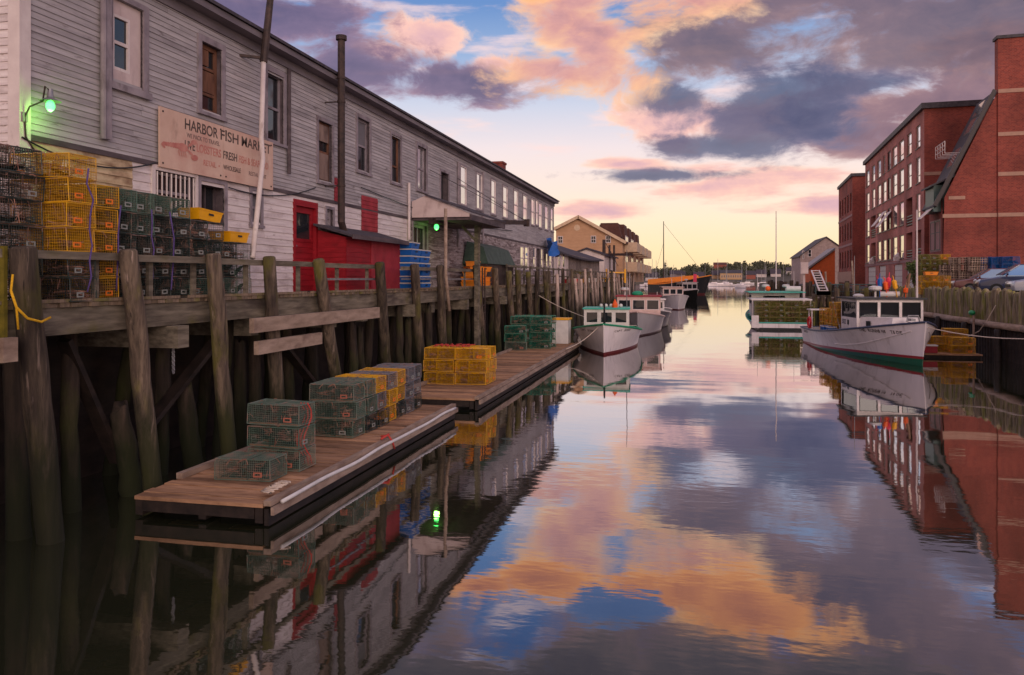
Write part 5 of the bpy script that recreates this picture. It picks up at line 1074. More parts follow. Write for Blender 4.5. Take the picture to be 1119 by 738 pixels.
for i, px in enumerate((1009.5, 1020.5, 1031)):
    p = at_d(px, HY, 53); stack((['olive']*7, ['olive']*7, ['olive']*6+['yellow'])[i], p.x, p.y, QZ, R(90), 'the %s tall olive stack' % ('left', 'middle', 'right')[i], G4, .36)
tz = make_tray(M['pl_orange']); p = at_d(1019, HY, 47); place(tz, (p.x-.1, p.y, QZ+1.12)); tag(tz, 'orange tray on top of the low yellow quay traps', 'tray')
# raft with yellow traps beside the bow
p = on_z(1036, 388, .1); rf = thing('raft', 'small low raft with yellow traps against the right quay', 'raft', (p.x, p.y, 0))
mb = MB(); [mb.span(p.x-1.35, p.x+1.25, p.y-.5+i*.2, p.y-.31+i*.2, .12, .18) for i in range(11)]; mb.build('deck', M['plank'], rf)
mb = MB(); mb.span(p.x-1.3, p.x+1.2, p.y-.4, p.y+1.6, -.2, .117); mb.build('flotation', M['wet'], rf)
for (dx_, dy_, n_, lab) in ((.55, 0, 2, 'front right'), (.45, .65, 3, 'rear right'), (-.4, .7, 2, 'rear left')):
    stack(['yellow']*n_, p.x+dx_, p.y+dy_, .185, 0, f'the {lab} yellow stack on the small raft', 'yellow traps on the small raft', .36)
bx = thing('fish_box', 'battered red and white fish box on the small raft', 'box', (p.x-.85, p.y-.05, .185)); mb = MB(); mb.box((0, 0, .16), (.7, .42, .3)); mb.build('body', M['redply'], bx, local=True); mb = MB(); mb.box((0, 0, .335), (.74, .46, .05)); mb.build('lid', M['pl_white'], bx, local=True)

# ------------------------------------------------------------------ boats
def hullmat(name, zones, rough=.35, slope=None):
    mt, nt, b = newmat(name); N, L = nt.nodes, nt.links; t = N.new('ShaderNodeTexCoord'); s = N.new('ShaderNodeSeparateXYZ'); L.new(t.outputs['Object'], s.inputs[0])
    zo = s.outputs[2]
    if slope:
        ms = N.new('ShaderNodeMath'); ms.operation = 'MULTIPLY_ADD'; ms.inputs[1].default_value = -slope[0]; L.new(s.outputs[1], ms.inputs[0]); L.new(zo, ms.inputs[2])
        ma = N.new('ShaderNodeMath'); ma.operation = 'ADD'; ma.inputs[1].default_value = slope[1]; L.new(ms.outputs[0], ma.inputs[0]); zo = ma.outputs[0]
    mr = N.new('ShaderNodeMapRange'); mr.inputs[1].default_value = -1; mr.inputs[2].default_value = 3; L.new(zo, mr.inputs[0])
    r = N.new('ShaderNodeValToRGB'); r.color_ramp.interpolation = 'CONSTANT'; e = r.color_ramp.elements
    while len(e) < len(zones): e.new(.5)
    for q, (z, c) in zip(e, zones): q.position = (z+1)/4; q.color = (*c, 1)
    L.new(mr.outputs[0], r.inputs[0])
    n = N.new('ShaderNodeTexNoise'); n.inputs['Scale'].default_value = 1.2; n.inputs['Detail'].default_value = 6; mp = N.new('ShaderNodeMapping'); mp.inputs['Scale'].default_value = (1, 1, .35); L.new(t.outputs['Object'], mp.inputs[0]); L.new(mp.outputs[0], n.inputs[0])
    m2 = N.new('ShaderNodeMapRange'); m2.inputs[1].default_value = .35; m2.inputs[2].default_value = .7; m2.inputs[3].default_value = 1.08; m2.inputs[4].default_value = .9; L.new(n.outputs[0], m2.inputs[0])
    mp3 = N.new('ShaderNodeMapping'); mp3.inputs['Scale'].default_value = (3, 3, .3); L.new(t.outputs['Object'], mp3.inputs[0]); n3 = N.new('ShaderNodeTexNoise'); n3.inputs['Scale'].default_value = 1.6; n3.inputs['Detail'].default_value = 5; L.new(mp3.outputs[0], n3.inputs[0])
    m3 = N.new('ShaderNodeMapRange'); m3.inputs[1].default_value = .56; m3.inputs[2].default_value = .72; m3.inputs[4].default_value = .3; L.new(n3.outputs[0], m3.inputs[0]); x3 = N.new('ShaderNodeMix'); x3.data_type = 'RGBA'; L.new(m3.outputs[0], x3.inputs[0]); L.new(r.outputs[0], x3.inputs[6]); x3.inputs[7].default_value = (*lin(128, 98, 84), 1)
    h = N.new('ShaderNodeHueSaturation'); L.new(x3.outputs[2], h.inputs['Color']); L.new(m2.outputs[0], h.inputs['Value']); L.new(h.outputs[0], b.inputs['Base Color']); b.inputs['Roughness'].default_value = rough; return mt
class LF(Frame):
    def __init__(s, root, o, u, n):
        W_ = WM[root]; m3 = W_.to_3x3(); s.o = W_ @ Vector(o); s.u = m3 @ Vector(u); s.n = m3 @ Vector(n)
def boat(name, label, pos, rz, L, B, bow, stern, hm, deckm, railm, cab=None, draft=.6, rake=.5, cat='boat', sole=.5, fore=.6, group=None, railr=.05):
    t_ = thing(name, label, cat, pos, rz, group); N_ = 26
    def hb(t): return B/2*max(.012, (1-(max(0, t-.42)/.58)**2.9))*(.84+.16*min(1, t/.35))
    def wl(t): return B/2*.9*max(.008, (1-(max(0, t-.25)/.75)**1.7))*(.86+.14*min(1, t/.35))
    def zs(t): return stern+(bow-stern)*max(0, (t-.12)/.88)**2.0
    def pt(t, z, side):
        s_ = zs(t)
        if z >= 0: f = z/s_; x = wl(t)+(hb(t)-wl(t))*f**1.25
        else: f = -z/draft; x = wl(t)*(1-f*f*.85)
        return (side*x, -L/2+L*t+rake*max(-.3, z/bow)*t**5-(.25*draft if z < 0 else 0)*(t**8), z)
    return t_, hb, wl, zs, pt, N_
def build_boat(name, label, pos, rz, L, B, bow, stern, hm, deckm, railm, draft=.6, rake=.5, cat='boat', sole=.5, fore=.6, group=None, railr=.05):
    t_, hb, wl, zs, pt, N_ = boat(name, label, pos, rz, L, B, bow, stern, hm, deckm, railm, None, draft, rake, cat, sole, fore, group, railr)
    lv = [-1, -.8, -.5, -.2, 0, .15, .3, .5, .7, .85, 1.0]; mb = MB()
    for side in (-1, 1):
        vs = []; n = len(lv)
        for i in range(N_+1):
            t = i/N_
            for f in lv: vs.append(pt(t, draft*f if f < 0 else zs(t)*f, side))
        fs = [(i*n+j, (i+1)*n+j, (i+1)*n+j+1, i*n+j+1) for i in range(N_) for j in range(n-1)]; mb.add(vs, fs)
    n = len(lv); a = [pt(0, draft*f if f < 0 else zs(0)*f, -1) for f in lv]; b_ = [pt(0, draft*f if f < 0 else zs(0)*f, 1) for f in lv]
    for j in range(n-1): mb.face([a[j], b_[j], b_[j+1], a[j+1]])
    a = [pt(1, draft*f if f < 0 else zs(1)*f, -1) for f in lv]; b_ = [pt(1, draft*f if f < 0 else zs(1)*f, 1) for f in lv]
    for j in range(n-1): mb.face([a[j], b_[j], b_[j+1], a[j+1]])
    for i in range(N_): t, t2 = i/N_, (i+1)/N_; mb.face([pt(t, -draft, -1), pt(t2, -draft, -1), pt(t2, -draft, 1), pt(t, -draft, 1)])
    o = mb.build('hull', hm, t_, local=True); autosmooth(o, 40)
    mb = MB(); IN = .07
    def ins(t, z, side): p = pt(t, z, side); x = max(.0, abs(p[0])-IN); return (side*x, p[1]-(.1 if t > .97 else 0), z)
    for i in range(N_):
        t, t2 = i/N_, (i+1)/N_; mid = (t+t2)/2
        if mid < fore: mb.face([ins(t, sole, -1), ins(t2, sole, -1), ins(t2, sole, 1), ins(t, sole, 1)])
        else: mb.face([ins(t, zs(t)-.05, -1), ins(t2, zs(t2)-.05, -1), ins(t2, zs(t2)-.05, 1), ins(t, zs(t)-.05, 1)])
    mb.build('deck', deckm, t_, local=True)
    mb = MB()
    for side in (-1, 1):
        for i in range(N_):
            t, t2 = i/N_, (i+1)/N_
            if (t+t2)/2 < fore: mb.face([ins(t, sole, side), ins(t2, sole, side), ins(t2, zs(t2)-.01, side), ins(t, zs(t)-.01, side)])
    tf = round(fore*N_)/N_; mb.face([ins(tf, sole, -1), ins(tf, sole, 1), ins(tf, zs(tf)-.05, 1), ins(tf, zs(tf)-.05, -1)])
    mb.face([(-abs(pt(0, stern, 1)[0])+IN, -L/2+.07, sole), (abs(pt(0, stern, 1)[0])-IN, -L/2+.07, sole), (abs(pt(0, stern, 1)[0])-IN, -L/2+.07, stern), (-abs(pt(0, stern, 1)[0])+IN, -L/2+.07, stern)])
    mb.build('bulwark', deckm, t_, local=True)
    mb = MB()
    for side in (-1, 1): mb.tube([pt(i/N_, zs(i/N_)+.005, side) for i in range(N_+1)], railr, 6)
    mb.tube([pt(0, stern, -1), pt(0, stern, 1)], railr, 6); mb.build('gunwale', railm, t_, local=True)
    return t_, pt, zs
def wheelhouse(t_, hw, y0, y1, zb, zt, wallm, roofm, nf, ns, wz, sidey=None, open_back=True, over=.2, frame=None, glassm=None, taper=0):
    frame = frame or M['black']; glassm = glassm or M['glass']
    fF, fS, fP, fB = LF(t_, (-hw, y1, 0), (1, 0, 0), (0, 1, 0)), LF(t_, (hw, y0, 0), (0, 1, 0), (1, 0, 0)), LF(t_, (-hw, y0, 0), (0, 1, 0), (-1, 0, 0)), LF(t_, (-hw, y0, 0), (1, 0, 0), (0, -1, 0))
    def row(n, W_, mrg=.1, gap=.12): ww = (W_-2*mrg-(n-1)*gap)/n; return [(mrg+i*(ww+gap), mrg+i*(ww+gap)+ww, wz[0], wz[1]) for i in range(n)]
    hF = row(nf, 2*hw); hS = row(ns, y1-y0) if ns else []
    mb = MB(); panel_wall(mb, fF, 0, 2*hw, zb, zt, hF, .06)
    for f_ in (fS, fP): panel_wall(mb, f_, 0, y1-y0, zb, zt, hS, .06)
    panel_wall(mb, fB, 0, 2*hw, zb, zt, [(hw*.5, hw*1.4, zb, zt-.25)], .06)
    mb.build('wheelhouse', wallm, t_)
    for f_, hs_ in ((fF, hF), (fS, hS), (fP, hS)):
        for h_ in hs_: window(t_, f_, *h_, frame, glassm, .03, .035, ((), ()), None, None, False)
    mb = MB(); mb.span(-hw-over*.6, hw+over*.6, y0-over*2.2, y1+over, zt, zt+.07); mb.build('roof', roofm, t_, local=True)
def mast(t_, x, y, z0, z1, r=.04, mt=None, name='mast', spr=None):
    mb = MB(); mb.tube([(x, y, z0), (x, y, z1)], [r, r*.6], 7)
    if spr: mb.tube([(x-spr, y, z0+(z1-z0)*.6), (x+spr, y, z0+(z1-z0)*.6)], r*.5, 5)
    return mb.build(name, mt or M['whitewood'], t_, local=True)
def radar(t_, x, y, z, mt=None):
    mb = MB(); mb.tube([(x, y, z), (x, y, z+.3)], .05, 8); mb.tube([(x, y, z+.3), (x, y, z+.36), (x, y, z+.48), (x, y, z+.52)], [.2, .28, .28, .15], 14); mb.build('radar', mt or M['pl_white'], t_, local=True)
WHT = lin(236, 222, 218); M['deckgrey'] = plain('pale_grey_deck', lin(170, 162, 160), .7); M['gel'] = plain('white_gelcoat', lin(226, 212, 206), .35); M['pinkgel'] = plain('pinkish_gelcoat', lin(214, 178, 166), .4); M['tealpaint'] = plain('teal_paint', lin(60, 170, 150), .5); M['greenpaint'] = plain('green_deck_paint', lin(10, 140, 96), .5); M['bluerub'] = plain('blue_grey_rail', lin(58, 62, 84), .5); M['hotpink'] = plain('fluorescent_pink', lin(250, 60, 90), .5); M['floor'] = plain('fluorescent_orange', lin(255, 96, 20), .5)

# right-hand lobster boat
d0 = on_z(1007, 400, 0); az = R(-6.5); Lb = 12.4; bdir = Vector((-math.sin(az), -math.cos(az), 0)); ctr = d0-bdir*(Lb/2-.1)
rzb = math.atan2(-bdir.x, bdir.y)
hm = hullmat('white_hull_green_bottom', [(-1, lin(8, 92, 62)), (.26, lin(150, 24, 34)), (.36, WHT)], .35, (.026, .15))
rb, pt, zs = build_boat('lobster_boat', 'white lobster boat with green bottom and black framed windows moored at right quay', (ctr.x, ctr.y, 0), rzb, Lb, 4.15, 1.78, .84, hm, M['deckgrey'], M['bluerub'], .7, .35, 'boat', .55, .6)
wheelhouse(rb, 1.42, .2, 2.55, 1.05, 2.58, M['gel'], M['black'], 3, 1, (1.74, 2.46))
mb = MB(); zt_ = 1.92
mb.hexa([(-1.38, 2.56, 1.1), (1.38, 2.56, 1.1), (.62, 4.5, 1.35), (-.62, 4.5, 1.35), (-1.26, 2.56, 1.80), (1.26, 2.56, 1.80), (.5, 4.35, 1.84), (-.5, 4.35, 1.84)]); tk = mb.build('trunk_cabin', M['gel'], rb, local=True)
for s in (-1, 1):
    for y in (1.2, ): mb = MB(); mb.box((s*1.425, y+.1, 1.5), (.02, .24, .22)); mb.build('porthole', M['black'], rb, local=True)
    for k in (.3, ): 
        q0 = Vector((s*1.34, 2.56, 1.5)); q1 = Vector((s*.58, 4.45, 1.6)); q = q0.lerp(q1, k); mb = MB(); mb.box(q, (.03, .26, .22), Matrix.Rotation(s*math.atan2(.76, 1.89), 3, 'Z')); mb.build('porthole', M['black'], rb, local=True)
    mb = MB(); mb.tube([pt(.52+.02*i, .42+.004*i*i*.5, s) for i in range(23)], .028, 6); mb.build('spray_rail', M['gel'], rb, local=True)
def on_hull(t0, t1, zc, side, off=.02):
    a, b_ = Vector(pt(t0, zc, side)), Vector(pt(t1, zc, side)); u = (b_-a).normalized()
    return a, b_, u
a, b_, u = on_hull(.80, .93, 1.25, 1); a2 = Vector(pt(.80, 1.45, 1)); 
n_ = u.cross(Vector((0, 0, 1))); n_ = n_ if n_.x > 0 else -n_
def hull_text(t_, s, t0, t1, z, hgt, side, mt):
    """lettering laid along the hull plating: each letter sits on the local plate"""
    k = len(s); step = (t1-t0)/k; root = None
    for i, ch in enumerate(s):
        if ch == ' ': continue
        ta, tb = t0+step*i, t0+step*(i+.82); pa, pb = Vector(pt(ta, z, side)), Vector(pt(tb, z, side)); pu = Vector(pt(ta, z+hgt, side))
        cu = bpy.data.curves.new('t', 'FONT'); cu.body = ch; cu.offset = .015; to = bpy.data.objects.new('t', cu); COL.objects.link(to)
        me = bpy.data.meshes.new_from_object(to.evaluated_get(bpy.context.evaluated_depsgraph_get())); bpy.data.objects.remove(to)
        if not len(me.vertices): continue
        xs = [q.co.x for q in me.vertices]; ys = [q.co.y for q in me.vertices]; nn = (pb-pa).cross(pu-pa).normalized(); nn = nn if nn.x*side > 0 else -nn
        base = len(hull_text.mb.v)
        for q in me.vertices: hull_text.mb.v.append(tuple(pa+(pb-pa)*((q.co.x-min(xs))/max(.3, max(xs)-min(xs)))+(pu-pa)*((q.co.y-min(ys))/max(.3, max(ys)-min(ys)))+nn*.012))
        for p_ in me.polygons: hull_text.mb.f.append(tuple(base+v for v in p_.vertices)); hull_text.mb.mi.append(0)
hull_text.mb = MB(); hull_text(rb, 'THE RUNNIN\' TIDE', .775, .945, 1.28, .13, 1, None) if False else None
# facing the starboard side the letters read from stern-side left to bow right
hull_text(rb, 'THE RUNNIN\' TIDE', .765, .935, 1.22, .14, 1, None); hull_text(rb, '5052', .07, .16, .62, .13, 1, None); hull_text.mb.build('name_lettering', M['ink'], rb, local=True)
nf = LF(rb, (1.425, .25, 0), (0, 1, 0), (1, 0, 0)); text_on('502', nf, .12, .72, 1.4, 1.62, .004, M['bluerub'], rb, 'number', .01)
for (x, y) in ((.9, 2.2), (.45, 1.6), (-.6, 1.8)): pass
radar(rb, .35, 1.7, 2.66); mast(rb, -1.28, 2.2, 2.66, 6.6, .05); mast(rb, .9, .5, 2.66, 4.6, .02, M['steel'], 'antenna')
mb = MB(); mb.tube([(-.9, 1.2, 2.79), (-.1, 1.0, 2.79)], .13, 12); mb.build('life_raft', M['pl_white'], rb, local=True, smooth=False)
mb = MB(); mb.ball((.75, .6, 2.7), .22, 12, (1.2, 1.2, .5)); mb.build('dome', M['pl_white'], rb, local=True, smooth=True)
for i, (x, y, c_, h_, ln) in enumerate(((-.2, .95, 'hotpink', 1.0, .25), (-.45, .9, 'hotpink', 1.15, -.1), (-.35, 1.15, 'floor', .9, .1), (-.05, 1.1, 'pl_blue', 1.1, .0), (-.75, 1.3, 'pl_yellow', 1.0, .2), (-1.05, 1.5, 'floor', .55, .0), (-.6, .8, 'hotpink', .95, .3))):
    mb = MB(); mb.tube([(x, y, 2.66), (x+ln*.3, y, 2.66+h_*.35), (x+ln*.35, y, 2.66+h_*.4), (x+ln*.7, y, 2.66+h_*.75), (x+ln*.75, y, 2.66+h_*.8), (x+ln, y, 2.66+h_)], [.02, .02, .10, .11, .02, .015], 10)
    o = mb.build('marker_buoy', M[c_], None, local=True); o.data.transform(Matrix.Identity(4)); o.matrix_world = WM[rb]; tag(o, ('tall pink', 'tallest pink', 'orange', 'blue', 'yellow', 'short orange', 'leaning pink')[i]+' marker buoy standing on the lobster boat wheelhouse roof', 'buoy', 'buoys on the wheelhouse roof')
mb = MB(); mb.tube([(-1.1, 1.4, 2.66), (-1.25, 1.3, 3.3), (-1.3, 1.3, 3.75)], .05, 7); mb.tube([(-1.3, 1.15, 3.6), (-1.05, 1.35, 3.0), (-.9, 1.5, 2.66)], .03, 6); mb.build('gaff', M['runner'], rb, local=True)
mb = MB(); mb.tube([(1.3, -.3, 1.0), (1.35, -1.3, 2.3), (1.45, -1.0, 2.35)], .04, 7); mb.tube([(1.3, -1.9, 1.0), (1.35, -1.3, 2.3)], .04, 7); mb.build('davit', M['steel'], rb, local=True)
mb = MB(); mb.tube([(-.25, 5.25, 1.75), (-.2, 5.25, 1.98), (.2, 5.25, 1.98), (.25, 5.25, 1.75)], .03, 6); mb.box((0, 5.0, 1.8), (.18, .5, .1)); mb.build('bow_chock', M['steel'], rb, local=True)
mb = MB(); mb.span(-1.5, 1.5, -5.9, -5.1, 1.8, 1.86); mb.build('stern_roof', M['gel'], rb, local=True)
mb = MB()
for x in (-1.4, 1.4):
    for y in (-5.8, -5.2): mb.tube([(x, y, .6), (x, y, 1.8)], .035, 6)
mb.build('stern_post', M['gel'], rb, local=True)
mb = MB(); mb.tube([(1.55+.06, -4.9+.28*math.cos(k*.524), 1.15+.28*math.sin(k*.524)) for k in range(13)], .06, 8, False); mb.build('life_ring', M['pl_red'], rb, local=True, smooth=True)
Wr = WM[rb]
def aboard(kinds, x, y, z, rz_, where, group, B_=None):
    p = (B_ or Wr) @ Vector((x, y, z)); stack(kinds, p.x, p.y, p.z, rz_, where, group, .36)
G5 = 'yellow traps aboard the white lobster boat'
aboard(['yellow']*5, .95, -.75, .56, rzb, 'the forward stack aboard the right lobster boat', G5); aboard(['yellow']*5, .95, -1.5, .56, rzb+.05, 'the middle stack aboard the right lobster boat', G5); aboard(['yellow']*4, .95, -3.3, .56, rzb, 'the aftmost stack aboard the right lobster boat', G5); aboard(['yellow']*4, .95, -2.4, .56, rzb, 'the after stack aboard the right lobster boat', G5); aboard(['yellow']*5, -.4, -1.2, .56, rzb, 'the inboard stack aboard the right lobster boat', G5)
for i, (x, y) in enumerate(((1.42, -.75), (1.42, -1.75))):
    o = copy_tree(cb); p = Wr @ Vector((x+.2, y, .86)); place(o, p, rzb+R(90)); o.scale = (1, .7, 1.5); tag(o, ('forward', 'after')[i]+' blue tray on the starboard rail of the lobster boat', 'tray', 'blue trays on the lobster boat rail')
mb = MB(); p0 = Wr @ Vector((-.1, 5.6, .55)); mb.ball(p0, .2, 10, (1, 1, 1.3)); tag(mb.build('bow_fender', M['pl_blue'], None, smooth=True), 'blue fender hanging at the stem of the white lobster boat', 'fender')

# trap-laden boat astern of it
p = on_z(849, 361, 0); hm2 = hullmat('white_hull_black_boot', [(-1, lin(20, 20, 24)), (.12, WHT)])
tb, pt2, zs2 = build_boat('trap_boat', 'white boat with teal roof, its stern piled high with olive traps', (p.x+.35, p.y+5.4, 0), R(0), 11, 4.1, 1.6, .5, hm2, M['tealpaint'], M['tealpaint'], .6, .4, 'boat', .15, .62)
wheelhouse(tb, 1.7, -.6, 2.0, .7, 2.5, M['gel'], M['tealpaint'], 3, 2, (1.65, 2.3), over=.5)
mb = MB(); mb.span(-2.0, 2.0, -4.9, -.4, 2.02, 2.12); mb.build('deck_canopy', M['gel'], tb, local=True)
for x in (-1.9, 1.9): mb = MB(); mb.tube([(x, -4.8, .4), (x, -4.8, 2.02)], .05, 6); mb.build('canopy_post', M['gel'], tb, local=True)
mb = MB(); mb.span(-2.02, -1.55, -5.56, -5.46, .15, 1.0); mb.build('stern_post', M['gel'], tb, local=True)
mb = MB(); mb.span(-1.5, 1.7, -5.55, -5.51, .02, .16); mb.build('stern_opening', M['black'], tb, local=True)
radar(tb, -.6, .5, 2.57); radar(tb, .9, .8, 2.57); mast(tb, .15, .4, 2.75, 8.6, .05, M['whitewood'], 'mast', None); mast(tb, -1.2, .3, 2.75, 3.9, .02); mast(tb, 1.4, .2, 2.75, 4.1, .02)
mb = MB(); mb.tube([(.8, -.4, 2.78), (1.8, -.4, 2.76)], .2, 12); mb.build('life_raft', M['pl_white'], tb, local=True)
mb = MB(); mb.ball((-.5, -.3, 2.78), .2, 10); tag(o := mb.build('buoy', M['floor'], None, local=True, smooth=True), 'round orange buoy on the roof of the trap-laden boat', 'buoy'); o.matrix_world = WM[tb]
Wt = WM[tb]; G6 = 'olive traps aboard the teal roofed boat'
for j in range(4): aboard(['olive']*5, -1.3+j*.98, -5.05, .16, 0, 'the %s stern stack of teal-roofed boat' % ('first', 'second', 'third', 'fourth')[j], G6, Wt)
for j in range(2): aboard(['olive']*5, -.8+j*1.5, -4.3, .16, 0, 'the %s inner stack of teal-roofed boat' % ('left', 'right')[j], G6, Wt)

# left row of boats
p = on_z(660, 388, 0); hmL = hullmat('white_hull_red_boot', [(-1, lin(110, 28, 34)), (.1, WHT)])
def bow_at(px, py, az, L): q = on_z(px, py, 0); d = Vector((-math.sin(az), -math.cos(az), 0)); c = q-d*(L/2-.05); return (c.x, c.y, 0), math.atan2(-d.x, d.y)
ps, rz_ = bow_at(660, 388, R(-4), 9)
lb_, pt3, zs3 = build_boat('fishing_boat', 'white fishing boat with green trimmed bow moored beside the far float', ps, rz_, 9, 3.5, 1.42, .8, hmL, M['greenpaint'], M['greenpaint'], .6, .3, 'boat', .4, .62)
wheelhouse(lb_, 1.12, -.6, 1.3, .8, 1.98, M['gel'], M['tealpaint'], 3, 1, (1.3, 1.86), frame=M['gel'], over=.1)
mast(lb_, .05, 2.6, .9, 2.35, .07, M['black'], 'bow_post'); mast(lb_, -1.0, .2, 2.05, 5.0, .025, M['steel'], 'antenna')
mb = MB()
for i in range(5): mb.ball((-.7+.25*i, .3+.1*(i % 2), 2.14), .1, 8)
mb.build('roof_float', M['pl_white'], lb_, local=True, smooth=True)
mb = MB(); mb.tube([(-.4, .4, 2.05), (-.4, .4, 2.18), (-.4, .4, 2.48)], [.13, .15, .01], 10); mb.build('roof_cone', M['floor'], lb_, local=True)
def hull_letters(t_, pt_, s, t0, t1, z, hgt, side):
    global pt
    old = pt; pt = pt_; hull_text.mb = MB(); hull_text(t_, s, t0, t1, z, hgt, side, None); pt = old; hull_text.mb.build('name_lettering', M['ink'], t_, local=True)
hull_letters(lb_, pt3, 'CAPT JOHN', .93, .80, 1.02, .1, -1)
hull_letters(lb_, pt3, 'CAPT JOHN', .80, .93, 1.02, .1, 1)
# pale locker on the float beside it
q_ = on_z(616, 366, FZ); lk = thing('dock_locker', 'pale dock locker with yellow lid at the end of far float', 'locker', (-6.35, 39.3, FZ)); mb = MB(); mb.box((0, 0, .6), (.8, .9, 1.16)); mb.build('body', M['pl_white'], lk, local=True); mb = MB(); mb.box((0, 0, 1.22), (.9, 1.0, .08)); mb.build('lid', M['pl_yellow'], lk, local=True)
hmg = hullmat('grey_hull_dark_boot', [(-1, lin(60, 30, 34)), (.08, lin(168, 160, 160))])
ps, rz_ = bow_at(697, 368, R(-3), 10)
b2, _, _ = build_boat('fishing_boat', 'grey hulled fishing boat with pink wheelhouse and green roof bundle', ps, rz_, 10, 3.4, 1.5, .9, hmg, M['deckgrey'], M['pinkgel'], .6, .3, 'boat', .5, .62)
wheelhouse(b2, 1.4, -1.2, 1.5, .9, 2.35, M['pinkgel'], M['redply'], 3, 2, (1.5, 2.15), frame=M['gel'], over=.15)
mb = MB(); mb.ball((.1, .2, 2.5), .36, 12, (1.1, 1.1, .6)); mb.build('roof_bundle', M['greenpaint'], b2, local=True, smooth=True); mast(b2, .6, .2, 2.42, 3.9, .03); radar(b2, .9, .9, 2.42)
hmd = hullmat('dark_grey_hull', [(-1, lin(40, 30, 34)), (.08, lin(92, 88, 92))])
ps, rz_ = bow_at(711, 360, R(-3), 9)
b3, _, _ = build_boat('work_boat', 'dark grey work boat with open frame behind the pink wheelhouse boat', ps, rz_, 9, 3.0, 1.4, .9, hmd, M['deckgrey'], M['gel'], .6, .3, 'boat', .5, .62)
wheelhouse(b3, 1.0, -.8, .8, .9, 1.95, M['gel'], M['gel'], 2, 1, (1.3, 1.82), frame=M['gel']); mast(b3, 0, 2.2, 1.0, 2.3, .04)
ps, rz_ = bow_at(721, 352, R(-6), 9)
b35, _, _ = build_boat('work_boat', 'small pale grey skiff between the dark work boat and white cruiser', ps, rz_, 8, 2.6, 1.2, .8, hmg, M['deckgrey'], M['gel'], .5, .3, 'boat', .4, .62); mast(b35, 0, 1.0, .8, 2.4, .04)
ps, rz_ = bow_at(729, 339, R(8), 9)
b4, _, _ = build_boat('fishing_boat', 'large white hulled fishing boat with low pink deckhouse farther along left row', ps, R(180)-R(-62)+R(0) if False else rz_+R(16), 9, 3.3, 1.75, 1.3, hmL, M['deckgrey'], M['gel'], .7, .4, 'boat', .8, .66)
wheelhouse(b4, 1.2, -3.2, -.6, 1.1, 2.5, M['pinkgel'], M['pinkgel'], 3, 3, (1.7, 2.3), frame=M['gel']); mast(b4, 0, -2, 2.5, 3.6, .04)
ps, rz_ = bow_at(747, 328.5, R(0), 11)
b5, _, _ = build_boat('fishing_boat', 'dark green hulled boat with white wheelhouse in front of the big dark trawler', ps, rz_+R(22), 11, 3.3, 1.8, 1.2, hullmat('dark_green_hull', [(-1, lin(30, 34, 34)), (2.0, WHT)]), M['deckgrey'], M['gel'], .7, .5, 'boat', 1.0, .66)
wheelhouse(b5, 1.3, 0, 2.6, 1.2, 2.9, M['gel'], M['gel'], 3, 2, (1.9, 2.6)); radar(b5, 0, 1, 2.97); mast(b5, .6, .5, 2.97, 4.4, .05)
# big dark trawler, bow to the right
q_ = on_z(769, 322, 0); azt = R(58); dirb = Vector((math.sin(azt)*1, -math.cos(azt), 0)); Lt = 14; c_ = q_-dirb*(Lt/2-.3)
tr, _, _ = build_boat('trawler', 'black hulled trawler with orange bulwark and high bow at far left row', (c_.x, c_.y, 0), math.atan2(-dirb.x, dirb.y), Lt, 5.2, 4.3, 2.3, hullmat('black_hull', [(-1, lin(90, 30, 30)), (.3, lin(26, 28, 30))]), M['pl_orange'], M['pl_orange'], 1.0, 1.6, 'boat', 1.6, .5, None, .12)
mb = MB(); mb.hexa([(-2.4, -6.8, 2.3), (2.4, -6.8, 2.3), (1.2, 4.6, 3.4), (-1.2, 4.6, 3.4), (-2.4, -6.8, 3.4), (2.4, -6.8, 3.4), (1.2, 4.6, 4.3), (-1.2, 4.6, 4.3)]); mb.build('shelter_deck', M['pl_orange'], tr, local=True)
mast(tr, 0, -4, 3.5, 17, .14, M['darkmetal'], 'mast'); mb = MB(); mb.tube([(0, -4, 16.5), (0, 7, 4.4)], .03, 4); mb.tube([(0, -4, 12), (0, -6.8, 3.6)], .03, 4); mb.build('rigging', M['black'], tr, local=True)
mb = MB(); q_ = at_d(759, 317, 150); mb.tube([(q_.x, q_.y, -.5), (q_.x, q_.y, 1.2), (q_.x+.05, q_.y, 2.6), (q_.x+.1, q_.y, 4.4)], [.32, .34, .34, .3], 10); tag(mb.build('channel_marker', M['hotpink'], None, smooth=True), 'bright red channel post standing in the water by the trawler bow', 'post')
mb = MB(); q_ = at_d(711, 322, 92); mb.tube([(q_.x-1.5, q_.y, .5), (q_.x+2.6, q_.y, .9)], [.2, .2], 6)
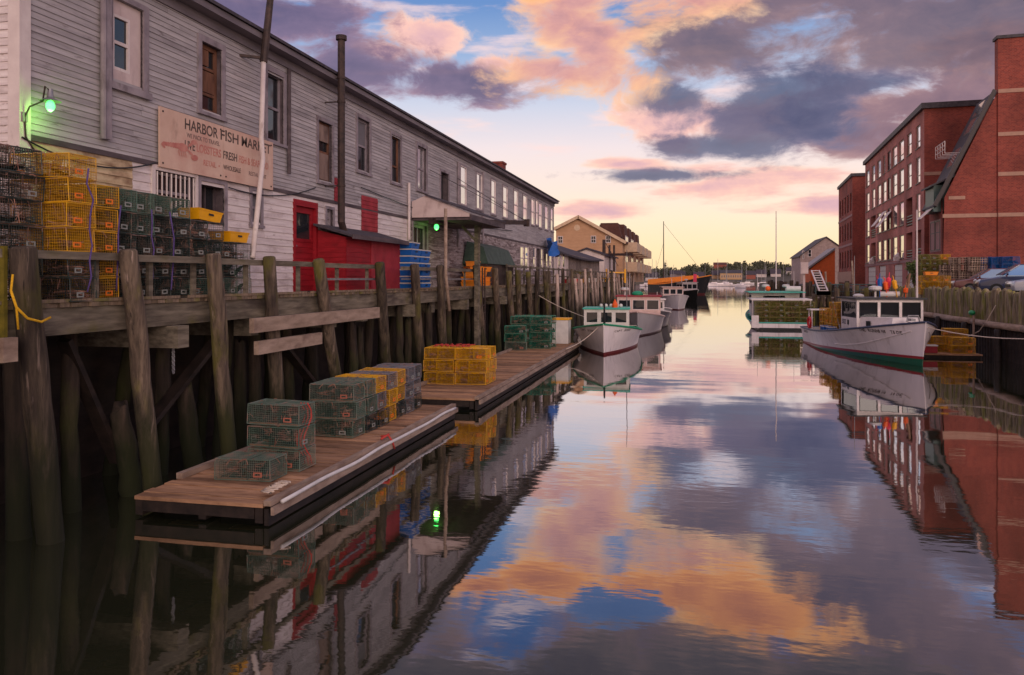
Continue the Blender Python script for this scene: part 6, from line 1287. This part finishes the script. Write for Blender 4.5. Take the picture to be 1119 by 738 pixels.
# more low craft and gear between the left boats
for (nm_, P_, Q_, sag, lab) in (('r', WM[rb] @ Vector((.3, 5.3, 1.75)), Vector((12.75, 30.5, 1.6)), .35, 'pale bow line running from the white lobster boat to the log quay'), ('l', WM[lb_] @ Vector((.2, 4.2, 1.35)), Vector((-5.5, 35.2, FZ+.08)), .15, 'pale bow line tying the green trimmed boat to the far float'), ('l2', WM[lb_] @ Vector((-1.5, -3.5, .9)), Vector((-8.2, 43, 2.6)), .4, 'slack stern line from the green trimmed boat to the wharf pilings')):
    mb = MB(); mb.tube([P_.lerp(Q_, k/10)+Vector((0, 0, -sag*4*(k/10)*(1-k/10))) for k in range(11)], .02, 5); tag(mb.build('mooring_line', M['rope_w'], None, smooth=True), lab, 'rope')
for i, t in enumerate((.3, .5, .68)):
    q_ = pt3(t, .5, 1); mb = MB(); mb.ball((q_[0]+.1, q_[1], .42), .12, 10, (1, 1, 1.9)); mb.tube([(q_[0]+.1, q_[1], .6), (q_[0]-.02, q_[1], zs3(t)+.02)], .012, 5); o = mb.build('fender', M['pl_white'], None, local=True, smooth=True); o.matrix_world = WM[lb_]; tag(o, 'white fender hanging on the %s of the green trimmed boat' % ('stern quarter', 'middle', 'bow quarter')[i], 'fender')
# ------------------------------------------------------------------ far left buildings
XL = -10.0
M['shingle_w'] = mat('white_shingle_wall', lin(206, 186, 180), lin(228, 210, 204), sc=(1, 1, 4), ns=2, rough=.8, stains=((lin(150, 128, 122), (1, 1, .5), .8, .6, .1, .5),)); M['shingle_g'] = mat('grey_shingle_wall', lin(118, 104, 98), lin(160, 142, 134), sc=(1, 1, 3), ns=2, rough=.9, stains=((lin(84, 68, 62), (1, 1, .5), .8, .58, .1, .7),))
M['tan'] = mat('tan_painted_siding', lin(186, 142, 108), lin(204, 160, 124), sc=(1, 1, 3), ns=1, rough=.8); M['tan_trim'] = plain('pale_tan_trim', lin(214, 182, 150), .8); M['brownroof'] = mat('brown_roof_shingles', lin(84, 54, 48), lin(110, 74, 66), ns=2, rough=.9)
yw0, yw1 = Y1+1.2, on_x(621, 270, XL).y; yw2 = on_x(656, 280, XL).y
ls = thing('wharf_shed', 'low white and grey shed with sagging dark roof next to the big warehouse', 'shed', (XL, yw0, DZ)); zl0, zl1 = on_x(612, 267, XL).z, on_x(655, 281, XL).z
zl = 5.55
mb = MB(); mb.span(XL-7, XL, yw0, yw1, DZ-.1, zl); mb.build('white_wall', M['shingle_w'], ls); mb = MB(); mb.span(XL-7, XL-.1, yw1+.01, yw2, DZ-.1, zl); mb.build('grey_wall', M['shingle_g'], ls)
mb = MB(); n_ = 10
for i in range(n_):
    ya, yb_ = yw0-.3+(yw2-yw0+.6)*i/n_, yw0-.3+(yw2-yw0+.6)*(i+1)/n_; sa_, sb_ = .25*math.sin(i/n_*math.pi), .25*math.sin((i+1)/n_*math.pi)
    q = [(XL+.35, ya, zl-.1-sa_), (XL+.35, yb_, zl-.1-sb_), (XL-6, yb_, zl+2.0-sb_), (XL-6, ya, zl+2.0-sa_)]; mb.hexa(q+[(a, b_, c+.14) for a, b_, c in q])
mb.build('roof', M['roof'], ls); sfx = Frame((XL, 0, 0), (0, 1, 0), (1, 0, 0))
for px0, px1 in ((609, 611.5), (613.8, 616.6)): window(ls, sfx, on_x(px0, 280, XL).y, on_x(px1, 280, XL).y, on_x(613, 293, XL).z, on_x(613, 276.5, XL).z, M['whitewood'], M['glass'], -.05, .1, ((), (.5,)), None, None, False)
yg = 84
gable_house('white_workshop', 'pale workshop with curved dark eave behind the low wharf shed', at_d(622, 290, 92).x, at_d(661, 290, 92).x, at_d(640, 290, 92).y, at_d(640, 290, 92).y+14, DZ, 6.2, 6.9, M['shingle_w'], M['roof'], 'workshop')
# net pile / brush in front of shed
yo0 = 104.0; xr_ = at_d(681, 290, 108).x; xl_ = at_d(606, 290, 108).x; yo0 = at_d(650, 290, 108).y; of_ = Frame((0, yo0, 0), (1, 0, 0), (0, -1, 0)); xm_ = at_d(632, 290, 108).x
ze_, za_ = 9.4, 11.75
ob = thing('tan_building', 'large tan gabled apartment building with stacked balconies and brown dormers, left shore', 'building', ((xl_+xr_)/2, yo0, DZ)); yend = yo0+46
mb = MB(); mb.prism([(xl_, yo0, DZ-.2), (xr_, yo0, DZ-.2), (xr_, yo0, 8.4), (xm_, yo0, za_), (xl_, yo0, 10.1)], (0, 46, 0)); mb.build('wall', M['tan'], ob)
for (xa, za1) in ((xl_-.3, 10.1), (xr_+.5, 8.2)):
    mb = MB(); q = [(xm_, yo0-.5, za_+.03), (xa, yo0-.5, za1+.03), (xa, yend, za1+.03), (xm_, yend, za_+.03)]; mb.hexa(q+[(a, b_, c+.28) for a, b_, c in q]); mb.build('roof', M['brownroof'], ob)
mb = MB(); 
for (xa, za1) in ((xl_-.3, 10.1), (xr_+.5, 8.2)): mb.beam((xm_, yo0-.54, za_+.1), (xa, yo0-.54, za1+.1), .06, .4)
mb.build('bargeboard', M['tan_trim'], ob)
mb = MB(); mb.tube([of_(at_d(630, 290, 108).x, 10.4, .0), of_(at_d(630, 290, 108).x, 10.4, .06)], .42, 20); mb.build('round_vent', M['tan_trim'], ob)
for px in (611, 648.5, 665): x_ = at_d(px, 290, 108).x; window(ob, of_, x_-.36, x_+.36, 8.3, 9.3, M['whitewood'], M['glass'], -.06, .09, ((.5,), (.5,)), None, None, False)
oside = Frame((xr_, yo0, 0), (0, 1, 0), (1, 0, 0))
for fl, z_ in enumerate((4.5, 7.2)):
    for k in range(4):
        a0 = 3+k*10.5; mb = MB(); fbox(mb, oside, a0, a0+7, z_, z_+.25, .01, 1.7); fbox(mb, oside, a0, a0+7, z_+.253, z_+1.3, 1.55, 1.7); fbox(mb, oside, a0, a0+.12, z_+.253, z_+1.3, .01, 1.548); fbox(mb, oside, a0+6.88, a0+7, z_+.253, z_+1.3, .01, 1.548); mb.build('balcony', M['tan_trim'], ob)
        window(ob, oside, a0+1, a0+5.5, z_+.3, z_+2.3, M['whitewood'], M['glass_bright'], -.06, .1, ((.5,), ()), None, None, False)
for k in range(4):
    a0 = 8+k*9; mb = MB(); mb.hexa([oside(a0, 8.3, -.3), oside(a0+5, 8.3, -.3), oside(a0+5, 8.3, -4), oside(a0, 8.3, -4), oside(a0, 11.3, -.5), oside(a0+5, 11.3, -.5), oside(a0+5, 11.3, -4), oside(a0, 11.3, -4)]); mb.build('dormer', M['brownroof'], ob)
mb = MB(); mb.hexa([of_(xr_-4.2, 9.6, -6), of_(xr_-.6, 9.3, -6), of_(xr_-.6, 9.3, -30), of_(xr_-4.2, 9.6, -30), of_(xr_-3.6, 11.4, -6), of_(xr_-1.2, 11.4, -6), of_(xr_-1.2, 11.4, -30), of_(xr_-3.6, 11.4, -30)]); mb.build('upper_roof', M['brownroof'], ob)
# utility pole with long boom
q_ = at_d(660, 262, 96)
up = thing('boom_post', 'dark timber post carrying a long horizontal boom before the tan building', 'post', (q_.x, q_.y, DZ)); mb = MB(); mb.tube([(q_.x, q_.y, DZ-.5), (q_.x, q_.y, q_.z)], .2, 9); mb.build('post', M['darkmetal'], up)
a, b_ = at_d(645, 278.5, 96), at_d(691, 278.2, 92); mb = MB(); mb.beam(a, b_, .26, .28); mb.build('boom', M['darkmetal'], up)
mb = MB()
for px in (666, 671): p = at_d(px, 268, 97); mb.tube([(p.x, p.y, DZ), p], .13, 7)
mb.build('brace_post', M['darkmetal'], up)
mb = MB(); a_ = at_d(662, 266, 96)
for k in range(4): mb.tube([a_, at_d(668+k*2.5, 276+k*5, 95)], .03, 4)
mb.build('rigging', M['black'], up)
# wharf clutter, far left
ya_ = thing('yellow_hoist', 'yellow frame hoist standing on the far left wharf', 'hoist', tuple(at_d(673, 304, 90))); p1, p2 = at_d(663, 306, 90), at_d(683, 306, 90); mb = MB()
for p_ in (p1, p2): mb.tube([(p_.x, p_.y, DZ-.1), (p_.x, p_.y, at_d(663, 294, 90).z)], .13, 7)
mb.build('leg', M['pl_yellow'], ya_); mb = MB(); mb.beam((p1.x, p1.y, at_d(663, 298, 90).z), (p2.x, p2.y, at_d(683, 298, 90).z), .15, .15); mb.build('crossbar', M['pl_yellow'], ya_)
rc = random.Random(14); clut = [('orange crate', 'pl_orange'), ('blue crate', 'pl_blue'), ('yellow crate', 'pl_yellow'), ('white crate', 'pl_white'), ('red crate', 'pl_red')]
protos = {}
for i in range(26):
    y_ = 60+i*1.9+rc.uniform(-.4, .4); nmz, mk = clut[rc.randrange(5)]
    if mk not in protos: protos[mk] = make_tray(M[mk]); o = protos[mk]
    else: o = copy_tree(protos[mk])
    place(o, (-9.2+rc.uniform(-.4, .3), y_, DZ+.01+(.0 if i % 3 else .0)), rc.uniform(0, 3)); s_ = rc.uniform(1.0, 1.7); o.scale = (s_, s_, s_*1.3); tag(o, f'{nmz} among the clutter on the far left wharf', 'crate', 'crates on the far left wharf')
for i, (px, dist) in enumerate(((625, 66), (634, 70), (642, 74))):
    p = at_d(px, 300, dist); stack(['olive', 'tan', 'olive'], -9.3, p.y, DZ, R(90), 'the %s trap stack before the low shed' % ('first', 'second', 'third')[i], 'traps before the low shed')
# ------------------------------------------------------------------ far right quay gear
a_ = at_d(893, 318, 58); gw = thing('gangway', 'white gangway ladder hanging between the boats on the right quay', 'gangway', (a_.x, a_.y, 0)); A_, B_ = at_d(891, 296, 62), at_d(900, 318, 57)
mb = MB()
for dx_ in (-.28, .28): mb.tube([A_+Vector((dx_, 0, 0)), B_+Vector((dx_, 0, 0))], .06, 6); 
mb.build('side_rail', M['whitewood'], gw); mb = MB()
for k in range(9): q_ = A_.lerp(B_, k/8); mb = MB(); mb.tube([q_+Vector((-.28, 0, 0)), q_+Vector((.28, 0, 0))], .035, 5); mb.build('rung', M['whitewood'], gw); mb = MB(); mb.box(B_+Vector((0, 0, -.15)), (.85, .6, .28)); mb.build('platform', M['whitewood'], gw)
a_ = at_d(879, 300, 70); mb = MB(); mb.box(Vector((a_.x, a_.y, at_d(879, 293, 70).z)), (.62, .3, 1.0)); mb.beam((a_.x, a_.y+.25, 1), (a_.x, a_.y+.25, at_d(879, 287, 70).z), .18, .18); tag(mb.build('pier_sign', M['pinkpanel']), 'pale blank board fixed to a piling left of the white gangway', 'board')
pr_ = thing('pier', 'timber pier with pilings and thin rail behind the white lobster boat', 'pier', (11.2, 62, 0)); mb = MB(); mb.span(8.6, 13.2, 62, 67, 1.9, 2.1); mb.build('deck', M['deckwood'], pr_)
mb = MB(); mb.span(8.55, 13.2, 61.9, 61.99, 1.5, 2.1); mb.build('stringer', M['pale_timber'], pr_)
mb = MB(); mb.tube([(8.6, 62.2, 3.1), (13.2, 62.2, 3.1)], .035, 6); mb.tube([(8.6, 62.2, 2.6), (13.2, 62.2, 2.6)], .025, 6)
for x in (8.7, 10.2, 11.7, 13.1): mb.tube([(x, 62.2, 2.1), (x, 62.2, 3.1)], .035, 6)
mb.build('railing', M['green_rail'], pr_)
for i, x in enumerate((8.5, 9.0, 9.6, 10.1, 10.8, 11.3, 12.0, 12.6)): piling((x, 61.6+.3*(i % 3), -.6), (x+rc.uniform(-.1, .1), 61.6, 2.2+rc.uniform(.1, 1.1)), .2, .18, M['pile'], 'weathered piling of the timber pier behind the lobster boat', 'pilings of the right pier')
for i, (px, y_) in enumerate(((934, 59), (905, 63))):
    p = at_d(px, 325, y_); q_ = at_d(px-3, 285 if i == 0 else 297, y_); tag(mb_.build('spar', M['pale_timber']) if (mb_ := MB()) and mb_.tube([(p.x, p.y, 1.2), q_], .07, 7) is None else None, ('tall thin pale spar leaning behind the wheelhouse', 'short dark yellow spar by the gangway')[i], 'spar')
# shrub by the quay
def leafcloud(mb, c, rad, n, size, rnd):
    for i in range(n):
        while True:
            v = Vector((rnd.uniform(-1, 1), rnd.uniform(-1, 1), rnd.uniform(-1, 1)))
            if v.length < 1: break
        p = Vector(c)+Vector((v.x*rad[0], v.y*rad[1], v.z*rad[2])); a = Vector((rnd.uniform(-1, 1), rnd.uniform(-1, 1), rnd.uniform(-1, 1))).normalized()*size*rnd.uniform(.6, 1.4); b_ = a.cross(Vector((rnd.uniform(-1, 1), rnd.uniform(-1, 1), rnd.uniform(-1, 1)))).normalized()*size*.7
        mb.face([p-a, p-b_, p+a, p+b_])
M['leaf'] = mat('green_leaves', lin(66, 84, 40), lin(104, 116, 58), ns=1.2, rough=.7, island=.3)
sr = random.Random(2); p = at_d(1000, 300, 55); sb = thing('shrub', 'small green shrub on the right quay beside the olive traps', 'shrub', (p.x, p.y, QZ)); mb = MB()
for k in range(6): leafcloud(mb, (p.x+sr.uniform(-.6, .6), p.y+sr.uniform(-.5, .5), QZ+.5+sr.uniform(0, 1.3)), (.5, .5, .45), 160, .08, sr)
mb.build('foliage', M['leaf'], sb); mb = MB(); [mb.tube([(p.x, p.y, QZ), (p.x+sr.uniform(-.5, .5), p.y+sr.uniform(-.4, .4), QZ+1.5)], [.03, .01], 5) for _ in range(5)]; mb.build('stem', M['runner'], sb)

# ------------------------------------------------------------------ far shore
M['shore'] = mat('far_shore_grass', lin(70, 66, 56), lin(100, 90, 76), ns=.02, rough=.95); M['wood'] = mat('far_tree_foliage', lin(70, 74, 60), lin(108, 106, 84), ns=.05, rough=.9, island=.35)  # tree foliage made paler, distance haze put into its base colour
YS = 620; rs2 = random.Random(77)
mb = MB(); vs = []; nx = 80
prof = [(0, -1), (3, 1.2), (40, 3.0), (110, 7.5), (260, 13), (420, 6)]
for i in range(nx+1):
    x = -500+1000*i/nx
    for (dy_, z) in prof: vs.append((x, YS+dy_+12*math.sin(x*.03)+6*math.sin(x*.011+1), z*(1+.25*math.sin(x*.017)+.15*math.sin(x*.041)) if z > 0 else z))
k = len(prof); mb.add(vs, [(i*k+j, (i+1)*k+j, (i+1)*k+j+1, i*k+j+1) for i in range(nx) for j in range(k-1)]); structure(mb.build('far_shore', M['shore']))
def shore_z(x, d): 
    for (a, b_) in zip(prof, prof[1:]):
        if a[0] <= d <= b_[0]: z = a[1]+(b_[1]-a[1])*(d-a[0])/(b_[0]-a[0]); return z*(1+.25*math.sin(x*.017)+.15*math.sin(x*.041))
    return 5
def shore_y(x, d): return YS+d+12*math.sin(x*.03)+6*math.sin(x*.011+1)
mb = MB()
for i in range(1500):
    x = rs2.uniform(-220, 330); d = rs2.uniform(60, 260); z = shore_z(x, d); h_ = rs2.uniform(3, 7)*(1.5 if rs2.random() < .07 else 1); p = Vector((x, shore_y(x, d), z))
    con = rs2.random() < .3
    for k in range(3 if con else 5):
        f = (k+.6)/(3 if con else 5); rr_ = (h_*.3*(1.15-f)) if con else h_*.32*rs2.uniform(.7, 1.1)
        leafcloud(mb, (p.x+(0 if con else rs2.uniform(-1, 1)*h_*.22), p.y+rs2.uniform(-1, 1), p.z+h_*(f if con else .15+.7*f*rs2.uniform(.7, 1))), (rr_*1.25, rr_*1.25, h_*.24), 12, h_*.14, rs2)
structure(mb.build('far_woods', M['wood']), 'stuff')
M['fh'] = [plain('far_white_house', lin(206, 190, 184), .8), plain('far_tan_house', lin(186, 150, 112), .8), plain('far_grey_house', lin(130, 116, 116), .8), plain('far_brick_house', lin(150, 84, 70), .8)]
for i in range(24):
    x = -70+i*12+rs2.uniform(-4, 4); d = rs2.uniform(14, 90); w_ = rs2.uniform(6, 11); z = shore_z(x, d); y_ = shore_y(x, d); mk = rs2.randrange(4)
    t_ = gable_house('shore_house', f'small {("white", "tan", "grey", "brick")[mk]} house among trees on the far shore', x, x+w_, y_, y_+8, z-1, z+rs2.uniform(2.5, 4.5), z+rs2.uniform(5, 7), M['fh'][mk], M['roof'], 'house', (), 'x', .4); t_['group'] = 'houses on the far shore'
lx0, lx1 = at_d(787, 300, 640).x, at_d(811, 300, 640).x; yb_ = at_d(799, 300, 640).y
wf5 = Frame((0, yb_, 0), (1, 0, 0), (0, -1, 0)); gable_house('shore_building', 'long low tan building on the far shore in the middle of channel', lx0, lx1, yb_, yb_+10, 2, 8.2, 10.5, M['fh'][1], M['slate'], 'building', [(wf5, lx0+1+i*1.75, lx0+1.9+i*1.75, 4.6, 6.6) for i in range(int((lx1-lx0-1)/1.75))], 'x', .4)
lx0, lx1 = at_d(780, 290, 760).x, at_d(794, 290, 760).x; yb_ = at_d(787, 300, 760).y; gable_house('shore_building', 'reddish brick building rising from trees of the far shore', lx0, lx1, yb_, yb_+10, 8, 17, 19, M['fh'][3], M['brownroof'], 'building', (), 'x')
# moored yachts
hy_ = hullmat('white_yacht_hull', [(-1, lin(40, 50, 90)), (.1, WHT)])
for i in range(26):
    px = rs2.choice([rs2.uniform(700, 745), rs2.uniform(760, 815), rs2.uniform(700, 900), rs2.uniform(815, 900)]); d_ = rs2.uniform(300, 580); p = at_d(px, HY, d_); t_ = thing('moored_yacht', 'small white yacht with bare mast moored off the far shore', 'yacht', (p.x, p.y, 0), rs2.uniform(0, 6.28), 'yachts moored off the far shore')
    L_ = rs2.uniform(7, 11); mb = MB(); n_ = 9; vs = []
    for k in range(n_):
        t = k/(n_-1); w_ = L_*.16*max(.02, (1-t**2.4))*(.7+.3*min(1, t*4)); zz = 1.0+.35*t*t; vs += [(-w_*.6, -L_/2+L_*t, -.2), (-w_, -L_/2+L_*t, zz), (w_, -L_/2+L_*t, zz), (w_*.6, -L_/2+L_*t, -.2)]
    mb.add(vs, [(k*4+j, (k+1)*4+j, (k+1)*4+j+1, k*4+j+1) for k in range(n_-1) for j in range(3)]+[(0, 1, 2, 3)]); mb.build('hull', hy_, t_, local=True)
    mb = MB(); mb.hexa([(-.9, -2, 1.0), (.9, -2, 1.0), (.6, 1.6, 1.1), (-.6, 1.6, 1.1), (-.8, -1.8, 1.7), (.8, -1.8, 1.7), (.5, 1.2, 1.6), (-.5, 1.2, 1.6)]); mb.build('cabin', M['gel'], t_, local=True)
    mb = MB(); mb.tube([(0, .6, 1), (0, .6, L_*1.25)], .09, 5); mb.tube([(0, .6, 2.4), (0, -L_*.38, 2.5)], .1, 5); mb.build('mast', M['steel'], t_, local=True)
